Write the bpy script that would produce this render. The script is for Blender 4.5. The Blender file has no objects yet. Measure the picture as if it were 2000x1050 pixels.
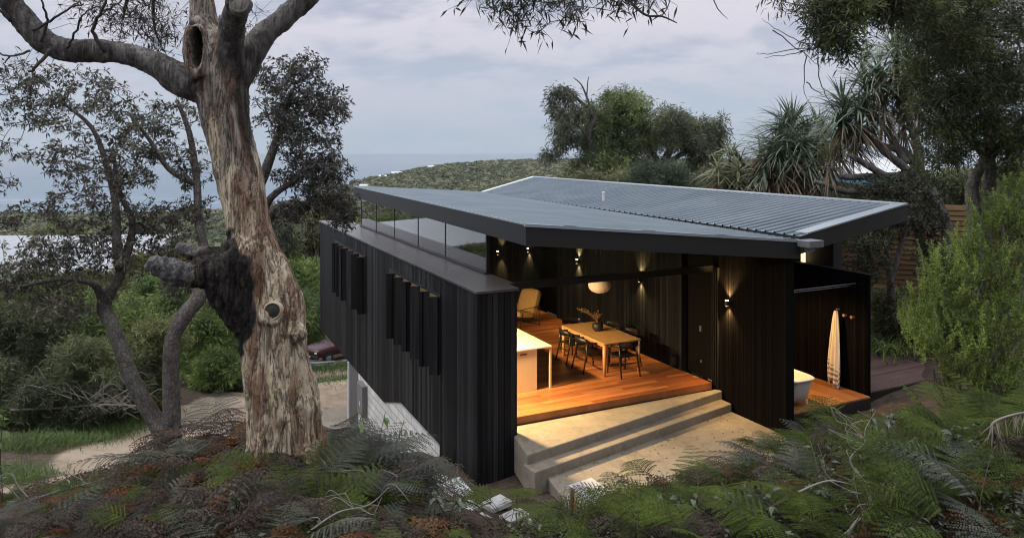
import bpy, bmesh, math, random
import numpy as np
from mathutils import Vector, Matrix, noise as mnoise

random.seed(7)
RNG = np.random.default_rng(11)
SC = bpy.context.scene
COL = SC.collection

# ------------------------------------------------------------------ camera
cam_d = bpy.data.cameras.new("camera")
cam = bpy.data.objects.new("camera", cam_d)
COL.objects.link(cam)
cam.location = (0, 0, 5.0)
cam.rotation_euler = (math.radians(90), 0, 0)
cam_d.sensor_width = 36.0
cam_d.lens = 36.0 * 1400 / 2000
cam_d.shift_y = -(525 - 297) / 2000
cam_d.clip_start = 0.1
cam_d.clip_end = 30000
SC.camera = cam

# ------------------------------------------------------------------ world, sun, exposure
SUN_EL, SUN_AZ = math.radians(52), math.radians(262)      # azimuth clockwise from +Y
world = bpy.data.worlds.new("World")
SC.world = world
world.use_nodes = True
wn, wl = world.node_tree.nodes, world.node_tree.links
wn.clear()
def N(nt, typ, **kw):
    n = nt.nodes.new(typ)
    for k, v in kw.items():
        if k.startswith('i_'):
            n.inputs[k[2:].replace('_', ' ')].default_value = v
        else:
            setattr(n, k, v)
    return n
def ramp(nt, stops, interp='LINEAR'):
    n = nt.nodes.new('ShaderNodeValToRGB')
    cr = n.color_ramp
    cr.interpolation = interp
    while len(cr.elements) > 1:
        cr.elements.remove(cr.elements[-1])
    cr.elements[0].position = stops[0][0]
    cr.elements[0].color = (*stops[0][1], 1) if len(stops[0][1]) == 3 else stops[0][1]
    for p, c in stops[1:]:
        e = cr.elements.new(p)
        e.color = (*c, 1) if len(c) == 3 else c
    return n
wt = world.node_tree
sky = N(wt, 'ShaderNodeTexSky', sky_type='NISHITA', sun_disc=False, sun_elevation=SUN_EL, sun_rotation=SUN_AZ,
        air_density=1.0, dust_density=2.0, ozone_density=2.0)
tc = N(wt, 'ShaderNodeTexCoord')
sep = N(wt, 'ShaderNodeSeparateXYZ')
wl.new(tc.outputs['Generated'], sep.inputs[0])
zc = N(wt, 'ShaderNodeMath', operation='MAXIMUM'); zc.inputs[1].default_value = 0.0
wl.new(sep.outputs['Z'], zc.inputs[0])
za = N(wt, 'ShaderNodeMath', operation='ADD'); za.inputs[1].default_value = 0.34
wl.new(zc.outputs[0], za.inputs[0])
dx = N(wt, 'ShaderNodeMath', operation='DIVIDE'); dy = N(wt, 'ShaderNodeMath', operation='DIVIDE')
wl.new(sep.outputs['X'], dx.inputs[0]); wl.new(za.outputs[0], dx.inputs[1])
wl.new(sep.outputs['Y'], dy.inputs[0]); wl.new(za.outputs[0], dy.inputs[1])
cmb = N(wt, 'ShaderNodeCombineXYZ')
wl.new(dx.outputs[0], cmb.inputs[0]); wl.new(dy.outputs[0], cmb.inputs[1])
mp = N(wt, 'ShaderNodeMapping'); mp.inputs['Scale'].default_value = (1.0, 1.35, 1.0); mp.inputs['Location'].default_value = (3.1, 0.4, 0)
wl.new(cmb.outputs[0], mp.inputs[0])
cn = N(wt, 'ShaderNodeTexNoise', noise_dimensions='3D'); cn.inputs['Scale'].default_value = 2.6
cn.inputs['Detail'].default_value = 6; cn.inputs['Roughness'].default_value = 0.56; cn.inputs['Distortion'].default_value = 0.25
wl.new(mp.outputs[0], cn.inputs['Vector'])
cr = ramp(wt, [(0.38, (0, 0, 0)), (0.58, (1, 1, 1))], 'EASE')
wl.new(cn.outputs['Fac'], cr.inputs[0])
# clear-air colour by elevation and cloud colour by elevation
clear = ramp(wt, [(0.0, (0.31, 0.385, 0.47)), (0.06, (0.35, 0.415, 0.50)), (0.16, (0.345, 0.375, 0.465)), (0.28, (0.345, 0.375, 0.46)), (0.55, (0.72, 0.75, 0.85)), (1.0, (1.25, 1.28, 1.38))])
cloud = ramp(wt, [(0.0, (0.33, 0.40, 0.485)), (0.08, (0.42, 0.44, 0.515)), (0.18, (0.55, 0.525, 0.585)), (0.28, (0.60, 0.58, 0.63)), (0.55, (1.1, 1.08, 1.12)), (1.0, (1.75, 1.72, 1.75))])
wl.new(zc.outputs[0], clear.inputs[0]); wl.new(zc.outputs[0], cloud.inputs[0])
mx = N(wt, 'ShaderNodeMix', data_type='RGBA')
wl.new(cr.outputs[0], mx.inputs['Factor']); wl.new(clear.outputs[0], mx.inputs['A']); wl.new(cloud.outputs[0], mx.inputs['B'])
sc10 = N(wt, 'ShaderNodeVectorMath', operation='SCALE'); sc10.inputs['Scale'].default_value = 9.6
wl.new(mx.outputs['Result'], sc10.inputs[0])
m2 = N(wt, 'ShaderNodeMix', data_type='RGBA'); m2.inputs['Factor'].default_value = 0.93     # mostly cloud, some clear sky through it
wl.new(sky.outputs[0], m2.inputs['A']); wl.new(sc10.outputs[0], m2.inputs['B'])
bg = N(wt, 'ShaderNodeBackground'); bg.inputs['Strength'].default_value = 0.1
wl.new(m2.outputs['Result'], bg.inputs['Color'])
wo = N(wt, 'ShaderNodeOutputWorld'); wl.new(bg.outputs[0], wo.inputs[0])

sun_d = bpy.data.lights.new("sun", 'SUN')
sun_d.energy = 1.0; sun_d.angle = math.radians(28); sun_d.color = (1.0, 0.95, 0.9)
sun = bpy.data.objects.new("sun", sun_d); COL.objects.link(sun)
sdir = Vector((math.sin(SUN_AZ) * math.cos(SUN_EL), math.cos(SUN_AZ) * math.cos(SUN_EL), math.sin(SUN_EL)))
sun.rotation_euler = sdir.to_track_quat('Z', 'Y').to_euler()
sun.location = sdir * 50 + Vector((0, 0, 20))

SC.view_settings.view_transform = 'Standard'
SC.view_settings.look = 'None'
SC.view_settings.exposure = 0.5
SC.view_settings.gamma = 1.0
SC.render.engine = 'CYCLES'
SC.cycles.use_denoising = True
SC.render.filter_size = 1.1
SC.cycles.pixel_filter_type = 'BLACKMAN_HARRIS'
SC.cycles.filter_width = 1.1
SC.cycles.max_bounces = 8
SC.cycles.transparent_max_bounces = 12
SC.cycles.sample_clamp_indirect = 2.5
SC.cycles.caustics_reflective = False
SC.cycles.caustics_refractive = False

# ------------------------------------------------------------------ coordinates
def P(u, v, Y):                       # photo pixel + distance in metres -> world point
    return Vector(((u - 1000) / 1400 * Y, Y, 5.0 - (v - 297) / 1400 * Y))
EN = Vector((0.90145, 0.43288, 0)); ED = Vector((-0.43288, 0.90145, 0)); P0 = Vector((0.05, 13.54, 0))
HANG = math.atan2(EN.y, EN.x)
def H(b, a, z=0.0):                   # house frame: b to the right along the front edge, a back along the long wing
    return P0 + EN * b + ED * a + Vector((0, 0, z))
def toH(X, Y):
    dx_, dy_ = X - P0.x, Y - P0.y
    return dx_ * EN.x + dy_ * EN.y, dx_ * ED.x + dy_ * ED.y

# ------------------------------------------------------------------ materials
MATS = {}
def newmat(name):
    m = bpy.data.materials.new(name); m.use_nodes = True
    nt = m.node_tree
    b = nt.nodes['Principled BSDF']
    MATS[name] = m
    return m, nt, b
def mixc(nt, fac, a, b, blend='MIX'):
    n = nt.nodes.new('ShaderNodeMix'); n.data_type = 'RGBA'; n.blend_type = blend
    for key, val in (('Factor', fac), ('A', a), ('B', b)):
        if hasattr(val, 'links'):
            nt.links.new(val, n.inputs[key])
        elif key == 'Factor':
            n.inputs[key].default_value = val
        else:
            n.inputs[key].default_value = (*val, 1)
    return n.outputs['Result']
def mth(nt, op, a, b=None, clamp=False):
    n = nt.nodes.new('ShaderNodeMath'); n.operation = op; n.use_clamp = clamp
    for k, val in enumerate((a, b)):
        if val is None: continue
        if hasattr(val, 'links'): nt.links.new(val, n.inputs[k])
        else: n.inputs[k].default_value = val
    return n.outputs[0]
def coord(nt, scale=(1, 1, 1), out='Object'):
    t = nt.nodes.new('ShaderNodeTexCoord'); mpn = nt.nodes.new('ShaderNodeMapping')
    mpn.inputs['Scale'].default_value = scale
    nt.links.new(t.outputs[out], mpn.inputs[0])
    return mpn.outputs[0]
def noise(nt, vec, scale, detail=4, rough=0.55, dist=0.0):
    n = nt.nodes.new('ShaderNodeTexNoise')
    n.inputs['Scale'].default_value = scale; n.inputs['Detail'].default_value = detail
    n.inputs['Roughness'].default_value = rough; n.inputs['Distortion'].default_value = dist
    nt.links.new(vec, n.inputs['Vector'])
    return n.outputs['Fac']
def rmp(nt, fac, stops, interp='LINEAR'):
    n = ramp(nt, stops, interp); nt.links.new(fac, n.inputs[0]); return n.outputs[0]
def bump(nt, bsdf, h, strength=0.3, dist=0.01):
    n = nt.nodes.new('ShaderNodeBump'); n.inputs['Strength'].default_value = strength; n.inputs['Distance'].default_value = dist
    nt.links.new(h, n.inputs['Height']); nt.links.new(n.outputs[0], bsdf.inputs['Normal'])
def plain(name, col, rough=0.6, metal=0.0, var=0.15, nscale=6.0, spec=None, bmp=0.0):
    m, nt, b = newmat(name)
    v = coord(nt)
    f = noise(nt, v, nscale, 5)
    c = mixc(nt, f, tuple(x * (1 - var) for x in col), tuple(min(1, x * (1 + var)) for x in col))
    nt.links.new(c, b.inputs['Base Color'])
    b.inputs['Roughness'].default_value = rough; b.inputs['Metallic'].default_value = metal
    if spec is not None: b.inputs['Specular IOR Level'].default_value = spec
    if bmp: bump(nt, b, noise(nt, v, nscale * 6, 6), bmp, 0.01)
    return m
def leafmat(name, cols, rough=0.55, trans=0.25, spec=0.3, patch=None):
    """leaf colours chosen per leaf; some light passes through"""
    m, nt, b = newmat(name)
    g = nt.nodes.new('ShaderNodeNewGeometry')
    st = [(i / max(1, len(cols) - 1), c) for i, c in enumerate(cols)]
    c = rmp(nt, g.outputs['Random Per Island'], st)
    if patch:                       # leaf colour drifts from spray to spray and from plant to plant
        f = rmp(nt, noise(nt, coord(nt), patch, 3, 0.6), [(0.36, (0.5, 0.5, 0.52)), (0.5, (0.95, 0.95, 0.95)), (0.66, (1.55, 1.5, 1.35))])
        c = mixc(nt, 1.0, c, f, 'MULTIPLY')
        oi = nt.nodes.new('ShaderNodeObjectInfo'); c = mixc(nt, 0.8, c, rmp(nt, oi.outputs['Random'], [(0.0, (0.7, 0.68, 0.7)), (0.5, (1.0, 1.0, 1.0)), (1.0, (1.35, 1.2, 0.95))]), 'MULTIPLY')
    nt.links.new(c, b.inputs['Base Color'])
    b.inputs['Roughness'].default_value = rough; b.inputs['Specular IOR Level'].default_value = spec
    if trans > 0:
        t = nt.nodes.new('ShaderNodeBsdfTranslucent'); nt.links.new(c, t.inputs['Color'])
        ms = nt.nodes.new('ShaderNodeMixShader'); ms.inputs[0].default_value = trans
        out = nt.nodes['Material Output']
        nt.links.new(b.outputs[0], ms.inputs[1]); nt.links.new(t.outputs[0], ms.inputs[2]); nt.links.new(ms.outputs[0], out.inputs[0])
    return m
def emit(name, col, strength):
    m, nt, b = newmat(name)
    b.inputs['Base Color'].default_value = (*[x * 0.05 for x in col], 1)
    b.inputs['Emission Color'].default_value = (*col, 1); b.inputs['Emission Strength'].default_value = strength
    return m
def boards(name, width, axis, cols, rough=0.6, gap=0.06, gapcol=0.25, grain=(30, 1.2), bmp=0.5, spec=0.5, lengthwise=None, roughvar=0.0):
    """planks: `axis` is the direction across the planks in object space ('xy' = x+y)"""
    m, nt, b = newmat(name)
    t = nt.nodes.new('ShaderNodeTexCoord'); s = nt.nodes.new('ShaderNodeSeparateXYZ')
    nt.links.new(t.outputs['Object'], s.inputs[0])
    if axis == 'xy': a = mth(nt, 'ADD', s.outputs['X'], s.outputs['Y'])
    else: a = s.outputs[axis]
    k = mth(nt, 'DIVIDE', a, width)
    idx = mth(nt, 'FLOOR', k); fr = mth(nt, 'FRACT', k)
    wn_ = nt.nodes.new('ShaderNodeTexWhiteNoise'); wn_.noise_dimensions = '1D'
    idn = idx
    if lengthwise:                      # butt joints: a shifted length index per board
        lax, ln = lengthwise
        sh = nt.nodes.new('ShaderNodeTexWhiteNoise'); sh.noise_dimensions = '1D'; nt.links.new(idx, sh.inputs['W'])
        lk = mth(nt, 'FLOOR', mth(nt, 'ADD', mth(nt, 'DIVIDE', s.outputs[lax], ln), mth(nt, 'MULTIPLY', sh.outputs['Value'], 7.0)))
        idn = mth(nt, 'ADD', idx, mth(nt, 'MULTIPLY', lk, 37.7))
    nt.links.new(idn, wn_.inputs['W'])
    c = rmp(nt, wn_.outputs['Value'], [(i / max(1, len(cols) - 1), c_) for i, c_ in enumerate(cols)])
    # grain along the board
    mpv = nt.nodes.new('ShaderNodeCombineXYZ')
    nt.links.new(mth(nt, 'MULTIPLY', a, grain[0]), mpv.inputs[0])
    along = {'X': 'Y', 'Y': 'X', 'Z': 'X', 'xy': 'Z'}[axis]
    if axis == 'Z': along_s = mth(nt, 'ADD', s.outputs['X'], s.outputs['Y'])
    else: along_s = s.outputs[along]
    nt.links.new(mth(nt, 'MULTIPLY', along_s, grain[1]), mpv.inputs[1])
    nt.links.new(mth(nt, 'MULTIPLY', wn_.outputs['Value'], 50), mpv.inputs[2])
    g = noise(nt, mpv.outputs[0], 1.0, 5, 0.6)
    g2 = rmp(nt, g, [(0.3, (0.6, 0.6, 0.6)), (0.7, (1.35, 1.35, 1.35))])
    c = mixc(nt, 1.0, c, g2, 'MULTIPLY')
    edge = mth(nt, 'LESS_THAN', mth(nt, 'MINIMUM', fr, mth(nt, 'SUBTRACT', 1.0, fr)), gap / 2)
    c = mixc(nt, edge, c, tuple(x * gapcol for x in cols[0]))
    nt.links.new(c, b.inputs['Base Color'])
    b.inputs['Roughness'].default_value = rough; b.inputs['Specular IOR Level'].default_value = spec
    if roughvar:
        nt.links.new(mth(nt, 'ADD', rough - roughvar / 2, mth(nt, 'MULTIPLY', g, roughvar)), b.inputs['Roughness'])
    h = mth(nt, 'ADD', mth(nt, 'MULTIPLY', g, 0.25), mth(nt, 'SUBTRACT', 1.0, edge))
    bump(nt, b, h, bmp, 0.008)
    return m

M_clad = boards('charred_boards', 0.115, 'xy', [(0.006, 0.006, 0.0065), (0.015, 0.015, 0.0165), (0.045, 0.046, 0.050), (0.010, 0.010, 0.0105), (0.028, 0.0285, 0.031), (0.007, 0.007, 0.0075)], rough=0.6, gap=0.12, gapcol=0.1, grain=(45, 0.8), bmp=0.9, spec=0.1)
M_clad2 = boards('black_battens', 0.075, 'xy', [(0.0042, 0.0036, 0.0038), (0.0068, 0.0058, 0.0060), (0.0033, 0.0028, 0.003), (0.009, 0.0078, 0.0080)], rough=0.65, gap=0.2, gapcol=0.1, grain=(45, 0.8), bmp=0.8, spec=0.02)
M_floor = boards('timber_floor', 0.13, 'Y', [(0.27, 0.092, 0.032), (0.40, 0.155, 0.055), (0.17, 0.05, 0.018), (0.48, 0.20, 0.075), (0.30, 0.105, 0.036), (0.21, 0.066, 0.022)], rough=0.34, gap=0.035, gapcol=0.3, grain=(60, 1.5), bmp=0.15, lengthwise=('X', 1.9), roughvar=0.2)
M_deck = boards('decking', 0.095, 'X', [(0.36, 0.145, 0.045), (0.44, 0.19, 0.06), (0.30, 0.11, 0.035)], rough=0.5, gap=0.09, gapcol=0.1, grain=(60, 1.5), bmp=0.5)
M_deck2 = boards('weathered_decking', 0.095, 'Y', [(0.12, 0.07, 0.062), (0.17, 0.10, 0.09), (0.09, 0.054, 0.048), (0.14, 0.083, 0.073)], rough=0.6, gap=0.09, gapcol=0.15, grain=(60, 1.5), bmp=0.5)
M_fence = boards('fence_boards', 0.155, 'Z', [(0.20, 0.125, 0.06), (0.26, 0.165, 0.08), (0.15, 0.09, 0.045), (0.23, 0.15, 0.075)], rough=0.8, gap=0.05, gapcol=0.2, grain=(40, 1.0), bmp=0.5, lengthwise=('X', 2.4))
M_black = plain('black_metal', (0.012, 0.012, 0.013), 0.45, 0.0, 0.1)
M_matte = plain('matte_black', (0.005, 0.005, 0.005), 0.8, 0, 0.1, spec=0.05)
M_inner = boards('shaded_charred_boards', 0.115, 'xy', [(0.007, 0.0082, 0.0105), (0.011, 0.0128, 0.0162), (0.020, 0.0228, 0.028), (0.009, 0.0105, 0.0135), (0.015, 0.0172, 0.0215)], rough=0.7, gap=0.12, gapcol=0.1, grain=(45, 0.8), bmp=0.8, spec=0.05)  # wing cladding again, with the room's dimmer light painted in as darker boards
M_fascia = plain('charcoal_fascia', (0.013, 0.0135, 0.0155), 0.55, 0.0, 0.08, 2.0)
M_soffit = plain('dark_soffit', (0.02, 0.019, 0.018), 0.7, 0, 0.1)
M_white = plain('white_trim', (0.62, 0.64, 0.66), 0.45, 0, 0.05)
M_flash = plain('pale_flashing', (0.32, 0.37, 0.42), 0.4, 0.3, 0.06)
M_cream = plain('cream_joinery', (0.62, 0.53, 0.36), 0.5, 0, 0.05, 2)
M_bench = plain('pale_benchtop', (0.72, 0.64, 0.48), 0.3, 0, 0.04, 3)
M_oak = boards('pale_oak', 0.16, 'X', [(0.46, 0.27, 0.11), (0.52, 0.31, 0.13), (0.42, 0.24, 0.10)], rough=0.4, gap=0.0, grain=(50, 2), bmp=0.05)
M_blackwood = plain('black_timber', (0.010, 0.009, 0.008), 0.4, 0, 0.2)
M_tan = plain('tan_canvas', (0.48, 0.33, 0.14), 0.85, 0, 0.1, 8, bmp=0.15)
M_vase = plain('dark_ceramic', (0.015, 0.014, 0.013), 0.5, 0, 0.2, 20)
M_dry = leafmat('dried_stems', [(0.20, 0.13, 0.05), (0.30, 0.20, 0.09), (0.14, 0.08, 0.03)], trans=0.1)
M_tub = plain('white_enamel', (0.72, 0.70, 0.66), 0.2, 0, 0.02, 3)
M_tubout = plain('grey_enamel', (0.42, 0.42, 0.41), 0.35, 0, 0.03, 3)
M_knob = plain('timber_knob', (0.42, 0.2, 0.1), 0.5)
M_zinc = plain('gutter_metal', (0.20, 0.22, 0.25), 0.4, 0.5, 0.05)
M_rust = plain('rust_red_paint', (0.20, 0.02, 0.015), 0.6)

def roofmat():
    m, nt, b = newmat('roof_steel')
    v = coord(nt); n1 = noise(nt, v, 0.8, 5, 0.6); n2 = noise(nt, coord(nt, (0.6, 6, 1)), 1.5, 4)
    f = mth(nt, 'ADD', mth(nt, 'MULTIPLY', n1, 0.6), mth(nt, 'MULTIPLY', n2, 0.4))
    c = rmp(nt, f, [(0.35, (0.115, 0.15, 0.185)), (0.65, (0.18, 0.222, 0.26))])
    nt.links.new(c, b.inputs['Base Color'])
    b.inputs['Metallic'].default_value = 0.35
    nt.links.new(mth(nt, 'ADD', 0.33, mth(nt, 'MULTIPLY', n1, 0.22)), b.inputs['Roughness'])
    return m
M_roof = roofmat()
def parapetmat():
    m, nt, b = newmat('parapet_flashing')
    v = coord(nt); n1 = noise(nt, v, 1.3, 5, 0.6)
    c = rmp(nt, n1, [(0.35, (0.09, 0.085, 0.083)), (0.65, (0.15, 0.143, 0.14))])
    nt.links.new(c, b.inputs['Base Color']); b.inputs['Metallic'].default_value = 0.5
    nt.links.new(mth(nt, 'ADD', 0.2, mth(nt, 'MULTIPLY', n1, 0.22)), b.inputs['Roughness'])
    return m
M_para = parapetmat()
def glassmat(name='window_glass', k=1.7):
    m, nt, b = newmat(name)
    nt.nodes.remove(b)
    tr = nt.nodes.new('ShaderNodeBsdfTransparent'); tr.inputs[0].default_value = (0.9, 0.94, 0.93, 1)
    gl = nt.nodes.new('ShaderNodeBsdfGlossy'); gl.inputs['Roughness'].default_value = 0.012; gl.inputs['Color'].default_value = (1, 1, 1, 1)
    fr = nt.nodes.new('ShaderNodeFresnel'); fr.inputs[0].default_value = 1.5
    f = mth(nt, 'MULTIPLY', fr.outputs[0], k, True)
    ms = nt.nodes.new('ShaderNodeMixShader')
    nt.links.new(f, ms.inputs[0]); nt.links.new(tr.outputs[0], ms.inputs[1]); nt.links.new(gl.outputs[0], ms.inputs[2])
    nt.links.new(ms.outputs[0], nt.nodes['Material Output'].inputs[0])
    return m
M_glass = glassmat(k=2.3); M_glass2 = glassmat('coated_glass', 0.35)
def concmat(name, c0, c1, rough=0.75):
    m, nt, b = newmat(name)
    v = coord(nt); n1 = noise(nt, v, 1.1, 8, 0.65, 0.4); n2 = noise(nt, v, 14, 6, 0.6); n3 = noise(nt, v, 90, 3)
    f = mth(nt, 'ADD', mth(nt, 'MULTIPLY', n1, 0.7), mth(nt, 'MULTIPLY', n2, 0.3))
    c = rmp(nt, f, [(0.32, c0), (0.5, tuple((a + b_) / 2 for a, b_ in zip(c0, c1))), (0.68, c1)])
    sp = rmp(nt, noise(nt, v, 3.2, 8, 0.7, 0.8), [(0.38, (0.74, 0.73, 0.71)), (0.5, (1, 1, 1)), (0.6, (1.05, 1.045, 1.04))])
    c = mixc(nt, 0.7, c, sp, 'MULTIPLY')
    nt.links.new(c, b.inputs['Base Color']); b.inputs['Roughness'].default_value = rough
    bump(nt, b, mth(nt, 'ADD', n3, n2), 0.25, 0.004)
    return m
M_conc = concmat('concrete', (0.17, 0.15, 0.12), (0.30, 0.265, 0.215))
M_conc2 = concmat('pale_concrete', (0.38, 0.39, 0.40), (0.50, 0.51, 0.52))
def blockmat():
    m, nt, b = newmat('white_blockwork')
    t = nt.nodes.new('ShaderNodeTexCoord'); s = nt.nodes.new('ShaderNodeSeparateXYZ'); nt.links.new(t.outputs['Object'], s.inputs[0])
    cb = nt.nodes.new('ShaderNodeCombineXYZ')
    nt.links.new(mth(nt, 'ADD', s.outputs['X'], s.outputs['Y']), cb.inputs[0]); nt.links.new(s.outputs['Z'], cb.inputs[1])
    br = nt.nodes.new('ShaderNodeTexBrick'); nt.links.new(cb.outputs[0], br.inputs['Vector'])
    br.inputs['Color1'].default_value = (0.58, 0.58, 0.575, 1); br.inputs['Color2'].default_value = (0.70, 0.70, 0.69, 1)
    br.inputs['Mortar'].default_value = (0.26, 0.26, 0.255, 1); br.inputs['Scale'].default_value = 1.0
    br.inputs['Mortar Size'].default_value = 0.012; br.inputs['Brick Width'].default_value = 0.4; br.inputs['Row Height'].default_value = 0.2
    n1 = noise(nt, coord(nt), 2.5, 6)
    c = mixc(nt, 0.6, br.outputs['Color'], rmp(nt, n1, [(0.3, (0.7, 0.69, 0.67)), (0.65, (1, 1, 1))]), 'MULTIPLY')
    nt.links.new(c, b.inputs['Base Color']); b.inputs['Roughness'].default_value = 0.85
    bump(nt, b, mth(nt, 'SUBTRACT', 1.0, br.outputs['Fac']), 0.5, 0.006)
    return m
M_block = blockmat()

# ------------------------------------------------------------------ mesh helpers
def tag(o, label=None, cat=None, group=None, kind=None):
    if label: o['label'] = label
    if cat: o['category'] = cat
    if group: o['group'] = group
    if kind: o['kind'] = kind
    return o
def empty(name, loc=(0, 0, 0), rz=0.0):
    o = bpy.data.objects.new(name, None); COL.objects.link(o)
    o.location = loc; o.rotation_euler = (0, 0, rz); o.empty_display_size = 0.2
    return o
def mesh_arrays(name, V, faces4=None, faces3=None, mat=None, parent=None, smooth=False):
    me = bpy.data.meshes.new(name)
    V = np.asarray(V, dtype=np.float32).reshape(-1, 3)
    parts, starts, n0 = [], [], 0
    for F, k in ((faces4, 4), (faces3, 3)):
        if F is None or len(F) == 0: continue
        F = np.asarray(F, dtype=np.int32).reshape(-1, k)
        parts.append(F.ravel()); starts.append(n0 + np.arange(len(F), dtype=np.int32) * k); n0 += len(F) * k
    li = np.concatenate(parts); ls = np.concatenate(starts)
    me.vertices.add(len(V)); me.vertices.foreach_set('co', V.ravel())
    me.loops.add(len(li)); me.loops.foreach_set('vertex_index', li)
    me.polygons.add(len(ls)); me.polygons.foreach_set('loop_start', ls)
    me.polygons.foreach_set('use_smooth', np.full(len(ls), smooth))
    me.update(calc_edges=True); me.validate()
    if mat: me.materials.append(mat)
    o = bpy.data.objects.new(name, me); COL.objects.link(o)
    if parent: o.parent = parent
    return o
class MB:
    """collects shapes that become ONE mesh object"""
    def __init__(s): s.v = []; s.f = []
    def add(s, vs, fs):
        n = len(s.v); s.v += [tuple(p) for p in vs]; s.f += [tuple(i + n for i in f) for f in fs]; return s
    def box(s, x0, x1, y0, y1, z0, z1):
        vs = [(x0, y0, z0), (x1, y0, z0), (x1, y1, z0), (x0, y1, z0), (x0, y0, z1), (x1, y0, z1), (x1, y1, z1), (x0, y1, z1)]
        return s.add(vs, [(0, 3, 2, 1), (4, 5, 6, 7), (0, 1, 5, 4), (1, 2, 6, 5), (2, 3, 7, 6), (3, 0, 4, 7)])
    def prism(s, poly, z0, z1):
        """vertical prism; z0/z1 numbers or per-vertex lists; poly counter-clockwise"""
        n = len(poly)
        z0 = [z0] * n if not hasattr(z0, '__len__') else z0
        z1 = [z1] * n if not hasattr(z1, '__len__') else z1
        vs = [(p[0], p[1], z0[i]) for i, p in enumerate(poly)] + [(p[0], p[1], z1[i]) for i, p in enumerate(poly)]
        fs = [tuple(range(n))[::-1], tuple(range(n, 2 * n))]
        fs += [(i, (i + 1) % n, n + (i + 1) % n, n + i) for i in range(n)]
        return s.add(vs, fs)
    def tube(s, pts, rad, k=8, cap=True):
        pts = [Vector(p) for p in pts]
        rad = [rad] * len(pts) if not hasattr(rad, '__len__') else rad
        n0 = len(s.v); ref = None
        for i, p in enumerate(pts):
            t = (pts[min(i + 1, len(pts) - 1)] - pts[max(i - 1, 0)])
            t = t.normalized() if t.length > 1e-9 else Vector((0, 0, 1))
            if ref is None: ref = Vector((1, 0, 0)) if abs(t.x) < 0.8 else Vector((0, 1, 0))
            x = (ref - t * ref.dot(t)).normalized(); y = t.cross(x); ref = x
            for j in range(k):
                a = 2 * math.pi * j / k
                s.v.append(tuple(p + (x * math.cos(a) + y * math.sin(a)) * rad[i]))
        for i in range(len(pts) - 1):
            for j in range(k):
                a, b = n0 + i * k + j, n0 + i * k + (j + 1) % k
                s.f.append((a, b, b + k, a + k))
        if cap:
            s.f.append(tuple(n0 + j for j in range(k))[::-1]); m = n0 + (len(pts) - 1) * k
            s.f.append(tuple(m + j for j in range(k)))
        return s
    def lathe(s, prof, c=(0, 0, 0), k=24):
        n0 = len(s.v)
        for r, z in prof:
            for j in range(k):
                a = 2 * math.pi * j / k
                s.v.append((c[0] + r * math.cos(a), c[1] + r * math.sin(a), c[2] + z))
        for i in range(len(prof) - 1):
            for j in range(k):
                a, b = n0 + i * k + j, n0 + i * k + (j + 1) % k
                s.f.append((a, b, b + k, a + k))
        return s
    def build(s, name, mat, parent=None, bevel=0.0, smooth=False, segs=2):
        me = bpy.data.meshes.new(name); me.from_pydata(s.v, [], s.f); me.update()
        if mat: me.materials.append(mat)
        o = bpy.data.objects.new(name, me); COL.objects.link(o)
        if parent: o.parent = parent
        if bevel:
            bv = o.modifiers.new('bevel', 'BEVEL'); bv.width = bevel; bv.segments = segs; bv.limit_method = 'ANGLE'
        if smooth:
            me.polygons.foreach_set('use_smooth', [True] * len(me.polygons))
        return o
def copy_tree(o, parent=None):
    c = o.copy(); COL.objects.link(c)
    if parent: c.parent = parent
    for ch in o.children: copy_tree(ch, c)
    return c

# ------------------------------------------------------------------ terrain
CP = []   # (X, Y, z)
def cp(X, Y, z): CP.append((X, Y, z))
def cpp(u, v, Y): p = P(u, v, Y); CP.append((p.x, p.y, p.z))
def cph(b, a, z): p = H(b, a); CP.append((p.x, p.y, z))
for q in [(-10, -5, 4.2), (0, -5, 4.4), (10, -5, 5.2), (0, 0, 3.2), (-6, 2, 2.7), (6, 2, 3.6), (0, 3, 2.35), (0, 5, 1.45), (0, 7, 0.6), (0, 9, -0.15), (0.3, 10.7, -0.55),
          (-2.8, 9, 0.75), (-2.0, 7, 1.1), (-4.5, 8.5, 0.75), (-4, 6, 1.5), (-7, 8, 0.35), (-8, 5, 1.4), (-1.8, 10.4, 0.0),
          (3.0, 7.2, 1.25), (3.6, 9, 0.7), (4.6, 6, 1.8), (6, 8, 1.6), (2.2, 9.5, 0.1), (5.4, 10.6, 0.45), (7.5, 10.5, 0.85), (9.5, 12, 0.55), (10.5, 15, 0.35), (8, 13.2, -0.1), (13, 14, 1.3),
          (-5.74, 12, -0.08), (-4.0, 11.5, -0.1), (-3, 12.5, -0.75), (-9, 10, -0.25), (-14, 12, -0.6)]:
    cp(*q)
for q in [(0.8, -2.2, -0.56), (2.5, -2.5, -0.57), (4.5, -2.3, -0.58), (1, 0.5, -0.75), (3, 3, -0.9), (6, -2.4, -0.45), (6.5, 1, -0.5), (9.2, 0, -0.5), (9, 6, -0.5), (6, 12, -1.2),
          (2, 8, -2.6), (2, 13, -4.2), (-1.0, -0.6, -0.92), (-1.15, 1.3, -1.12), (-1.1, 3.2, -1.7), (-1.1, 6, -2.9), (-1.0, 9.7, -3.5), (-2.2, 0.5, -1.1), (-2.3, 3, -1.75), (-2.3, 6, -3.0), (-1, 13.5, -4.3),
          (9.5, 14, -0.6), (12, 4, 0.0), (12, 10, 0.3), (6, 17, -2.5), (3, 20, -5.5)]:
    cph(*q)
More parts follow.
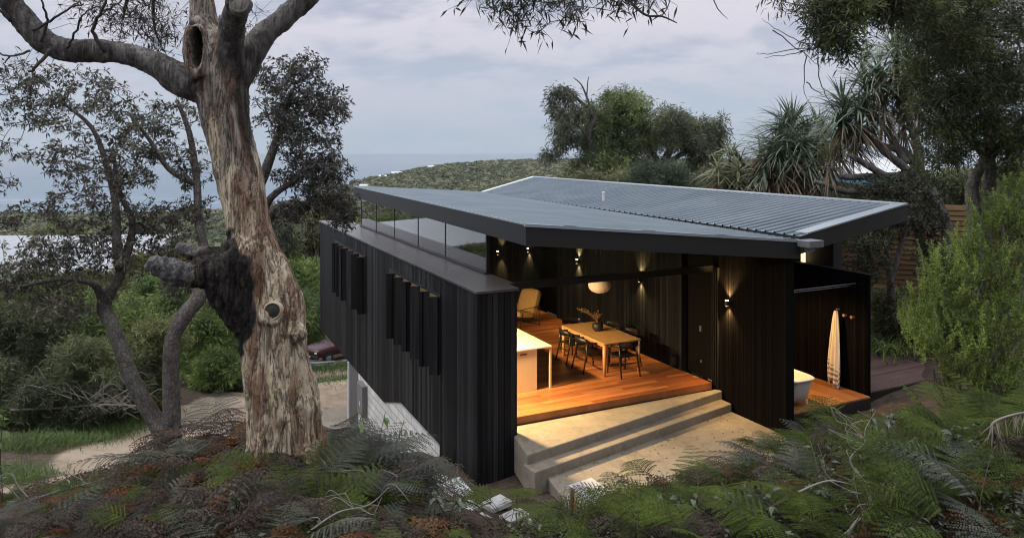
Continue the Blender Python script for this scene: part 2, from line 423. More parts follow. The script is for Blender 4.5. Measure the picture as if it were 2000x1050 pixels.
for q in [(130, 935, 12.5), (250, 880, 15), (350, 840, 17.5), (470, 790, 21), (660, 838, 21.5), (560, 770, 24), (650, 795, 24), (650, 752, 31), (640, 715, 40), (630, 707, 46), (700, 690, 48),
          (60, 860, 15), (150, 850, 17), (100, 800, 19), (300, 780, 21), (0, 770, 21), (430, 730, 27), (200, 740, 26), (-150, 800, 18)]:
    cpp(*q)
for q in [(12, 21, 0.4), (16, 20, 1.0), (14, 28, 0.4), (22, 22, 1.2), (20, 14, 1.8), (25, 8, 2.8), (32, 20, 1.5), (16, 10, 1.7), (45, 30, 0.0), (60, 45, -2.0), (30, 30, 0.5), (22, 30, 0.3), (30, 40, 0.0), (20, 45, -1), (8, 32, -4), (-8, 60, -10.5), (-30, 45, -7.5), (-20, 35, -5.5), (-45, 70, -14), (10, 60, -6), (40, 60, -2), (60, 120, -5),
          (0, 110, -14), (-60, 120, -22), (-120, 200, -34), (30, 200, -16), (-40, 260, -30), (-150, 350, -46), (120, 250, -12), (40, 400, -28), (-80, 450, -38),
          (-300, 420, -46), (-420, 600, -52), (-420, 560, -50), (-250, 700, -66), (-640, 500, -56), (-150, 420, -46), (-450, 700, -66), (-600, 850, -72), (-400, 900, -72), (-300, 1000, -72)]:
    cp(*q)
# the headland: crest traced by its bearing, at 800-1000 m
for (u, v, Y) in [(690, 366, 720), (740, 357, 760), (790, 345, 830), (830, 338, 900), (900, 340, 950), (980, 342, 980), (1060, 345, 980), (1140, 347, 980), (1300, 338, 980), (1500, 338, 980), (1800, 335, 980)]:
    cpp(u, v, Y)
for (u, v, Y) in [(760, 385, 560), (900, 372, 600), (1060, 362, 600), (1300, 350, 600), (690, 400, 560), (610, 412, 640)]:
    cpp(u, v, Y)
for (u, Y, z) in [(700, 1100, -75), (830, 1250, -75), (1000, 1300, -75), (1300, 1350, -75), (1700, 1350, -75), (600, 900, -74), (560, 760, -66)]:
    cp((u - 1000) / 1400 * Y, Y, z)
CPA = np.array(CP)
def warp(X, Y):
    r = np.log(np.maximum(Y, -7.5) + 12.0) * 1.6
    return np.stack([X / (np.maximum(Y, -7.5) + 12.0), r], -1)
_W = warp(CPA[:, 0], CPA[:, 1])
_D = np.linalg.norm(_W[:, None] - _W[None], axis=-1)
_n = len(_W)
_A = np.zeros((_n + 3, _n + 3)); _A[:_n, :_n] = _D + np.eye(_n) * 1e-4
_A[:_n, _n] = 1; _A[:_n, _n + 1:] = _W; _A[_n, :_n] = 1; _A[_n + 1:, :_n] = _W.T
_C = np.linalg.solve(_A, np.concatenate([CPA[:, 2], np.zeros(3)]))
def gz(X, Y):
    X = np.asarray(X, float); Y = np.asarray(Y, float)
    w = warp(X, Y); sh = w.shape[:-1]; w = w.reshape(-1, 2)
    out = np.zeros(len(w))
    for i in range(0, len(w), 4000):
        q = w[i:i + 4000]
        d = np.linalg.norm(q[:, None] - _W[None], axis=-1)
        out[i:i + 4000] = d @ _C[:_n] + _C[_n] + q @ _C[_n + 1:]
    return out.reshape(sh)
def G(X, Y): return float(gz(np.array([X]), np.array([Y]))[0])

PATH = np.array([[*P(60, 0, 11.4)[:2], 0.5], [*P(130, 0, 12.5)[:2], 0.8], [*P(250, 0, 15)[:2], 1.05], [*P(350, 0, 17.5)[:2], 1.1], [*P(470, 0, 21)[:2], 1.5],
                 [*P(580, 0, 25)[:2], 1.9], [*P(660, 0, 31)[:2], 3.0], [*P(690, 0, 36)[:2], 2.6]])
def sand_mask(X, Y):
    best = np.full(X.shape, 9.0)
    for i in range(len(PATH) - 1):
        a, b = PATH[i], PATH[i + 1]
        d = b[:2] - a[:2]; L2 = d @ d
        t = np.clip(((X - a[0]) * d[0] + (Y - a[1]) * d[1]) / L2, 0, 1)
        w = a[2] + (b[2] - a[2]) * t
        dist = np.hypot(X - a[0] - t * d[0], Y - a[1] - t * d[1])
        best = np.minimum(best, dist / w)
    return np.clip(1.5 - best, 0, 1)

rows = np.concatenate([np.linspace(-7, 30, 190), 30 + (np.exp(np.linspace(0, 4.2, 150)) - 1) / (math.exp(4.2) - 1) * 1350])
cols = np.linspace(-1.9, 1.9, 300)
RR, CC = np.meshgrid(rows, cols, indexing='ij')
GX = CC * (np.maximum(RR, -7) + 12.0); GY = RR
GZ = gz(GX, GY)
fine = np.clip(1 - (GY - 5) / 60, 0, 1)
jit = np.array([[mnoise.noise((x * 1.3, y * 1.3, 0)) * 0.06 + mnoise.noise((x * 4, y * 4, 3)) * 0.02 for x, y in zip(r1, r2)] for r1, r2 in zip(GX, GY)])
GZ = GZ + jit * fine
nr, nc = GX.shape
idx = np.arange(nr * nc).reshape(nr, nc)
F = np.stack([idx[:-1, :-1], idx[:-1, 1:], idx[1:, 1:], idx[1:, :-1]], -1).reshape(-1, 4)
ground = mesh_arrays('ground', np.stack([GX, GY, GZ], -1).reshape(-1, 3), F, None, None, None, True)
tag(ground, kind='structure')
sm = ground.data.attributes.new('sand', 'FLOAT', 'POINT'); sm.data.foreach_set('value', sand_mask(GX, GY).ravel().astype(np.float32))
def groundmat():
    m, nt, b = newmat('earth')
    v = coord(nt); at = nt.nodes.new('ShaderNodeAttribute'); at.attribute_name = 'sand'
    n1 = noise(nt, v, 0.9, 8, 0.65); n2 = noise(nt, v, 6, 6, 0.6); n3 = noise(nt, v, 45, 4, 0.6)
    soil = rmp(nt, n2, [(0.3, (0.028, 0.021, 0.016)), (0.5, (0.07, 0.052, 0.04)), (0.72, (0.12, 0.095, 0.075))])
    soil = mixc(nt, rmp(nt, n3, [(0.5, (0, 0, 0)), (0.75, (1, 1, 1))]), soil, (0.15, 0.115, 0.09))
    sand = rmp(nt, n1, [(0.3, (0.20, 0.155, 0.115)), (0.5, (0.36, 0.295, 0.225)), (0.75, (0.44, 0.37, 0.29))])
    sand = mixc(nt, rmp(nt, n3, [(0.45, (0, 0, 0)), (0.7, (0.8, 0.8, 0.8))]), sand, (0.23, 0.18, 0.135))
    gf = rmp(nt, n1, [(0.55, (0, 0, 0)), (0.62, (1, 1, 1))])
    soil = mixc(nt, mth(nt, 'MULTIPLY', gf, 0.6), soil, (0.05, 0.062, 0.022))
    f = mth(nt, 'ADD', at.outputs['Fac'], mth(nt, 'MULTIPLY', mth(nt, 'SUBTRACT', n1, 0.5), 0.9))
    c = mixc(nt, rmp(nt, f, [(0.42, (0, 0, 0)), (0.62, (1, 1, 1))]), soil, sand)
    nt.links.new(c, b.inputs['Base Color']); b.inputs['Roughness'].default_value = 0.95; b.inputs['Specular IOR Level'].default_value = 0.15
    bump(nt, b, mth(nt, 'ADD', n2, mth(nt, 'MULTIPLY', n3, 0.5)), 0.7, 0.05)
    return m
ground.data.materials.append(groundmat())

SEA_Z = -58.0
def seamat():
    m, nt, b = newmat('sea_water')
    v = coord(nt); n1 = noise(nt, coord(nt, (0.004, 0.02, 1)), 1.0, 6, 0.6)
    n3 = noise(nt, coord(nt, (0.0012, 0.012, 1)), 1.0, 5, 0.65)
    c = rmp(nt, n1, [(0.35, (0.045, 0.105, 0.165)), (0.65, (0.075, 0.145, 0.215))])
    t = nt.nodes.new('ShaderNodeTexCoord'); s = nt.nodes.new('ShaderNodeSeparateXYZ'); nt.links.new(t.outputs['Object'], s.inputs[0])
    # surf: lines of broken waves close to the shore
    sh = mth(nt, 'ADD', s.outputs['Y'], mth(nt, 'MULTIPLY', s.outputs['X'], -0.35))
    near = rmp(nt, mth(nt, 'DIVIDE', sh, 2600.0), [(0.30, (1, 1, 1)), (0.52, (0, 0, 0))])
    wv = rmp(nt, n3, [(0.52, (0, 0, 0)), (0.6, (1, 1, 1))])
    c = mixc(nt, mth(nt, 'MULTIPLY', mth(nt, 'MULTIPLY', near, wv), 0.75), c, (0.5, 0.55, 0.58))
    nt.links.new(c, b.inputs['Base Color']); b.inputs['Roughness'].default_value = 0.32
    n2 = noise(nt, coord(nt, (0.05, 0.12, 1)), 1.0, 6, 0.6)
    bump(nt, b, n2, 0.5, 1.2)
    return m
bm = MB(); bm.add([(-14000, 250, SEA_Z), (14000, 250, SEA_Z), (14000, 26000, SEA_Z), (-14000, 26000, SEA_Z)], [(0, 1, 2, 3)])
tag(bm.build('sea', seamat()), kind='structure')
# ------------------------------------------------------------------ house
house = tag(empty('house', P0, HANG), 'black charred timber house with butterfly steel roof, open dining room lit inside', 'house')
def hb(name, mat, *boxes, bevel=0.0, parent=None):
    m = MB()
    for b in boxes: m.box(*b)
    return m.build(name, mat, parent or house, bevel)

# the long wing: stepped underside, oblique front end
OB, OA = -0.937, -0.404
EB = -0.147
m = MB()
prof = [(OA, 2.47), (14.2, 2.47), (14.2, -1.38), (5.75, -1.38), (4.3, -0.93), (1.56, -0.93), (1.56, -1.25), (OA, -0.98)]
def ring(b): return [(b, a, z) for a, z in prof]
n = len(prof)
m.add(ring(OB) + ring(OB + 0.16), [tuple(range(n))[::-1]] + [tuple(range(n, 2 * n))] + [(i, (i + 1) % n, n + (i + 1) % n, n + i) for i in range(n)])
m.box(OB + 0.1605, EB, OA, OA + 0.12, -0.98, 2.47)                       # end wall
m.box(OB + 0.1605, 0.0, 14.08, 14.2, -1.38, 2.47)
m.box(OB + 0.1605, EB, OA + 0.1205, 0.0, 2.36, 2.47); m.box(OB + 0.1605, 0.0, 0.0005, 14.0795, 2.36, 2.47)   # lid of the kitchen bay
m.box(OB + 0.1605, 0.0, 5.8, 14.0795, -1.379, -1.28)
wing = m.build('wing_cladding', M_clad, house)
bmx = bmesh.new(); bmx.from_mesh(wing.data); bmesh.ops.recalc_face_normals(bmx, faces=bmx.faces); bmx.to_mesh(wing.data); bmx.free()
# metal capping of the wing
m = MB(); m.prism([(OB - 0.03, OA - 0.03), (EB + 0.03, OA - 0.03), (EB + 0.03, 0.0), (0.03, 0.06), (0.03, 5.6), (OB - 0.03, 5.6)], 2.4725, 2.52); m.prism([(OB - 0.03, 5.61), (0.03, 5.61), (0.03, 14.24), (OB - 0.03, 14.24)], 2.4725, 2.52)
m.build('parapet_capping', M_para, house, 0.006)
# lower masonry under the wing
hb('block_wall', M_block, (OB + 0.03, -0.02, 1.6, 8.55, -3.9, -0.95))
hb('block_footing', M_black, (OB - 0.01, OB + 0.02, 1.6, 8.5, -3.9, -2.95))
hb('garage_pier', plain('grey_render', (0.10, 0.10, 0.10), 0.8), (OB + 0.03, -0.2, 8.56, 9.6, -3.95, -1.39))
hb('garage_post', M_white, (OB - 0.02, OB + 0.1, 9.61, 9.73, -3.95, -1.39), bevel=0.005)
mb_ = hb('meter_box', plain('grey_box', (0.16, 0.165, 0.17), 0.5), (OB - 0.12, OB + 0.029, 7.5, 8.1, -2.35, -1.5), bevel=0.015)
hb('box_label', M_white, (OB - 0.126, OB - 0.1215, 7.74, 7.82, -2.1, -1.98), parent=mb_)

# vertical louvre shutters on the outer face of the wing, warm room behind
M_lit = emit('lit_window', (1.0, 0.62, 0.24), 0.06)
def shutter_set(a0, a1, cnt, zt, zb):
    w = hb('window', M_black, (OB - 0.012, OB - 0.002, a0 + 0.05, a1, zb, zt + 0.05))
    hb('pane', M_lit, (OB - 0.017, OB - 0.0125, a0 + 0.1, a1 - 0.5, zb + 0.05, zt - 0.01), parent=w)
    wv = Vector((-1, 0.0)).normalized()
    for i in range(cnt):
        a = a0 + (a1 - a0) * (i + 0.02) / cnt
        L = 0.22
        # blade swings out towards world -X
        dv = (-EN.x * 1.0, 0.43288)    # world -X in house coordinates
        px, py = OB - 0.03, a
        qx, qy = px + dv[0] * L, py + dv[1] * L
        nx, ny = -dv[1] * 0.016, dv[0] * 0.016
        mm = MB(); mm.prism([(px - nx, py - ny), (px + nx, py + ny), (qx + nx, qy + ny), (qx - nx, qy - ny)][::-1], zb - 0.02, zt)
        bl = mm.build('shutter', M_clad, house)
        mm = MB(); mm.prism([(px - 1.25 * nx, py - 1.25 * ny), (px + 1.25 * nx, py + 1.25 * ny), (qx + 1.25 * nx, qy + 1.25 * ny), (qx - 1.25 * nx, qy - 1.25 * ny)][::-1], zt + 0.001, zt + 0.022)
        mm.build('shutter_cap', M_fascia, bl)
shutter_set(7.55, 11.6, 6, 2.07, 0.52)
shutter_set(1.45, 5.2, 6, 2.07, 0.54)

# clerestory over the wing
g = hb('clerestory_glass', M_glass, (-0.066, -0.056, 1.22, 11.6, 2.56, 3.6))
hb('glass_sill', M_black, (-0.12, 0.02, 1.15, 11.65, 2.521, 2.559))
for a in (1.15, 3.54, 5.56, 7.74, 9.7, 11.6):
    hb('clerestory_post', M_fascia, (-0.075, 0.0, a, a + (0.012 if a == 7.74 else 0.045), 2.56, 3.52))

# roofs
def quad_lim(poly, a):
    """b-interval of a convex plan polygon at depth a"""
    bs = []
    for (b0, a0), (b1, a1) in zip(poly, poly[1:] + poly[:1]):
        if min(a0, a1) - 1e-9 <= a <= max(a0, a1) + 1e-9 and abs(a1 - a0) > 1e-9:
            t = (a - a0) / (a1 - a0); bs.append(b0 + t * (b1 - b0))
    return (min(bs), max(bs)) if len(bs) >= 2 else None
def roof(name, poly, zf, pitch, thick, rib=0.026):
    amin, amax = min(p[1] for p in poly), max(p[1] for p in poly)
    As = []
    k = math.ceil(amin / pitch)
    while k * pitch < amax:
        c0 = k * pitch
        for o_, h in ((0, 0), (0.018, rib), (0.045, rib), (0.063, 0)): As.append((c0 + o_, h))
        k += 1
    for _, a in poly: As.append((a, 0))
    As = sorted(x for x in As if amin <= x[0] <= amax)
    V, Fq = [], []; prev = None
    for a, h in As:
        lim = quad_lim(poly, a)
        if not lim: continue
        i0 = len(V)
        for t in (0, 0.25, 0.5, 0.75, 1):
            b = lim[0] + (lim[1] - lim[0]) * t
            V.append((b, a, zf(b, a) + h))
        if prev is not None:
            for j in range(4): Fq.append((prev + j, prev + j + 1, i0 + j + 1, i0 + j))
        prev = i0
    r = mesh_arrays(name, V, Fq, None, M_roof, house)
    mm = MB(); ccw = poly
    mm.prism(ccw, [zf(b, a) - thick for b, a in ccw], [zf(b, a) - 0.012 for b, a in ccw])
    f = mm.build('fascia', M_fascia, house)
    return r
zl = lambda b, a: 3.79 + (b + 0.5) / 5.5 * -0.47 + 0.009 * (a + 1.5)
zr = lambda b, a: 3.38 + (b - 5.1) / 3.54 * 0.475 + 0.003 * a
LP = [(-0.5, -1.46), (5.0, -2.2), (5.0, 13.5), (-0.5, 10.9)]
RP = [(5.1, -2.12), (8.64, -1.81), (8.64, 15.9), (5.1, 13.5)]
roof('roof_sheet', LP, zl, 0.2, 0.36, 0.02)
roof('roof_sheet', RP, zr, 0.25, 0.34, 0.034)
def strip(name, p, q, zf, w, mat, up=0.05, dn=0.06):
    """folded metal capping along a roof edge"""
    p2, q2 = Vector((p[0], p[1])), Vector((q[0], q[1])); d = (q2 - p2).normalized(); nn = Vector((-d.y, d.x)) * w
    pts = [p2, q2, q2 + nn, p2 + nn]
    mm = MB(); zs = [zf(a.x, a.y) for a in pts]
    area = sum(pts[i].x * pts[(i + 1) % 4].y - pts[(i + 1) % 4].x * pts[i].y for i in range(4))
    if area < 0: pts = pts[::-1]; zs = zs[::-1]
    mm.prism([tuple(a) for a in pts], [z + up - dn for z in zs], [z + up for z in zs])
    return mm.build(name, mat, house)
strip('roof_capping', (8.66, -1.83), (8.66, 15.95), zr, 0.16, M_flash, 0.038, 0.04)
strip('roof_capping', (8.5, 15.82), (5.05, 13.48), zr, 0.2, M_white, 0.052)
strip('roof_capping', (5.3, -2.12), (8.5, -1.84), zr, 0.3, M_flash, 0.036, 0.03)
strip('roof_capping', (-0.52, -1.48), (5.0, -2.22), zl, 0.07, M_flash, 0.012, 0.05)
strip('roof_capping', (-0.51, 10.9), (-0.51, -1.44), zl, 0.05, M_flash, 0.012, 0.03)
m = MB(); m.box(4.92, 5.3, -2.5, -2.2, 3.20, 3.33); m.box(5.02, 5.16, -2.42, -2.28, 3.12, 3.2)
m.build('gutter_end', M_zinc, house, 0.008)
m = MB(); m.lathe([(0.04, 0), (0.04, 0.24), (0.06, 0.24), (0.06, 0.27), (0.0, 0.28)], (6.0, 6.2, zr(6.0, 6.2)), 12)
m.build('vent_pipe', M_white, house)

# room: floor, right-hand wall with two dark doorways, ceiling lining
hb('floor', M_floor, (-0.77, 4.735, 0.0, 11.7, -0.13, 0.0))
hb('floor_edge', M_floor, (-0.76, 4.735, -0.035, -0.003, -0.14, 0.004))
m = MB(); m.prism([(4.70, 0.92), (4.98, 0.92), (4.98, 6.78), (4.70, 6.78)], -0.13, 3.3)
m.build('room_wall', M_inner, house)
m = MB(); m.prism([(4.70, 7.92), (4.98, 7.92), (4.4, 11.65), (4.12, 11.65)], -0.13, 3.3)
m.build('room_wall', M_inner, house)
hb('front_wall', M_clad2, (4.85, 5.06, -1.93, 0.04, -0.9, 3.12))
hb('wall_return', M_matte, (4.845, 5.065, -2.0, -1.935, -0.9, 3.1))
d1 = hb('door', M_matte, (4.86, 4.92, 0.06, 0.9, 0.0, 3.15))
hb('door_handle', M_zinc, (4.82, 4.858, 0.42, 0.46, 1.0, 1.12), parent=d1)
hb('door_lock', M_zinc, (4.835, 4.858, 0.42, 0.45, 0.3, 0.36), parent=d1)
hb('door', M_matte, (4.86, 4.92, 6.8, 7.9, 0.0, 3.15))
hb('rear_glass', M_glass, (0.05, 4.1, 11.66, 11.67, 0.0, 3.4))
for b in (0.05, 1.4, 2.75, 4.05): hb('rear_mullion', M_black, (b, b + 0.06, 11.62, 11.7, 0.0, 3.4))
# beam over the opening, with sliding-door tracks
hb('beam', M_black, (0.0, 4.86, 0.0, 0.1, 2.40, 2.53), (0.0, 4.86, 0.101, 0.14, 2.44, 2.47))
hb('door_track', M_black, *[(4.8, 4.849, 0.02 - i * 0.055, 0.035 - i * 0.055, -0.1, 2.5) for i in range(4)])
hb('highlight_glass', M_glass2, (0.04, 4.7, 0.04, 0.05, 2.531, 3.1))
for b in (1.6, 3.25): hb('glass_joint', M_black, (b, b + 0.012, 0.038, 0.052, 2.532, 3.1))
# outdoor bathing nook
hb('rear_wall', M_clad2, (5.061, 7.33, 0.5, 0.62, -0.6, 3.1), (7.44, 8.5, 0.5, 0.62, -0.6, 3.3))
hb('side_room', M_fascia, (8.1, 8.38, -0.35, 0.49, -0.6, 3.4))
w = hb('window', M_black, (7.93, 8.09, 0.46, 0.499, 2.3, 2.95))
hb('pane', emit('bright_window', (1.0, 0.72, 0.42), 1.3), (7.94, 8.085, 0.45, 0.459, 2.32, 2.78), parent=w)
m = MB(); m.prism([(7.34, -1.85), (7.43, -1.85), (7.43, 0.49), (7.34, 0.49)], -0.35, 2.42)
scr = m.build('screen_wall', M_clad2, house)
m = MB(); m.prism([(7.325, -1.87), (7.445, -1.87), (7.445, 0.49), (7.325, 0.49)], 2.422, 2.44); m.build('screen_capping', M_fascia, scr)
for aa in (-1.21, -1.40):
    m = MB(); m.tube([(7.34, aa - .12, 1.47), (7.26, aa - .12, 1.48)], [0.018, 0.022], 10); m.tube([(7.26, aa - .12, 1.48), (7.24, aa - .12, 1.48)], [0.034, 0.03], 12); m.build('wall_peg', M_knob, scr)
m = MB(); m.tube([(7.34, -1.15, 1.57), (7.24, -1.15, 1.58)], 0.015, 8); m.build('wall_peg', M_knob, scr)
for aa, zz in ((-1.41, 2.2), (-1.30, 2.13)):
    m = MB(); m.tube([(5.06, aa - .15, zz), (7.34, aa - .15, zz)], 0.011, 8); m.build('drying_rail', M_zinc, scr)

# decks, steps, patio, slabs
deck = empty('bath_deck', P0, HANG); tag(deck, 'lit orange timber deck under the white bathtub', 'deck')
hb('deck_boards', M_deck, (5.08, 7.32, -1.93, 0.49, -0.13, -0.10), parent=deck)
hb('deck_fascia', M_black, (5.08, 7.32, -1.94, -1.91, -0.5, -0.131), parent=deck)
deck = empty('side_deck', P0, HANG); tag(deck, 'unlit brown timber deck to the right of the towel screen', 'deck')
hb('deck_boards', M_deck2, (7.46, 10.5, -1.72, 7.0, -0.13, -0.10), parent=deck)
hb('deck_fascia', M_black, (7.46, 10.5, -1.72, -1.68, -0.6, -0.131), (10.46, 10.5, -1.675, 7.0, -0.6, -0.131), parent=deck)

steps = empty('concrete_steps', P0, HANG); tag(steps, 'wide grey concrete steps fanning below the open timber room', 'steps')
def hxy(u, v, z):
    Y = 1400 * (5 - z) / (v - 297); return toH((u - 1000) / 1400 * Y, Y)
A0, A1 = hxy(1030, 888, -0.14), hxy(1411.7, 762.4, -0.14)
B0, B1 = hxy(1047, 921, -0.31), hxy(1429, 787.6, -0.31)
m = MB(); m.prism([(EB - 0.1, -0.06), (EB + 0.012, OA - 0.02), (EB - 0.1, OA - 0.08), A0, A1, (4.84, -0.06)], -0.8, -0.14)
m.build('top_step', M_conc, steps, 0.02)
m = MB(); m.prism([(A0[0] - 0.05, A0[1] + 0.06), (B0[0] - 0.02, B0[1]), (B1[0], B1[1]), (4.84, A1[1] + 0.02)], -0.8, -0.31)
m.build('lower_step', M_conc, steps, 0.02)
pm = MB(); pm.prism([(-0.35, -2.95), (4.0, -4.1), (4.9, -3.4), (4.84, B1[1] + 0.1), (0.2, B0[1] + 0.3), (-0.1, -1.3)], -0.75, -0.48)
patio = pm.build('patio', M_conc, None, 0.015); patio.location = P0; patio.rotation_euler = (0, 0, HANG); tag(patio, kind='structure')

c = [P(1108, 948, 0), ]
def slab(name, pix, z, thick, mat, **kw):
    pts = []
    for u, v in pix:
        Y = 1400 * (5 - z) / (v - 297); pts.append(((u - 1000) / 1400 * Y, Y))
    ar = sum(pts[i][0] * pts[(i + 1) % len(pts)][1] - pts[(i + 1) % len(pts)][0] * pts[i][1] for i in range(len(pts)))
    if ar < 0: pts = pts[::-1]
    cx = sum(p[0] for p in pts) / len(pts); cy = sum(p[1] for p in pts) / len(pts)
    mm = MB(); mm.prism([(x - cx, y - cy) for x, y in pts], -thick, 0.0)
    o = mm.build(name, mat, None, 0.012); o.location = (cx, cy, z); tag(o, **kw); return o
slab('paving_slab', [(1110, 946), (1155, 931), (1233, 985), (1216, 1018)], -0.455, 0.12, M_conc2, label='large pale concrete slab lying in front of the patio', cat='paving slab')
slab('garage_slab', [(560, 845), (640, 798), (700, 790), (690, 830), (610, 850)], -3.28, 0.15, M_conc, kind='structure')
stair = empty('garden_stair', P0, HANG); tag(stair, 'pale concrete garden stair going down beside the black wing', 'stair')
for i in range(9):
    a = -1.45 + i * 0.62; z = -0.52 - i * 0.165
    m = MB(); m.box(-2.55, -1.42 - (0.06 if i % 2 else 0.0), a, a + 0.66, z - 0.3, z); m.build('tread', M_conc2, stair, 0.012)
for k, (u, v) in enumerate([(905, 985), (965, 975), (1000, 1000), (930, 1010)]):
    q = [(u - 26, v + 5), (u + 12, v - 12), (u + 36, v + 2), (u - 2, v + 18)]
    slab('stepping_stone', q, -0.47, 0.08, M_conc2, label='small pale stepping stone among the ferns below the black corner', cat='stepping stone', group='pale stepping stones below the corner')

# ------------------------------------------------------------------ lamps
LAMP = emit('lamp_glow', (1.0, 0.66, 0.28), 14)
def wall_lamp(b, a, z, label, out=(-1, 0), power=130):
    o = empty('wall_lamp', H(b, a, z), HANG); tag(o, label, 'wall lamp', 'up and down wall lamps on the black walls')
    ox = out[0]
    mm = MB(); mm.lathe([(0.0, -0.055), (0.04, -0.055), (0.045, -0.05), (0.045, 0.05), (0.04, 0.055), (0.0, 0.055)], (ox * 0.075, 0, 0), 16); mm.build('housing', M_black, o)
    mm = MB(); mm.box(min(0, ox * 0.04), max(0, ox * 0.04), -0.03, 0.03, -0.04, 0.04); mm.build('bracket', M_black, o)
    mm = MB()
    for zz in (0.0565, -0.0565): mm.lathe([(0.0, zz), (0.036, zz), (0.036, zz + 0.004), (0.0, zz + 0.004)], (ox * 0.075, 0, 0), 16)
    mm.build('lens', LAMP, o)
    for s in (1, -1):
        ld = bpy.data.lights.new('lamp_beam', 'SPOT'); ld.energy = power * (1 if s > 0 else 0.7); ld.color = (1.0, 0.60, 0.22); ld.spot_size = math.radians(92); ld.spot_blend = 1.0; ld.shadow_soft_size = 0.03
        lo = bpy.data.objects.new('lamp_beam', ld); COL.objects.link(lo); lo.parent = o; lo.location = (ox * 0.06, 0, s * 0.072); lo.rotation_euler = (math.pi if s > 0 else 0, 0, 0)
wall_lamp(4.28, 10.0, 1.57, 'small lit wall lamp farthest back, beside the rear glass')
wall_lamp(4.63, 8.42, 1.84, 'lit wall lamp left of the rear doorway, just under the eave')
wall_lamp(4.70, 5.47, 1.88, 'lit wall lamp above and left of the pendant bowl')
wall_lamp(4.70, 2.47, 1.85, 'lit wall lamp half behind the dark beam')
wall_lamp(4.85, -0.46, 1.80, 'brightest lit wall lamp, on the outer batten wall by the steps', power=240)
nk = empty('bath_lamp', H(5.065, -0.75, 2.35), HANG); tag(nk, 'hidden wall lamp lighting the bathtub and orange deck', 'wall lamp')
mm = MB(); mm.box(0.0, 0.14, -0.05, 0.05, -0.04, 0.04); mm.build('housing', M_black, nk, 0.01)
mm = MB(); mm.box(0.03, 0.13, -0.04, 0.04, -0.046, -0.0405); mm.build('lens', LAMP, nk)
ld = bpy.data.lights.new('bath_light', 'SPOT'); ld.energy = 330; ld.color = (1.0, 0.58, 0.20); ld.spot_size = math.radians(125); ld.spot_blend = 0.5; ld.shadow_soft_size = 0.05
lo = bpy.data.objects.new('bath_light', ld); COL.objects.link(lo); lo.parent = nk; lo.location = (0.08, 0, -0.06); lo.rotation_euler = (0, math.radians(-22), 0)

kl = empty('kitchen_light', H(-0.45, 1.5, 2.25), HANG); tag(kl, 'warm strip light over the kitchen bench, hidden behind the black wing', 'light')
mm = MB(); mm.box(-0.06, 0.06, -1.3, 1.3, 0.0, 0.06); mm.build('housing', M_black, kl, 0.006)
mm = MB(); mm.box(-0.04, 0.04, -1.25, 1.25, -0.008, -0.001); mm.build('diffuser', LAMP, kl)
mm = MB(); mm.tube([(0, -1.0, 0.06), (0, -1.0, 0.11)], 0.006, 6); mm.tube([(0, 1.0, 0.06), (0, 1.0, 0.11)], 0.006, 6); mm.build('cord', M_black, kl)
def area(name, par, loc, rot, sx, sy, e, col=(1.0, 0.66, 0.29)):
    ld = bpy.data.lights.new(name, 'AREA'); ld.shape = 'RECTANGLE'; ld.size = sx; ld.size_y = sy; ld.energy = e; ld.color = col; ld.spread = math.radians(140)
    lo = bpy.data.objects.new(name, ld); COL.objects.link(lo); lo.parent = par; lo.location = loc; lo.rotation_euler = rot; return lo
area('strip_light', kl, (0, -0.62, -0.02), (math.radians(-18), math.radians(-34), 0), 0.12, 0.5, 300)
area('strip_light', kl, (0, 1.1, -0.02), (math.radians(14), math.radians(-34), 0), 0.2, 0.8, 170)

pd = empty('pendant_lamp', H(3.33, 2.25, 1.66), 0); tag(pd, 'pale rounded bowl pendant hanging over the dining table', 'pendant lamp')
mm = MB(); mm.lathe([(0.0, 0.0), (0.10, 0.008), (0.19, 0.045), (0.25, 0.11), (0.27, 0.18), (0.262, 0.27), (0.23, 0.34), (0.16, 0.395), (0.0, 0.42)], (0, 0, 0), 40)
mm.build('lamp_shade', plain('paper_shade', (0.82, 0.74, 0.64), 0.7, 0, 0.02, 4), pd, smooth=True)
mm = MB(); mm.tube([(0, 0, 0.42), (0.05, 0.02, 1.35), (0.14, 0.05, 1.55), (0.25, 0.08, 1.5), (0.36, 0.12, 1.56)], 0.006, 6); mm.build('cord', M_black, pd, smooth=True)

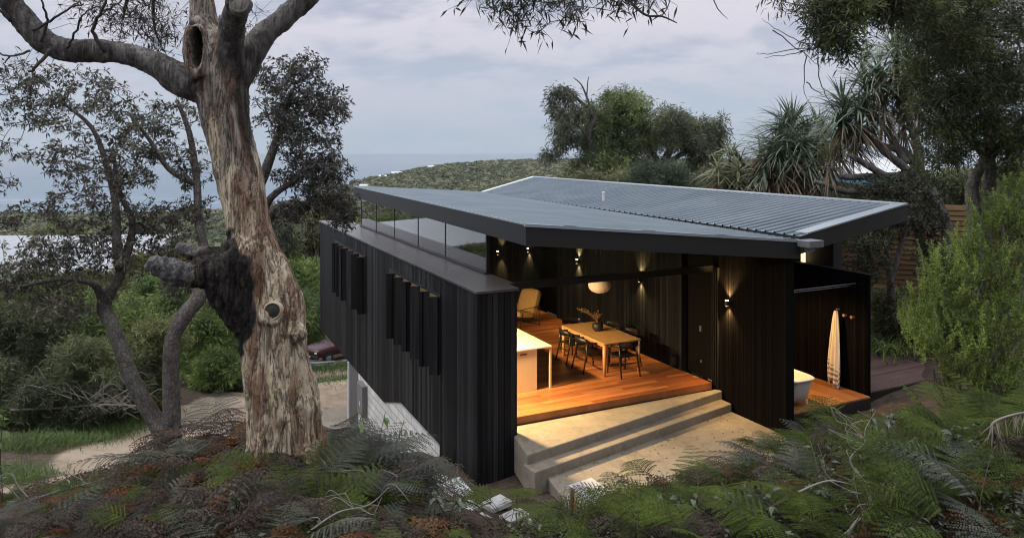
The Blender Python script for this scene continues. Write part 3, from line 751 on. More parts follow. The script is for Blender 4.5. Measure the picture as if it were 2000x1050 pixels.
# ------------------------------------------------------------------ furniture
tb = empty('dining_table', H(3.325, 2.24, 0), HANG); tag(tb, 'long pale oak dining table with rounded corner legs', 'table')
mm = MB(); mm.box(-0.505, 0.505, -0.96, 0.96, 0.712, 0.745); mm.build('tabletop', M_oak, tb, 0.018, segs=3)
mm = MB(); mm.box(-0.46, 0.46, -0.90, -0.875, 0.64, 0.7115); mm.box(-0.46, 0.46, 0.875, 0.90, 0.64, 0.7115); mm.box(-0.455, -0.43, -0.874, 0.874, 0.64, 0.7115); mm.box(0.43, 0.455, -0.874, 0.874, 0.64, 0.7115); mm.build('apron', M_oak, tb)
for sx in (-1, 1):
    for sy in (-1, 1):
        mm = MB(); mm.tube([(sx * 0.46, sy * 0.915, 0), (sx * 0.46, sy * 0.915, 0.71)], [0.033, 0.043], 14); mm.build('leg', M_oak, tb, smooth=True)
def make_chair():
    o = empty('dining_chair')
    mm = MB(); mm.box(-0.24, 0.24, -0.22, 0.23, 0.425, 0.46); mm.build('seat', M_blackwood, o, 0.014)
    for sx in (-1, 1):
        mm = MB(); mm.tube([(sx * 0.235, 0.235, 0), (sx * 0.235, 0.21, 0.45), (sx * 0.245, 0.19, 0.645)], [0.015, 0.02, 0.018], 8); mm.build('leg', M_blackwood, o, smooth=True)
        mm = MB(); mm.tube([(sx * 0.25, -0.34, 0), (sx * 0.235, -0.23, 0.45), (sx * 0.225, -0.235, 0.70)], [0.015, 0.021, 0.019], 8); mm.build('leg', M_blackwood, o, smooth=True)
        mm = MB(); mm.tube([(sx * 0.245, 0.22, 0.655), (sx * 0.28, 0.02, 0.66), (sx * 0.26, -0.16, 0.69), (sx * 0.20, -0.27, 0.72)], [0.016, 0.022, 0.021, 0.02], 8); mm.build('armrest', M_blackwood, o, smooth=True)
    n_ = 9; mm = MB(); vs = []; fs = []
    for i in range(n_):
        t = i / (n_ - 1) * 2 - 1; x = t * 0.25; y = -0.235 - 0.085 * (1 - t * t); hh = 0.045 + 0.02 * (1 - t * t)
        vs += [(x, y - 0.012, 0.72 - hh), (x, y - 0.018, 0.725 + hh), (x, y + 0.012, 0.725 + hh), (x, y + 0.014, 0.72 - hh)]
    for i in range(n_ - 1):
        for j in range(4): fs.append((i * 4 + j, i * 4 + (j + 1) % 4, i * 4 + 4 + (j + 1) % 4, i * 4 + 4 + j))
    fs += [(0, 1, 2, 3), tuple((n_ - 1) * 4 + j for j in (3, 2, 1, 0))]
    mm.add(vs, fs); mm.build('backrest', M_blackwood, o, smooth=True)
    mm = MB(); mm.tube([(-0.23, -0.25, 0.3), (0.23, -0.25, 0.3)], 0.012, 6); mm.build('stretcher', M_blackwood, o)
    return o
ch0 = make_chair(); first = True
for b, a, r, lab in [(2.86, 2.68, -90, 'black timber armchair at the far left of the oak table'), (2.86, 1.92, -90, 'black timber armchair at the near left of the oak table, beside the bench'),
                     (3.80, 2.75, 90, 'black timber chair on the far right of the table, only its back rail showing'), (3.80, 1.95, 90, 'black timber chair on the near right of the table against the dark wall'),
                     (3.34, 1.32, 0, 'black timber chair tucked under the near end of the oak table'), (3.30, 3.3, 180, 'black timber chair behind the far end of the oak table')]:
    o = ch0 if first else copy_tree(ch0); first = False
    o.location = H(b, a, 0); o.rotation_euler = (0, 0, HANG + math.radians(r)); tag(o, lab, 'chair', 'black chairs round the dining table')
vs_ = empty('vase', H(3.34, 2.35, 0.745)); tag(vs_, 'round dark ribbed vase of dried stems on the oak table', 'vase')
mm = MB()
k = 40; prof = [(0.0, 0.0), (0.085, 0.0), (0.118, 0.05), (0.125, 0.11), (0.115, 0.165), (0.07, 0.195), (0.045, 0.20), (0.04, 0.17)]
n0 = 0
for r, z in prof:
    for j in range(k):
        aa = 2 * math.pi * j / k; rr = r * (1 + (0.04 if j % 2 else -0.02)); mm.v.append((rr * math.cos(aa), rr * math.sin(aa), z))
for i in range(len(prof) - 1):
    for j in range(k): mm.f.append((i * k + j, i * k + (j + 1) % k, (i + 1) * k + (j + 1) % k, (i + 1) * k + j))
mm.build('pot', M_vase, vs_, smooth=True)
V, Fq = [], []; mm = MB()
rr = random.Random(5)
for i in range(26):
    az = rr.uniform(0, 6.28) if i > 8 else rr.uniform(2.5, 3.6); ln = rr.uniform(0.16, 0.30) if i > 8 else rr.uniform(0.34, 0.52); sp = rr.uniform(0.25, 0.8) if i > 8 else rr.uniform(0.75, 1.0)
    pts = []
    for q in range(6):
        t = q / 5; pts.append(Vector((math.cos(az) * sp * ln * t ** 1.3, math.sin(az) * sp * ln * t ** 1.3, 0.18 + ln * t * (1 - 0.35 * t * sp))))
    mm.tube(pts, [0.005, 0.004, 0.004, 0.003, 0.003, 0.002], 4)
    for q in range(2, 6):
        for w_ in range(4):
            p = pts[q]; d = Vector((rr.uniform(-1, 1), rr.uniform(-1, 1), rr.uniform(-0.3, 1))).normalized() * rr.uniform(0.025, 0.055); s_ = d.cross(Vector((rr.random(), rr.random(), rr.random()))).normalized() * 0.007
            mm.add([p, p + d * 0.5 + s_, p + d, p + d * 0.5 - s_], [(0, 1, 2, 3)])
mm.build('dried_stems', M_dry, vs_)

kb = empty('kitchen_bench', P0, HANG); tag(kb, 'cream kitchen island with pale overhanging top and one slim leg', 'kitchen island')
hb('benchtop', M_bench, (0.25, 1.44, 1.15, 3.9, 0.87, 0.90), bevel=0.004, parent=kb)
hb('cabinet', M_cream, (0.30, 1.10, 1.19, 3.8, 0.0, 0.869), bevel=0.004, parent=kb)
hb('bench_leg', M_cream, (1.39, 1.43, 1.16, 1.20, 0.0, 0.8695), (1.395, 1.435, 1.205, 3.84, 0.845, 0.8695), (1.39, 1.43, 3.845, 3.885, 0.0, 0.8695), parent=kb)
hb('cabinet_handle', plain('bronze_pull', (0.10, 0.05, 0.02), 0.4), (0.70, 0.86, 1.175, 1.189, 0.765, 0.80), bevel=0.004, parent=kb)

ac = empty('armchair', H(3.25, 6.35, 0), HANG + math.radians(112)); tag(ac, 'tan canvas sling armchair with thin black metal frame', 'armchair')
def cushion(name, cx, cy, cz, lx, ly, lz, tilt, mat):
    me = bmesh.new(); bmesh.ops.create_cube(me, size=1); bmesh.ops.subdivide_edges(me, edges=me.edges, cuts=6, use_grid_fill=True)
    R = Matrix.Rotation(tilt, 3, 'X')
    for v in me.verts:
        x, y, z = v.co * 2
        f = (1 - x * x * 0.5) * (1 - y * y * 0.5)
        pz = z * (0.35 + 0.65 * max(0, f)) + 0.07 * math.sin(x * 4) * math.cos(y * 3)
        v.co = R @ Vector((x * lx / 2 * (1 - 0.06 * y * y), y * ly / 2 * (1 - 0.06 * x * x), pz * lz / 2)) + Vector((cx, cy, cz))
    m_ = bpy.data.meshes.new(name); me.to_mesh(m_); me.free(); m_.materials.append(mat)
    m_.polygons.foreach_set('use_smooth', [True] * len(m_.polygons))
    o = bpy.data.objects.new(name, m_); COL.objects.link(o); o.parent = ac; return o
cushion('seat_cushion', 0, 0.05, 0.36, 0.66, 0.66, 0.2, math.radians(10), M_tan)
cushion('back_cushion', 0, -0.38, 0.66, 0.66, 0.72, 0.2, math.radians(112), M_tan)
mm = MB()
for sx in (-0.37, 0.37):
    mm.tube([(sx, 0.38, 0), (sx, 0.38, 0.56), (sx, -0.42, 0.56), (sx, -0.42, 0.0)], 0.012, 8)
    mm.tube([(sx, 0.38, 0.34), (sx, -0.25, 0.22), (sx, -0.52, 0.92)], 0.012, 8)
for y, z in ((0.38, 0.34), (-0.25, 0.22), (-0.52, 0.92), (-0.42, 0.03)): mm.tube([(-0.37, y, z), (0.37, y, z)], 0.012, 8)
mm.build('frame', M_black, ac)

# bathtub
bt = empty('bathtub', H(5.47, -1.12, -0.1), HANG); tag(bt, 'freestanding white bathtub with rolled rim on the lit deck', 'bathtub')
def rring(hx, hy, rc, z, k=48):
    out = []
    for j in range(k):
        t = 2 * math.pi * j / k; c_, s_ = math.cos(t), math.sin(t); e = 0.38
        out.append((math.copysign(abs(c_) ** e, c_) * hx, math.copysign(abs(s_) ** e, s_) * hy, z))
    return out
def ringmesh(rs):
    mm = MB(); k = len(rs[0])
    for r in rs: mm.v += r
    for i in range(len(rs) - 1):
        for j in range(k): mm.f.append((i * k + j, i * k + (j + 1) % k, (i + 1) * k + (j + 1) % k, (i + 1) * k + j))
    return mm, k
mm, k = ringmesh([rring(0.22, 0.58, 0, 0.10), rring(0.27, 0.66, 0, 0.14), rring(0.30, 0.72, 0, 0.30), rring(0.325, 0.765, 0, 0.555)])
mm.f.append(tuple(range(k))[::-1]); mm.build('shell', M_tubout, bt, smooth=True)
mm, k = ringmesh([rring(0.33, 0.77, 0, 0.556), rring(0.365, 0.81, 0, 0.565), rring(0.37, 0.815, 0, 0.585), rring(0.355, 0.80, 0, 0.60), rring(0.315, 0.755, 0, 0.595), rring(0.295, 0.73, 0, 0.56), rring(0.26, 0.66, 0, 0.30), rring(0.20, 0.55, 0, 0.16)])
mm.f.append(tuple(len(mm.v) - k + j for j in range(k))); mm.build('rim', M_tub, bt, smooth=True)
for sx in (-1, 1):
    for sy in (-1, 1):
        mm = MB(); mm.tube([(sx * 0.20, sy * 0.52, 0.14), (sx * 0.25, sy * 0.6, 0.09), (sx * 0.24, sy * 0.6, 0.0)], [0.035, 0.03, 0.028], 8); mm.build('foot', M_tub, bt, smooth=True)
# towel
tw = H(7.20, -1.2, 0.04)
nu, nv = 22, 34; V = []; Fq = []
for j in range(nv + 1):
    t = j / nv; z = 1.52 - t * 1.50
    wdt = 0.03 + 0.155 * t ** 0.75 if t < 0.8 else (0.03 + 0.155 * t ** 0.75) * (1 - (t - 0.8) * 0.9)
    for i in range(nu + 1):
        s_ = i / nu * 2 - 1
        fold = (0.02 + 0.035 * t) * math.sin(s_ * 8 + t * 2.2) + 0.012 * math.sin(s_ * 19 + 5 * t)
        skew = 0.10 * s_ * max(0, t - 0.55)
        V.append((-0.03 - 0.05 * t ** 0.5 + fold, -(s_ * wdt) + 0.03 * t, z - 0.24 * max(0, s_ + 0.2) * t ** 2 + skew))
for j in range(nv):
    for i in range(nu):
        q = j * (nu + 1) + i; Fq.append((q, q + 1, q + nu + 2, q + nu + 1))
def towelmat():
    m, nt, b = newmat('striped_towel')
    t = nt.nodes.new('ShaderNodeTexCoord'); s = nt.nodes.new('ShaderNodeSeparateXYZ'); nt.links.new(t.outputs['Object'], s.inputs[0])
    zz = mth(nt, 'ADD', s.outputs['Z'], mth(nt, 'MULTIPLY', s.outputs['Y'], -0.9))
    f = mth(nt, 'FRACT', mth(nt, 'MULTIPLY', zz, 9.0))
    band = mth(nt, 'MULTIPLY', mth(nt, 'GREATER_THAN', f, 0.5), mth(nt, 'LESS_THAN', zz, 0.30))
    side = mth(nt, 'MULTIPLY', mth(nt, 'LESS_THAN', s.outputs['Y'], -0.125), mth(nt, 'MULTIPLY', mth(nt, 'GREATER_THAN', f, 0.6), mth(nt, 'LESS_THAN', s.outputs['Z'], 1.0)))
    c = mixc(nt, mth(nt, 'MAXIMUM', band, side), (0.76, 0.71, 0.63), (0.26, 0.24, 0.27))
    nt.links.new(c, b.inputs['Base Color']); b.inputs['Roughness'].default_value = 0.95
    bump(nt, b, noise(nt, coord(nt), 120, 3), 0.3, 0.003)
    return m
to = mesh_arrays('towel', V, Fq, None, towelmat(), None, True); to.location = tw; to.rotation_euler = (0, 0, HANG)
sd = to.modifiers.new('thick', 'SOLIDIFY'); sd.thickness = 0.008
tag(to, 'cream beach towel with dark stripes hanging on the black screen', 'towel')
mm = MB(); rr = random.Random(3)
for i in range(26):
    x, y, z = V[nv * (nu + 1) + int(i / 26 * nu)]
    mm.tube([(x, y, z), (x + rr.uniform(-.01, .01), y + rr.uniform(-.015, .015), z - rr.uniform(0.04, 0.1))], [0.004, 0.002], 4)
mm.build('fringe', plain('towel_fringe', (0.5, 0.45, 0.38), 0.9), to)

# ------------------------------------------------------------------ car below the house
def make_car():
    o = empty('parked_car'); tag(o, 'maroon four wheel drive parked at the end of the sandy drive', 'car')
    paint = plain('maroon_paint', (0.055, 0.012, 0.02), 0.28, 0.2, 0.08, 1.0)
    tint = plain('car_glass', (0.02, 0.024, 0.028), 0.15, 0, 0.05, 2, 0.3)
    rub = plain('tyre_rubber', (0.014, 0.014, 0.014), 0.8); alloy = plain('alloy_wheel', (0.42, 0.43, 0.45), 0.35, 0.7)
    sec = [(-2.15, 0.62, 0.98, 0.74), (-2.08, 0.50, 1.10, 0.80), (-1.2, 0.48, 1.12, 0.84), (0.55, 0.46, 1.10, 0.85), (0.75, 0.46, 1.08, 0.85), (1.6, 0.48, 1.03, 0.84), (2.05, 0.52, 0.97, 0.80), (2.18, 0.58, 0.86, 0.72)]
    mm = MB(); vs = []
    for x, z0, z1, w in sec: vs += [(x, -w, z0), (x, -w * 1.02, (z0 + z1) / 2), (x, -w * 0.93, z1), (x, w * 0.93, z1), (x, w * 1.02, (z0 + z1) / 2), (x, w, z0)]
    fs = [(i * 6 + j, i * 6 + (j + 1) % 6, i * 6 + 6 + (j + 1) % 6, i * 6 + 6 + j) for i in range(len(sec) - 1) for j in range(6)] + [(0, 1, 2, 3, 4, 5)[::-1], tuple((len(sec) - 1) * 6 + j for j in range(6))]
    mm.add(vs, fs); mm.build('body', paint, o, 0.04, True)
    mm = MB(); mm.add([(-2.0, -0.78, 1.09), (0.75, -0.78, 1.07), (0.1, -0.66, 1.72), (-1.9, -0.66, 1.75), (-2.0, 0.78, 1.09), (0.75, 0.78, 1.07), (0.1, 0.66, 1.72), (-1.9, 0.66, 1.75)], [(0, 1, 2, 3), (7, 6, 5, 4), (3, 2, 6, 7), (1, 5, 6, 2), (4, 0, 3, 7)]); cab = mm.build('cabin', paint, o, 0.03)
    def pan(name, a): MB().add(a, [(0, 1, 2, 3)]).build(name, tint, o)
    pan('windscreen', [(0.70, -0.68, 1.13), (0.70, 0.68, 1.13), (0.15, 0.60, 1.69), (0.15, -0.60, 1.69)])
    for s in (-1, 1):
        pan('side_window', [(-0.55, s * 0.786, 1.13), (0.55, s * 0.786, 1.13), (0.06, s * 0.682, 1.66), (-0.55, s * 0.682, 1.66)])
        pan('side_window', [(-1.75, s * 0.786, 1.13), (-0.65, s * 0.786, 1.13), (-0.65, s * 0.682, 1.66), (-1.72, s * 0.682, 1.67)])
        MB().box(2.12, 2.19, min(s * 0.42, s * 0.68), max(s * 0.42, s * 0.68), 0.72, 0.84).build('headlight', plain('headlight_lens', (0.6, 0.62, 0.64), 0.15), o, 0.02)
        MB().box(0.42, 0.60, min(s * 0.84, s * 1.0), max(s * 0.84, s * 1.0), 1.08, 1.24).build('wing_mirror', rub, o, 0.03)
        for x in (-1.35, 1.38):
            w_ = empty('wheel', (x, s * 0.74, 0.37)); w_.parent = o
            prof = [(0.2, -0.11), (0.34, -0.115), (0.37, -0.08), (0.37, 0.08), (0.34, 0.115), (0.2, 0.11)]
            t_ = MB(); t_.lathe(prof, (0, 0, 0), 28); q = t_.build('tyre', rub, w_, smooth=True); q.rotation_euler = (math.pi / 2, 0, 0)
            t_ = MB(); t_.lathe([(0.0, 0.05), (0.06, 0.075), (0.1, 0.05), (0.19, 0.06), (0.215, 0.1), (0.215, -0.1), (0.0, -0.1)], (0, 0, 0), 24); t_.lathe([(0.0, -0.05 - 0.05), (0.06, -0.125), (0.1, -0.102), (0.215, -0.1)], (0, 0, 0), 24); q = t_.build('rim', alloy, w_, smooth=True); q.rotation_euler = (math.pi / 2, 0, 0)
            t_ = MB()
            for k_ in range(12):
                a = 2 * math.pi * k_ / 12; b_ = a + 0.26
                t_.add([(0.36 * math.cos(a) + 0, s * 0.02, 0.0)] * 0 or [(0.45 * math.cos(a), s * 0.125, 0.45 * math.sin(a)), (0.45 * math.cos(b_), s * 0.125, 0.45 * math.sin(b_)), (0.39 * math.cos(b_), s * 0.125, 0.39 * math.sin(b_)), (0.39 * math.cos(a), s * 0.125, 0.39 * math.sin(a))], [(0, 1, 2, 3)] if math.sin(a + .13) > -0.05 else [])
            t_.build('wheel_arch', rub, w_)
    MB().box(2.1, 2.30, -0.82, 0.82, 0.44, 0.62).build('bumper', rub, o, 0.03)
    MB().box(2.15, 2.2, -0.40, 0.40, 0.68, 0.85).build('grille', rub, o, 0.01)
    MB().box(2.301, 2.32, -0.19, 0.19, 0.48, 0.58).build('number_plate', M_white, o, 0.005)
    return o
car = make_car(); cpos = P(636, 707, 46); car.location = (cpos.x + 0.6, 46.8, G(cpos.x + 0.6, 46.8) + 0.12); car.rotation_euler = (0, 0, math.radians(232))
sc_ = empty('scrap_pile'); tag(sc_, 'heap of dark plastic and pale pipes on the grass before the car', 'scrap pile')
p = P(634, 722, 40); z = G(p.x, p.y); sc_.location = (p.x, p.y, z); rr = random.Random(2)
mm = MB()
for i in range(6):
    x, y = rr.uniform(-1.4, 1.4), rr.uniform(-0.6, 0.6); l = rr.uniform(0.8, 1.8); a = rr.uniform(-0.4, 0.4)
    mm.tube([(x - l / 2, y, 0.05 + rr.random() * 0.1), (x + l / 2 * math.cos(a), y + l / 2 * math.sin(a), 0.1 + rr.random() * 0.22)], 0.05, 8)
mm.build('pipes', plain('grey_pipe', (0.3, 0.33, 0.36), 0.5), sc_)
mm = MB(); n_ = 13
for j in range(n_):
    for i in range(n_):
        x, y = (i / (n_ - 1) - 0.5) * 2.8, (j / (n_ - 1) - 0.5) * 1.4; e = max(0, 1 - (x / 1.5) ** 2 - (y / 0.8) ** 2)
        mm.v.append((x, y, 0.28 * e * (0.6 + 0.5 * mnoise.noise((x * 2, y * 2, 1))) - 0.03))
for j in range(n_ - 1):
    for i in range(n_ - 1): mm.f.append((j * n_ + i, j * n_ + i + 1, (j + 1) * n_ + i + 1, (j + 1) * n_ + i))
mm.build('plastic_sheet', plain('black_plastic', (0.02, 0.022, 0.025), 0.35), sc_)
st = empty('red_stake', (0, 0, 0)); p = P(1118, 1000, 11.0); zg = G(p.x, p.y); st.location = (p.x, p.y, zg); tag(st, 'short red painted timber stake standing in the ferns', 'stake')
mm = MB(); mm.box(-0.03, 0.03, -0.03, 0.03, -0.05, 0.36); mm.build('post', M_rust, st, 0.004)
mm = MB(); mm.add([(-0.03, -0.03, 0.3605), (0.03, -0.03, 0.3605), (0.03, 0.03, 0.3605), (-0.03, 0.03, 0.3605), (0, 0, 0.39)], [(0, 1, 4), (1, 2, 4), (2, 3, 4), (3, 0, 4)]); mm.build('tip', M_rust, st)

# ------------------------------------------------------------------ fence and neighbours
fz = [P(1600, 0, 23), P(1990, 0, 21)]
fe = empty('timber_fence', (fz[0].x, fz[0].y, 0), math.atan2(fz[1].y - fz[0].y, fz[1].x - fz[0].x)); tag(fe, 'tall brown horizontal board fence behind the right hand garden', 'fence')
FL = (fz[1] - fz[0]).to_2d().length
mm = MB()
for i in range(21):
    z0 = 0.15 + i * 0.155
    mm.add([(0, -0.03, z0), (FL, -0.03, z0), (FL, 0.0, z0 + 0.158), (0, 0.0, z0 + 0.158), (0, 0.02, z0), (FL, 0.02, z0), (FL, 0.02, z0 + 0.158), (0, 0.02, z0 + 0.158)], [(0, 1, 2, 3), (7, 6, 5, 4), (0, 4, 5, 1), (3, 2, 6, 7)])
mm.build('boards', M_fence, fe)
for i in range(6):
    x = FL * i / 5; MB().box(x - 0.05, x + 0.05, 0.0205, 0.12, -0.8, 3.45).build('post', M_fence, fe)
def simple_house(name, loc, rz, w, d, h, roofh, label, wallm, roofm, fascm, over=0.5):
    o = empty(name, loc, rz); tag(o, label, 'house')
    MB().box(-w / 2, w / 2, -d / 2, d / 2, -4, h).build('wall', wallm, o)
    MB().prism([(-w / 2 - over, -d / 2 - over), (w / 2 + over, -d / 2 - over), (w / 2 + over, d / 2 + over), (-w / 2 - over, d / 2 + over)], h + 0.003, h + 0.28).build('fascia', fascm, o)
    mm = MB(); W_, D_ = w / 2 + over, d / 2 + over
    mm.add([(-W_, -D_, h + 0.284), (W_, -D_, h + 0.284), (W_, D_, h + 0.284), (-W_, D_, h + 0.284), (-W_, 0, h + roofh), (W_, 0, h + roofh)], [(0, 1, 5, 4), (2, 3, 4, 5), (1, 2, 5), (3, 0, 4), (3, 2, 1, 0)])
    mm.build('roof', roofm, o)
    for k_ in range(3 if w > 5 else 0):
        x = (-0.3 + 0.3 * k_) * w; wi = MB().box(x - 0.7, x + 0.7, -d / 2 - 0.03, -d / 2 - 0.002, h - 1.7, h - 0.4).build('window', M_white, o)
        MB().box(x - 0.62, x + 0.62, -d / 2 - 0.036, -d / 2 - 0.0305, h - 1.62, h - 0.48).build('pane', plain('dark_pane', (0.03, 0.035, 0.04), 0.1) if 'dark_pane' not in MATS else MATS['dark_pane'], wi)
    return o
M_pale = plain('pale_roof_steel', (0.55, 0.58, 0.60), 0.35, 0.2, 0.06, 0.6)
M_blue = plain('blue_fascia', (0.05, 0.16, 0.26), 0.5)
p = P(1840, 352, 34); simple_house('neighbour_house', (p.x - 0.6, p.y + 4, 0), math.radians(-8), 3.2, 6, p.z - 0.28, 0.9, 'neighbour house with blue fascia and pale roof beyond the fence', M_fence, M_pale, M_blue)
p = P(1720, 336, 52); simple_house('neighbour_house', (p.x, p.y + 4, 0), 0, 7, 8, p.z - 0.1, 1.1, 'grey house glimpsed behind the pandanus branches', plain('grey_weatherboard', (0.36, 0.37, 0.37), 0.8), M_pale, M_white)
# broad pale roof down the slope on the left
def ribbed_roofmat():
    m, nt, b = newmat('white_roof_sheet')
    t = nt.nodes.new('ShaderNodeTexCoord'); s = nt.nodes.new('ShaderNodeSeparateXYZ'); nt.links.new(t.outputs['Object'], s.inputs[0])
    fr = mth(nt, 'FRACT', mth(nt, 'MULTIPLY', s.outputs['X'], 1.4)); ed = mth(nt, 'LESS_THAN', fr, 0.12)
    c = mixc(nt, ed, (0.31, 0.34, 0.37), (0.23, 0.26, 0.29)); c = mixc(nt, 0.3, c, rmp(nt, noise(nt, coord(nt), 0.4, 5), [(0.3, (0.7, 0.7, 0.7)), (0.7, (1, 1, 1))]), 'MULTIPLY')
    nt.links.new(c, b.inputs['Base Color']); b.inputs['Roughness'].default_value = 0.45
    return m
M_wr = ribbed_roofmat()
def skillion(loc, rz, w, d, h, rise, label):
    o = empty('hillside_house', loc, rz); tag(o, label, 'house')
    MB().prism([(-w / 2, -d / 2), (w / 2, -d / 2), (w / 2, d / 2), (-w / 2, d / 2)], -5, [h, h, h + rise, h + rise]).build('wall', MATS['grey_weatherboard'], o)
    MB().prism([(-w / 2 - .5, -d / 2 - .5), (w / 2 + .5, -d / 2 - .5), (w / 2 + .5, d / 2 + .5), (-w / 2 - .5, d / 2 + .5)], [h + .003, h + .003, h + rise + .003, h + rise + .003], [h + .15, h + .15, h + rise + .15, h + rise + .15]).build('roof', M_wr, o)
    wi = MB().box(-w / 4, w / 4, -d / 2 - 0.05, -d / 2 - 0.002, h - 2, h - 0.5).build('window', MATS['dark_pane'], o)
skillion((-38.5, 51, -4.0), math.radians(4), 24, 9, 1.0, 1.35, 'neighbour house with broad white sheet roof left of the banksias')
skillion((-33, 74, -12.5), math.radians(-25), 14, 10, 3.5, 1.5, 'lower house with pale roof beyond the shrubs on the left')
# ------------------------------------------------------------------ vegetation helpers
def rnd(n): return RNG.random(n)
def unit(v): return v / np.maximum(np.linalg.norm(v, axis=-1, keepdims=True), 1e-9)
def rdirs(n): return unit(RNG.normal(size=(n, 3)))
def leaf_quads(pos, d, L, W, droop=0.0):
    n = len(pos); d = unit(d); s = unit(np.cross(d, rdirs(n))); nn = np.cross(s, d)
    L = np.broadcast_to(L, n)[:, None]; W = np.broadcast_to(W, n)[:, None]
    mid = pos + d * L * 0.45
    tip = pos + d * L; tip[:, 2] -= droop * L[:, 0]
    V = np.stack([pos, mid + s * W / 2 + nn * W * 0.18, tip, mid - s * W / 2 + nn * W * 0.18], 1).reshape(-1, 3)
    return V, np.arange(4 * n).reshape(-1, 4)
def straps(pos, d, L, W, segs=4, droop=0.5, taper=0.8, fold=0.0):
    n = len(pos); d = unit(d); L = np.broadcast_to(L, n)[:, None]; W = np.broadcast_to(W, n)[:, None]; droop = np.broadcast_to(droop, n)
    side = np.cross(d, np.array([0, 0, 1.0])); side = unit(side + 0.15 * RNG.normal(size=(n, 3)))
    rows_ = []
    for i in range(segs + 1):
        t = i / segs
        c = pos + d * L * t; c = c.copy(); c[:, 2] -= droop * L[:, 0] * t * t
        w = W * (0.6 + 0.8 * t if t < 0.3 else max(0.04, (1 - ((t - 0.3) / 0.7) ** 1.6))) / 2
        rows_.append(c + side * w); rows_.append(c - side * w)
    V = np.stack(rows_, 1)
    base = (np.arange(n) * (2 * (segs + 1)))[:, None, None]
    q = np.array([[2 * i, 2 * i + 1, 2 * i + 3, 2 * i + 2] for i in range(segs)])[None]
    return V.reshape(-1, 3), (base + q).reshape(-1, 4)
def vtubes(A, B, r0, r1, k=3):
    A = np.asarray(A); B = np.asarray(B); n = len(A); d = unit(B - A)
    ref = np.where(np.abs(d[:, 2:3]) < 0.9, np.array([[0, 0, 1.0]]), np.array([[1.0, 0, 0]]))
    x = unit(np.cross(d, ref)); y = np.cross(d, x)
    r0 = np.broadcast_to(r0, n)[:, None]; r1 = np.broadcast_to(r1, n)[:, None]; V = []
    for c, r in ((A, r0), (B, r1)):
        for j in range(k):
            a = 2 * math.pi * j / k; V.append(c + (x * math.cos(a) + y * math.sin(a)) * r)
    V = np.stack(V, 1).reshape(-1, 3); b = (np.arange(n) * 2 * k)[:, None, None]
    q = np.array([[j, (j + 1) % k, k + (j + 1) % k, k + j] for j in range(k)])[None]
    return V, (b + q).reshape(-1, 4)
def merge(*vf):
    Vs, Fs, n = [], [], 0
    for V, F in vf:
        if len(V) == 0: continue
        Vs.append(V); Fs.append(F + n); n += len(V)
    return np.concatenate(Vs), np.concatenate(Fs)
def catmull(pts, rad, per=4):
    pts = [Vector(p) for p in pts]; out, ro = [], []
    for i in range(len(pts) - 1):
        p0, p1, p2, p3 = pts[max(i - 1, 0)], pts[i], pts[i + 1], pts[min(i + 2, len(pts) - 1)]
        for j in range(per):
            t = j / per
            out.append(0.5 * ((2 * p1) + (p2 - p0) * t + (2 * p0 - 5 * p1 + 4 * p2 - p3) * t * t + (3 * p1 - p0 - 3 * p2 + p3) * t ** 3)); ro.append(rad[i] + (rad[i + 1] - rad[i]) * t)
    out.append(pts[-1]); ro.append(rad[-1]); return out, ro
def grow(trunks, targets, rtip=0.006, rgain=0.011, k=5, bend=0.12, sides=9, rmax=0.5):
    """limbs: every target is joined by a curved branch to the nearest wood already there"""
    mb = MB(); nodes = np.zeros((len(targets) * 6 + 600, 3)); nrad = np.zeros(len(nodes)); nn = 0
    for pts, rad in trunks:
        p, r = catmull(pts, rad); mb.tube(p, r, sides)
        for a, b in zip(p, r): nodes[nn] = a; nrad[nn] = b; nn += 1
    T = np.asarray(targets)
    if len(T):
        d0 = np.min(np.linalg.norm(T[:, None] - nodes[None, :nn], axis=-1), 1)
        for i in np.argsort(d0):
            t = T[i]; v = t - nodes[:nn]; d = np.linalg.norm(v, axis=1)
            cost = d + 0.35 * np.maximum(0, -v[:, 2])
            j = int(np.argmin(cost)); L = d[j]
            if L < 0.02: continue
            a = nodes[j].copy(); side = RNG.normal(size=3) * bend * L; side[2] += 0.05 * L
            r0 = min(nrad[j] * rmax + rtip * 0.3, rtip + rgain * L); ps, rs = [], []
            for q in range(6):
                tt = q / 5; ps.append(a + (t - a) * tt + side * math.sin(math.pi * tt)); rs.append(r0 + (rtip - r0) * tt)
            mb.tube(ps, rs, k, cap=False)
            for q in range(1, 6): nodes[nn] = ps[q]; nrad[nn] = rs[q]; nn += 1
    return mb
def blob(u, v, Y, ru, rv, ry, n, power=0.5):
    """n points inside an ellipsoid whose picture size is ru x rv pixels"""
    d = rdirs(n) * (rnd(n) ** power)[:, None]; c = np.array(P(u, v, Y)); s = Y / 1400
    return c + d * np.array([ru * s, ry, rv * s])
def rosettes(pos, d, L, W, n=9, spread=0.9, droop=0.15):
    m = len(pos); pp = np.repeat(pos, n, 0); dd = np.repeat(unit(d), n, 0)
    dirs = unit(dd * (1 - spread) + unit(np.cross(dd, rdirs(m * n))) * spread + 0.25 * RNG.normal(size=(m * n, 3)))
    return leaf_quads(pp + dirs * 0.01, dirs, L * (0.7 + 0.6 * rnd(m * n)), W * (0.8 + 0.4 * rnd(m * n)), droop)

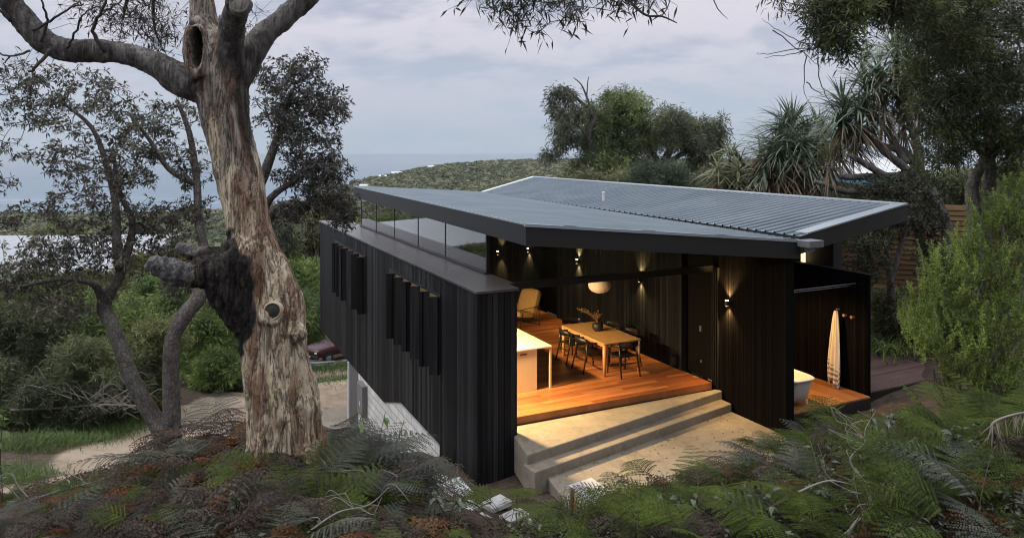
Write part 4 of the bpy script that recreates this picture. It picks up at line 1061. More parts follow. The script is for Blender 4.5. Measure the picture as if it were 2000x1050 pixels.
# leaf and bark materials
M_banksia = leafmat('banksia_leaves', [(0.045, 0.046, 0.039), (0.077, 0.080, 0.066), (0.119, 0.119, 0.105), (0.060, 0.064, 0.048), (0.188, 0.185, 0.175)], 0.5, 0.12, patch=1.1)
M_banksia2 = leafmat('banksia_leaves_green', [(0.030, 0.040, 0.022), (0.050, 0.062, 0.034), (0.075, 0.085, 0.052), (0.036, 0.045, 0.024), (0.095, 0.10, 0.075)], 0.5, 0.15, patch=1.1)
M_gumleaf = leafmat('gum_leaves', [(0.041, 0.047, 0.038), (0.068, 0.072, 0.058), (0.090, 0.080, 0.068), (0.048, 0.055, 0.041)], 0.45, 0.15, patch=1.0)
M_wattle = leafmat('dark_wattle_leaves', [(0.032, 0.047, 0.020), (0.055, 0.077, 0.029), (0.079, 0.100, 0.037), (0.039, 0.055, 0.024)], 0.55, 0.15, patch=1.0)
M_she = leafmat('fine_green_leaves', [(0.081, 0.122, 0.052), (0.136, 0.176, 0.074), (0.183, 0.222, 0.091), (0.102, 0.145, 0.064)], 0.6, 0.2, patch=0.45)
M_sheD = leafmat('fine_dark_leaves', [(0.075, 0.099, 0.065), (0.126, 0.147, 0.098), (0.180, 0.195, 0.129)], 0.6, 0.2, patch=0.45)
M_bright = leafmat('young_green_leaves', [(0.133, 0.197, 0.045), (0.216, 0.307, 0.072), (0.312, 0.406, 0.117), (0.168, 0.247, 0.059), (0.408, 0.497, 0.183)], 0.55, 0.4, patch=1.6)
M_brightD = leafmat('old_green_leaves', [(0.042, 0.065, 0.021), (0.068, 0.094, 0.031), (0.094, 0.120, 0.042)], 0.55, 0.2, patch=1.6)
M_pand = leafmat('pandanus_leaves', [(0.082, 0.123, 0.082), (0.123, 0.173, 0.115), (0.165, 0.214, 0.148), (0.099, 0.141, 0.091)], 0.4, 0.15, 0.45)
M_pandY = leafmat('pale_pandanus_leaves', [(0.143, 0.169, 0.078), (0.208, 0.221, 0.117), (0.117, 0.143, 0.072)], 0.45, 0.2, 0.4)
M_pandD = leafmat('dead_pandanus_leaves', [(0.13, 0.10, 0.065), (0.19, 0.15, 0.10), (0.09, 0.07, 0.048), (0.23, 0.19, 0.14)], 0.8, 0.1)
M_fern = leafmat('green_fern', [(0.023, 0.043, 0.006), (0.041, 0.066, 0.009), (0.060, 0.084, 0.015), (0.030, 0.051, 0.008)], 0.6, 0.25, 0.12, patch=2.2)
M_fernL = leafmat('light_green_fern', [(0.055, 0.081, 0.015), (0.081, 0.111, 0.024), (0.068, 0.093, 0.019)], 0.6, 0.3, 0.12)
M_fernG = leafmat('grey_green_fern', [(0.029, 0.039, 0.029), (0.048, 0.060, 0.048), (0.072, 0.085, 0.073)], 0.5, 0.15, 0.25, patch=2.2)
M_fernB = leafmat('brown_fern', [(0.072, 0.029, 0.013), (0.120, 0.050, 0.022), (0.042, 0.019, 0.011), (0.156, 0.074, 0.032)], 0.7, 0.15, 0.1, patch=2.2)
M_fernD = leafmat('dark_dry_fern', [(0.023, 0.016, 0.013), (0.043, 0.032, 0.027), (0.069, 0.059, 0.054), (0.033, 0.024, 0.020)], 0.65, 0.1, 0.15, patch=2.2)
M_stem = plain('fern_stem', (0.05, 0.04, 0.022), 0.7)
M_grass = leafmat('green_grass', [(0.055, 0.10, 0.02), (0.085, 0.14, 0.03), (0.07, 0.115, 0.03), (0.12, 0.15, 0.05)], 0.5, 0.3)
M_shrubs = [leafmat('shrub_leaves_dark', [(0.063, 0.092, 0.047), (0.105, 0.145, 0.063), (0.145, 0.179, 0.087), (0.131, 0.116, 0.087)], 0.6, 0.15, patch=0.7),
            leafmat('shrub_leaves_mid', [(0.081, 0.132, 0.050), (0.120, 0.183, 0.065), (0.162, 0.221, 0.086)], 0.6, 0.2, patch=0.7),
            leafmat('shrub_leaves_light', [(0.116, 0.182, 0.050), (0.165, 0.239, 0.075), (0.215, 0.288, 0.099)], 0.6, 0.25, patch=0.7),
            leafmat('shrub_leaves_olive', [(0.106, 0.112, 0.044), (0.150, 0.150, 0.062), (0.081, 0.094, 0.037), (0.175, 0.156, 0.081)], 0.65, 0.2, patch=0.6),
            leafmat('shrub_leaves_dry', [(0.125, 0.106, 0.075), (0.175, 0.150, 0.112), (0.100, 0.088, 0.056), (0.094, 0.100, 0.050)], 0.7, 0.1)]
def barkmat(name, c0, c1, c2, zs=0.35, sc=9, crack=0.5):
    m, nt, b = newmat(name)
    n1 = noise(nt, coord(nt, (1, 1, zs)), sc, 7, 0.65, 0.4); n2 = noise(nt, coord(nt, (1, 1, 0.6)), 1.8, 4)
    vo = nt.nodes.new('ShaderNodeTexVoronoi'); vo.feature = 'DISTANCE_TO_EDGE'; vo.inputs['Scale'].default_value = sc * 2.2; nt.links.new(coord(nt, (1, 1, zs)), vo.inputs['Vector'])
    c = rmp(nt, n1, [(0.3, c0), (0.5, c1), (0.7, c2)])
    c = mixc(nt, crack, c, rmp(nt, vo.outputs['Distance'], [(0.0, (0.25, 0.24, 0.23)), (0.12, (1, 1, 1))]), 'MULTIPLY')
    c = mixc(nt, 0.5, c, rmp(nt, n2, [(0.35, (0.65, 0.65, 0.65)), (0.65, (1.2, 1.2, 1.2))]), 'MULTIPLY')
    nt.links.new(c, b.inputs['Base Color']); b.inputs['Roughness'].default_value = 0.9; b.inputs['Specular IOR Level'].default_value = 0.2
    bump(nt, b, mth(nt, 'ADD', n1, mth(nt, 'MULTIPLY', rmp(nt, vo.outputs['Distance'], [(0, (0, 0, 0)), (0.15, (1, 1, 1))]), 0.6)), 0.8, 0.02)
    return m
M_bark = barkmat('banksia_bark', (0.07, 0.062, 0.055), (0.12, 0.11, 0.10), (0.18, 0.17, 0.155), 0.6, 8)
M_twig = plain('dark_twigs', (0.045, 0.038, 0.034), 0.9)
M_greybark = barkmat('grey_bark', (0.07, 0.064, 0.06), (0.125, 0.117, 0.11), (0.18, 0.172, 0.162), 0.3, 5, 0.3)
M_deadwood = plain('dead_wood', (0.20, 0.185, 0.165), 0.9, 0, 0.3, 15)

# ------------------------------------------------------------------ the old gum tree in front
gum = tag(empty('gum_tree', P(560, 905, 9.0)), 'huge old gum tree with mottled cream trunk and blackened stump of a lost limb', 'tree')
def px(u, v, Y, w): return (P(u, v, Y), w / 2 * Y / 1400)
LIMBS = {
 'trunk': [px(560, 1010, 9.0, 200), px(560, 930, 9.0, 165), px(558, 870, 9.0, 140), px(557, 800, 9.0, 136), px(541, 720, 9.0, 126), px(537, 650, 9.0, 118), px(538, 600, 9.0, 108), px(523, 550, 9.0, 100), px(507, 500, 9.0, 96),
           px(489, 450, 9.0, 98), px(478, 400, 9.0, 100), px(457, 300, 9.0, 97), px(438, 220, 9.0, 104), px(432, 150, 9.0, 112), px(420, 105, 9.0, 104), px(400, 60, 9.05, 62), px(394, 0, 9.1, 50), px(385, -120, 9.2, 46), px(390, -300, 9.4, 36)],
 'left': [px(420, 165, 9.0, 90), px(375, 165, 8.9, 76), px(335, 143, 8.85, 66), px(272, 112, 8.8, 54), px(200, 100, 8.7, 52), px(120, 96, 8.6, 54), px(65, 62, 8.5, 50), px(22, 5, 8.45, 46), px(-30, -80, 8.4, 42), px(-120, -200, 8.3, 30)],
 'right': [px(440, 170, 9.0, 90), px(482, 112, 9.05, 66), px(520, 65, 9.15, 54), px(560, 30, 9.25, 48), px(598, -4, 9.35, 45), px(680, -90, 9.2, 40), px(800, -180, 8.4, 34), px(1000, -200, 7.2, 28), px(1250, -130, 6.2, 20)],
 'front': [px(445, 150, 8.95, 80), px(450, 85, 8.75, 54), px(455, 45, 8.55, 52), px(463, 8, 8.3, 52), px(466, -8, 8.15, 50)],
 'burl': [px(515, 650, 9.0, 60), px(482, 615, 8.95, 84), px(462, 572, 8.9, 92), px(436, 540, 8.8, 84), px(402, 530, 8.7, 66), px(368, 536, 8.6, 46), px(336, 530, 8.5, 46), px(306, 517, 8.42, 40), px(290, 510, 8.4, 26)],
 'burl2': [px(446, 520, 8.9, 76), px(408, 502, 8.85, 44), px(372, 492, 8.8, 30), px(346, 480, 8.75, 14)],
 'char': [px(500, 470, 8.95, 60), px(470, 505, 8.85, 90), px(470, 570, 8.85, 70), px(482, 640, 8.85, 36), px(474, 690, 8.9, 16)],
 'root1': [px(560, 860, 9.0, 80), px(510, 925, 8.75, 50), px(495, 1000, 8.5, 40)],
 'root2': [px(575, 850, 8.9, 80), px(592, 920, 8.7, 50), px(600, 1000, 8.5, 40)],
 'root3': [px(590, 800, 9.0, 60), px(622, 862, 9.0, 34), px(640, 930, 9.0, 30)],
 'hollow': [px(395, 150, 8.75, 40), px(374, 110, 8.72, 30), px(376, 68, 8.78, 26), px(400, 60, 8.85, 30)],
 'bump': [px(570, 655, 8.85, 50), px(596, 642, 8.9, 22)],
 'knot': [px(524, 612, 8.8, 66), px(531, 607, 8.63, 52)],
}
mb = MB()
for k_, L_ in LIMBS.items():
    L_ = [(a, b * (0.87 if k_ in ('trunk', 'left', 'right', 'front') and 5 - (a.z - 5) * 0 and (297 - (a.z - 5) / a.y * 1400) < 520 else 1.0)) for a, b in L_]; LIMBS[k_] = L_
    p, r = catmull([a for a, _ in L_], [b for _, b in L_], 4); mb.tube(p, r, 16)
tmp = mb.build('trunk', None)
rm = tmp.modifiers.new('r', 'REMESH'); rm.mode = 'VOXEL'; rm.voxel_size = 0.018
smm = tmp.modifiers.new('s', 'SMOOTH'); smm.factor = 0.5; smm.iterations = 5
dg = bpy.context.evaluated_depsgraph_get(); me = bpy.data.meshes.new_from_object(tmp.evaluated_get(dg)); bpy.data.objects.remove(tmp)
nv_ = len(me.vertices); co = np.zeros(nv_ * 3, np.float32); me.vertices.foreach_get('co', co); co = co.reshape(-1, 3).astype(float)
no = np.zeros(nv_ * 3, np.float32); me.vertices.foreach_get('normal', no); no = no.reshape(-1, 3)
def limbd(keys):
    best = np.full(nv_, 9.0)
    for k_ in keys:
        p, r = catmull([a for a, _ in LIMBS[k_]], [b for _, b in LIMBS[k_]], 4)
        for a, b in zip(p, r): best = np.minimum(best, np.linalg.norm(co - np.array(a), axis=1) / b)
    return best
pu = co[:, 0] / co[:, 1] * 1400 + 1000; pv = 297 - (co[:, 2] - 5) / co[:, 1] * 1400
d_ch = limbd(['char', 'burl', 'burl2']); d_tr = limbd(['trunk']); d_lm = limbd(['left', 'right', 'front'])
nz = np.array([mnoise.noise((c[0] * 5, c[1] * 5, c[2] * 5)) for c in co])
char = np.clip((1.32 - d_ch + nz * 0.22 + np.clip((d_tr - 0.9) * 0.6, -0.25, 0.3)) * 5, 0, 1)
char *= np.clip((np.interp(pv, [400, 440, 480, 520, 560, 610, 660, 720], [425, 446, 470, 492, 500, 500, 486, 470]) + nz * 16 - pu) / 6, 0, 1)
streak = np.clip(2.2 - np.abs(pu - 472 - (pv - 160) * 0.12) / (13 + nz * 9) - np.abs(pv - 205) / 70, 0, 1)     # dark resin streak below the right limb
limb = np.clip((d_tr - 1.02) * 8, 0, 1) * (pv < 260) * np.clip((1.5 - d_lm) * 4, 0, 1)
knob = np.clip((374 - pu + nz * 26 + np.clip(505 - pv, 0, 30) * 1.2) / 14, 0, 1) * (pv > 400)
hx, hy = (pu - 383 - (pv - 92) * 0.02) / 13, (pv - 92) / 38; hr = np.hypot(hx, hy); front = no[:, 1] < 0.3
fr_ = front & (hr < 1.9) & (np.abs(pv - 92) < 90)
co[:, 1] += np.where(fr_ & (hr < 1.05), 0.22 * np.clip(1.15 - hr, 0, 1) ** 0.5, 0)
co[:, 1] -= np.where(fr_ & (hr >= 1.0), 0.05 * np.exp(-((hr - 1.35) / 0.25) ** 2), 0)
hollow = np.where(fr_, np.clip((1.12 - hr) * 6, 0, 1), 0)
f1 = np.array([mnoise.fractal((c[0] * 4.5, c[1] * 4.5, c[2] * 1.1), 1.0, 2.0, 4) for c in co]); f2 = np.array([mnoise.fractal((c[0] * 16, c[1] * 16, c[2] * 6), 1.0, 2.0, 3) for c in co])
low = np.clip((pv - 560) / 200, 0, 1)
# ropy twisted folds towards the foot
ang = np.arctan2(co[:, 1] - 9.0, co[:, 0] - (np.interp(pv, [400, 600, 950], [478, 538, 560]) - 1000) / 1400 * 9)
rope = np.sin(ang * 7 + co[:, 2] * 1.6 + f1 * 3) * low * (d_tr < 1.4)
disp = f1 * 0.026 * (1 - 0.3 * low) + f2 * 0.011 + rope * 0.03 + char * (f2 * 0.012) * (1 - knob * 0.6)
f3 = np.array([mnoise.fractal((c[0] * 15, c[1] * 15, c[2] * 2.6), 1.0, 2.0, 3) for c in co]); disp += char * (1 - knob) * f3 * 0.03 + knob * f2 * 0.012
co += no * disp[:, None]
me.vertices.foreach_set('co', co.astype(np.float32).ravel()); me.update()
for nm, arr in (('char', np.maximum(char * (1 - knob), streak * 0.9)), ('limb', limb), ('knob', knob), ('hollow', hollow)):
    at_ = me.attributes.new(nm, 'FLOAT', 'POINT'); at_.data.foreach_set('value', arr.astype(np.float32))
me.polygons.foreach_set('use_smooth', [True] * len(me.polygons))
trunk = bpy.data.objects.new('trunk', me); COL.objects.link(trunk); trunk.parent = gum; trunk.matrix_parent_inverse = Matrix.Translation(-gum.location)
def gumbark():
    m, nt, b = newmat('mottled_gum_bark')
    def A(nm): n = nt.nodes.new('ShaderNodeAttribute'); n.attribute_name = nm; return n.outputs['Fac']
    n1 = noise(nt, coord(nt, (1, 1, 0.3)), 4.2, 9, 0.68, 0.9); n2 = noise(nt, coord(nt, (1, 1, 0.16)), 11, 7, 0.65, 0.5); n3 = noise(nt, coord(nt, (1, 1, 0.6)), 2.2, 5, 0.6, 0.5); n4 = noise(nt, coord(nt, (1, 1, 0.5)), 45, 5, 0.65)
    t = nt.nodes.new('ShaderNodeTexCoord'); s = nt.nodes.new('ShaderNodeSeparateXYZ'); nt.links.new(t.outputs['Object'], s.inputs[0])
    pa = noise(nt, coord(nt, (1, 1, 0.45)), 1.9, 7, 0.58, 1.6); pb = noise(nt, coord(nt, (1.2, 1.2, 0.24)), 2.6, 8, 0.6, 1.3); pc = noise(nt, coord(nt, (1, 1, 0.12)), 8, 8, 0.7, 0.8)
    cream = rmp(nt, n2, [(0.36, (0.33, 0.25, 0.165)), (0.5, (0.50, 0.415, 0.30)), (0.62, (0.60, 0.53, 0.41))])
    tan = rmp(nt, n2, [(0.36, (0.19, 0.125, 0.088)), (0.5, (0.29, 0.20, 0.145)), (0.62, (0.36, 0.265, 0.195))])
    grey = rmp(nt, n2, [(0.38, (0.125, 0.105, 0.09)), (0.5, (0.23, 0.205, 0.18)), (0.62, (0.33, 0.30, 0.27))])
    base = mixc(nt, rmp(nt, pa, [(0.455, (0, 0, 0)), (0.475, (1, 1, 1))]), tan, cream)
    up = rmp(nt, mth(nt, 'ADD', mth(nt, 'MULTIPLY', mth(nt, 'SUBTRACT', s.outputs['Z'], 4.1), 0.28), mth(nt, 'MULTIPLY', mth(nt, 'SUBTRACT', pb, 0.5), 3.0)), [(0.22, (0, 0, 0)), (0.3, (0.9, 0.9, 0.9))])
    c = mixc(nt, up, base, grey)
    red = rmp(nt, pb, [(0.545, (0, 0, 0)), (0.565, (1, 1, 1))])
    c = mixc(nt, mth(nt, 'MULTIPLY', red, 0.6), c, rmp(nt, n4, [(0.4, (0.07, 0.028, 0.015)), (0.6, (0.20, 0.085, 0.04))]))
    dk = rmp(nt, mth(nt, 'ABSOLUTE', mth(nt, 'SUBTRACT', pc, 0.5)), [(0.006, (1, 1, 1)), (0.022, (0, 0, 0))])
    c = mixc(nt, mth(nt, 'MULTIPLY', dk, 0.5), c, (0.035, 0.022, 0.016))
    spk = rmp(nt, n4, [(0.36, (1, 1, 1)), (0.40, (0, 0, 0))])
    c = mixc(nt, mth(nt, 'MULTIPLY', spk, 0.7), c, (0.05, 0.03, 0.02))
    lm = rmp(nt, n1, [(0.38, (0.045, 0.04, 0.037)), (0.5, (0.10, 0.093, 0.088)), (0.62, (0.18, 0.172, 0.165))])
    c = mixc(nt, A('limb'), c, lm)
    ch = rmp(nt, mth(nt, 'ADD', mth(nt, 'MULTIPLY', n2, 0.6), mth(nt, 'MULTIPLY', n4, 0.4)), [(0.40, (0.008, 0.007, 0.007)), (0.52, (0.03, 0.026, 0.024)), (0.62, (0.085, 0.075, 0.068))])
    c = mixc(nt, A('char'), c, ch)
    kn = rmp(nt, n4, [(0.35, (0.07, 0.068, 0.07)), (0.55, (0.17, 0.165, 0.17)), (0.75, (0.27, 0.265, 0.27))])
    c = mixc(nt, A('knob'), c, kn)
    c = mixc(nt, A('hollow'), c, (0.022, 0.016, 0.013))
    nt.links.new(c, b.inputs['Base Color']); b.inputs['Roughness'].default_value = 0.8; b.inputs['Specular IOR Level'].default_value = 0.25
    bump(nt, b, mth(nt, 'ADD', mth(nt, 'SUBTRACT', mth(nt, 'MULTIPLY', n2, 1.0), mth(nt, 'MULTIPLY', dk, 0.5)), mth(nt, 'ADD', mth(nt, 'MULTIPLY', n4, 0.5), mth(nt, 'MULTIPLY', rmp(nt, pa, [(0.455, (0, 0, 0)), (0.475, (1, 1, 1))]), -0.4))), 1.0, 0.035)
    return m
me.materials.append(gumbark())
def at_gum(o): o.parent = gum; o.matrix_parent_inverse = Matrix.Translation(-gum.location); return o
# sawn knot and sawn end of the front stub
def scar(name, c, nrm, r, lip):
    q = Vector(nrm).to_track_quat('Z', 'Y'); mm = MB()
    prof = [(r * 1.3, -0.06), (r * 1.16, -0.004), (r * 1.06, lip * .5), (r * 1.0, lip * 0.5), (r * 0.97, -0.002), (r * 0.75, 0.0), (r * 0.7, 0.004), (r * 0.45, 0.0), (r * 0.4, 0.004), (r * 0.15, 0.001), (0.0, 0.002)]
    mm.lathe(prof, (0, 0, 0), 36); mm.v = [tuple(q @ Vector((x * (1 + 0.06 * math.sin(3 * math.atan2(y, x))), y, z)) + c) for x, y, z in mm.v]
    m, nt, b = newmat(name + '_wood')
    t = nt.nodes.new('ShaderNodeTexCoord'); vm = nt.nodes.new('ShaderNodeVectorMath'); vm.operation = 'DISTANCE'; nt.links.new(t.outputs['Object'], vm.inputs[0]); vm.inputs[1].default_value = c
    d_ = mth(nt, 'DIVIDE', vm.outputs['Value'], r)
    col = rmp(nt, mth(nt, 'ADD', d_, mth(nt, 'MULTIPLY', noise(nt, coord(nt), 20, 4), 0.1)), [(0.0, (0.02, 0.018, 0.018)), (0.98, (0.03, 0.028, 0.028)), (1.04, (0.10, 0.075, 0.055)), (1.12, (0.33, 0.26, 0.18)), (1.3, (0.40, 0.32, 0.23))])
    nt.links.new(col, b.inputs['Base Color']); b.inputs['Roughness'].default_value = 0.85
    o = mm.build(name, m, smooth=True); return at_gum(o)
scar('sawn_knot', P(532, 607, 8.62), (0.12, -1, 0.12), 0.092, 0.018)
sc2 = scar('sawn_stub', P(468, 8, 8.05), (0.1, -1, 0.35), 0.10, 0.02); sc2.data.materials[0] = M_greybark
# dead twigs on the left limb, hanging leaf sprays
mm = MB(); r4 = random.Random(9)
for (pts, w) in [([(205, 100, 8.6), (182, 60, 8.5), (200, 20, 8.4), (212, -10, 8.35)], 9), ([(100, 95, 8.4), (70, 130, 8.3), (55, 140, 8.3)], 8), ([(60, 60, 8.4), (100, 40, 8.3), (130, 20, 8.25), (165, 8, 8.2)], 6), ([(80, 80, 8.4), (92, 40, 8.3), (85, 10, 8.2), (70, -10, 8.2)], 6), ([(20, 40, 8.4), (0, 22, 8.3), (-20, 15, 8.3)], 8),
                 ([(130, 95, 8.4), (150, 60, 8.3), (160, 30, 8.2), (190, 12, 8.2)], 5), ([(60, 100, 8.35), (20, 110, 8.3), (-10, 100, 8.3)], 5), ([(20, 110, 8.3), (8, 125, 8.3), (12, 140, 8.3)], 3), ([(205, 20, 8.35), (230, 8, 8.3), (240, -10, 8.3)], 4)]:
    p, r = catmull([P(*q) for q in pts], [w / 2 * 8.4 / 1400 * (1 - 0.7 * i / len(pts)) for i in range(len(pts))], 5)
    p = [a + Vector((r4.uniform(-1, 1), r4.uniform(-1, 1), r4.uniform(-1, 1))) * 0.012 for a in p]; mm.tube(p, r, 7)
at_gum(mm.build('dead_twigs', M_twig, smooth=True))
def hanging(clumps, per, L, W, rc, twr=0.004):
    vf, tw_ = [], []
    for (u, v, Y, ru, rv, ry, n) in clumps:
        C = blob(u, v, Y, ru, rv, ry, n)
        for c in C:
            q = c + RNG.normal(size=(per, 3)) * rc; d = unit(np.array([[0, 0, -1.0]]) * 0.55 + RNG.normal(size=(per, 3)) * 0.6)
            vf.append(leaf_quads(q, d, L * (0.6 + 0.7 * rnd(per)), W * (0.7 + 0.6 * rnd(per)), 0.1)); tw_.append(vtubes(np.repeat(c[None], per, 0), q, twr * 0.6, twr * 0.4))
    return vf, tw_
cl = [(925, -2, 5.6, 16, 14, 0.3, 7), (985, 8, 5.6, 45, 26, 0.5, 30), (1035, 18, 5.7, 40, 30, 0.5, 28), (1020, 48, 5.6, 25, 20, 0.2, 6), (1060, 66, 5.6, 20, 16, 0.2, 5), (1105, 15, 5.6, 34, 32, 0.5, 24), (1130, 34, 5.6, 22, 26, 0.3, 11), (1215, 10, 5.7, 26, 22, 0.4, 12), (1250, 0, 5.8, 40, 10, 0.4, 10), (1290, 2, 5.8, 22, 12, 0.4, 7), (1150, -30, 5.8, 180, 20, 0.6, 50), (1000, -40, 5.8, 120, 20, 0.6, 40)]
cl = [(c[0], c[1] - 8, *c[2:6], max(2, int(c[6] * .62))) for c in cl]
vf, tw_ = hanging(cl, 6, 0.105, 0.018, 0.075)
cl2 = [(250, 30, 10.4, 90, 60, 0.7, 55), (310, 60, 10.6, 50, 70, 0.6, 36), (470, 60, 10.8, 60, 60, 0.5, 24), (180, -10, 10, 80, 40, 0.7, 26), (20, 150, 9.5, 40, 40, 0.5, 14)]
vf2, tw2 = hanging(cl2, 8, 0.12, 0.02, 0.13)
at_gum(mesh_arrays('leaves', *merge(*vf, *vf2), None, M_gumleaf))
allT = [np.concatenate([blob(*c[:6], max(3, c[6] // 4)) for c in cl])]
hook = grow([([a for a, _ in LIMBS['right'][5:]] + [P(1330, -40, 5.8)], [0.10, 0.09, 0.075, 0.05, 0.02]), ([P(1180, -60, 6.0), P(1230, 2, 5.8), P(1262, 30, 5.75), P(1292, 32, 5.7), P(1322, 45, 5.7)], [0.02, 0.012, 0.01, 0.008, 0.004]), ([P(300, -200, 10), P(255, -30, 10.3), P(240, 40, 10.4)], [0.05, 0.03, 0.012]), ([P(385, -160, 9.3), P(310, -60, 10.2), P(300, 40, 10.5), P(315, 90, 10.6)], [0.08, 0.03, 0.02, 0.01]), ([P(390, -200, 9.4), P(470, -60, 10.3), P(470, 60, 10.8)], [0.08, 0.03, 0.01])],
            np.concatenate(allT + [blob(*c[:6], max(3, c[6] // 4)) for c in cl2]), 0.0035, 0.006, 4)
at_gum(hook.build('branchlets', M_twig, smooth=True)); at_gum(mesh_arrays('leaf_stalks', *merge(*tw_, *tw2), None, M_twig))

# ------------------------------------------------------------------ leafy trees
def leafy(name, label, cat, base, trunks, clumps, leafm, barkm, L, W, rc=0.22, per=7, nl=9, mode='rosette', droop=0.15, group=None, rtip=0.006, rgain=0.011, spread=0.8, upb=0.25, sub=1.0, join=False):
    root = tag(empty(name, base), label, cat, group)
    clumps = [(*c[:6], max(3, int(c[6] * sub))) for c in clumps]
    T = np.concatenate([blob(*c[:6], c[6]) for c in clumps])
    trunks = [([Vector(p) for p in pts], rad) for pts, rad in trunks]
    wood = grow(trunks, T, rtip, rgain)
    n = len(T); TT = np.repeat(T, per, 0); off = rdirs(n * per) * (rnd(n * per) ** 0.45)[:, None] * rc; off[:, 2] *= 0.8
    Q = TT + off; d = unit(off + np.array([0, 0, upb]) * rc)
    tv = vtubes(TT, Q, rtip * 0.7, rtip * 0.4)
    if join: wood.add(tv[0].tolist(), tv[1].tolist())
    o = wood.build('trunk', barkm, smooth=True); o.parent = root; o.matrix_parent_inverse = Matrix.Translation(-root.location)
    if mode == 'rosette': vf = rosettes(Q, d, L, W, nl, spread, droop)
    else:
        m = len(Q) * nl; QQ = np.repeat(Q, nl, 0) + RNG.normal(size=(m, 3)) * rc * 0.28
        dd = unit(np.repeat(d, nl, 0) * 0.7 + RNG.normal(size=(m, 3)) * 0.6 + np.array([0, 0, -droop])); vf = leaf_quads(QQ, dd, L * (0.6 + 0.8 * rnd(m)), W * (0.7 + 0.6 * rnd(m)), droop * 0.4)
    for nm, a, mt in ((('twigs', tv, M_twig),) if not join else ()) + (('crown', vf, leafm),):
        o = mesh_arrays(nm, *a, None, mt); o.parent = root; o.matrix_parent_inverse = Matrix.Translation(-root.location)
    return root
# forked banksia on the left
Yb = 12.0
k = Yb / 1400 / 2
leafy('banksia_tree', 'grey forked banksia with two leaning trunks left of the big gum', 'tree', P(328, 885, Yb), [
    ([P(332, 900, Yb), P(325, 850, Yb), P(300, 815, Yb), P(258, 740, Yb), P(222, 640, Yb + .1), P(203, 595, Yb + .2), P(232, 540, Yb + .3), P(252, 480, Yb + .4), P(258, 430, Yb + .6), P(232, 370, Yb + .8), P(222, 300, Yb + 1)], [58 * k, 48 * k, 32 * k, 28 * k, 27 * k, 28 * k, 20 * k, 16 * k, 13 * k, 10 * k, 7 * k]),
    ([P(330, 860, Yb), P(335, 800, Yb), P(334, 720, Yb), P(338, 660, Yb), P(365, 610, Yb + .1), P(390, 575, Yb + .2), P(400, 500, Yb + .5), P(388, 430, Yb + .7), P(384, 350, Yb + .9), P(370, 260, Yb + 1.1), P(345, 195, Yb + 1.2)], [46 * k, 34 * k, 30 * k, 29 * k, 32 * k, 30 * k, 20 * k, 17 * k, 15 * k, 12 * k, 7 * k]),
    ([P(203, 592, Yb + .2), P(188, 560, Yb), P(165, 548, Yb - .2), P(110, 545, Yb - .4), P(40, 560, Yb - .5)], [20 * k, 14 * k, 11 * k, 9 * k, 6 * k]),
    ([P(236, 525, Yb + .3), P(228, 470, Yb + .2), P(226, 400, Yb + .4), P(210, 330, Yb + .6), P(180, 250, Yb + .8), P(120, 200, Yb + 1)], [22 * k, 18 * k, 14 * k, 12 * k, 9 * k, 5 * k]),
    ([P(384, 360, Yb + .9), P(330, 330, Yb + .6), P(290, 270, Yb + .6), P(250, 220, Yb + .6)], [14 * k, 11 * k, 8 * k, 5 * k]),
    ], [
    (60, 200, 12.6, 120, 90, .8, 60), (160, 180, 12.9, 110, 60, .8, 55), (250, 240, 12.8, 110, 80, .8, 60), (310, 300, 12.8, 80, 80, .7, 48), (120, 300, 12.4, 90, 60, .7, 30), (210, 330, 12.5, 110, 60, .7, 44), (350, 210, 13.2, 60, 50, .5, 22),
    (130, 400, 12.2, 70, 55, .6, 34), (210, 420, 12.4, 90, 50, .6, 40), (330, 420, 12.8, 80, 70, .6, 42), (390, 380, 13, 40, 70, .5, 20), (100, 500, 11.8, 110, 55, .7, 56), (190, 500, 12.1, 80, 50, .6, 40), (40, 560, 11.7, 70, 60, .6, 40), (130, 590, 11.8, 90, 40, .6, 34), (300, 480, 12.6, 70, 50, .6, 30), (350, 540, 12.8, 70, 50, .6, 28), (20, 420, 12, 40, 40, .5, 10), (-60, 300, 12.4, 80, 140, .8, 40)],
    M_banksia, M_bark, 0.095, 0.024, 0.18, 4, 9, sub=0.85)
# banksia whose crown shows to the right of the gum
Yc = 13.2; k = Yc / 1400 / 2
leafy('banksia_tree', 'dark banksia crown spreading right from behind the gum trunk to the roof corner', 'tree', P(548, 800, Yc), [
    ([P(548, 830, Yc), P(540, 720, Yc), P(532, 600, Yc), P(510, 520, Yc), P(500, 450, Yc), P(500, 380, Yc), P(520, 330, Yc), P(548, 250, Yc + .1), P(570, 180, Yc + .2)], [60 * k, 50 * k, 44 * k, 40 * k, 34 * k, 26 * k, 20 * k, 13 * k, 7 * k]),
    ([P(500, 440, Yc), P(530, 385, Yc - .1), P(580, 350, Yc - .2), P(625, 320, Yc - .2)], [22 * k, 14 * k, 10 * k, 6 * k]),
    ([P(505, 470, Yc), P(540, 405, Yc - .2), P(590, 400, Yc - .3), P(640, 410, Yc - .4), P(670, 430, Yc - .5), P(688, 448, Yc - .5)], [20 * k, 14 * k, 12 * k, 8 * k, 6 * k, 4 * k])],
    [(580, 150, 13.3, 62, 48, .6, 56), (560, 220, 13.3, 65, 55, .6, 60), (620, 200, 13.3, 55, 50, .5, 50), (655, 215, 13.2, 30, 30, .4, 16), (600, 280, 13.1, 70, 50, .6, 60), (640, 330, 13.0, 50, 45, .5, 48), (590, 345, 13.0, 60, 40, .5, 36), (640, 385, 12.8, 52, 36, .5, 50), (672, 420, 12.7, 26, 24, .3, 20), (590, 410, 12.9, 50, 32, .4, 24), (530, 170, 13.4, 30, 70, .5, 22), (540, 440, 13.1, 40, 40, .4, 20)],
    M_banksia, M_bark, 0.09, 0.024, 0.18, 4, 9)
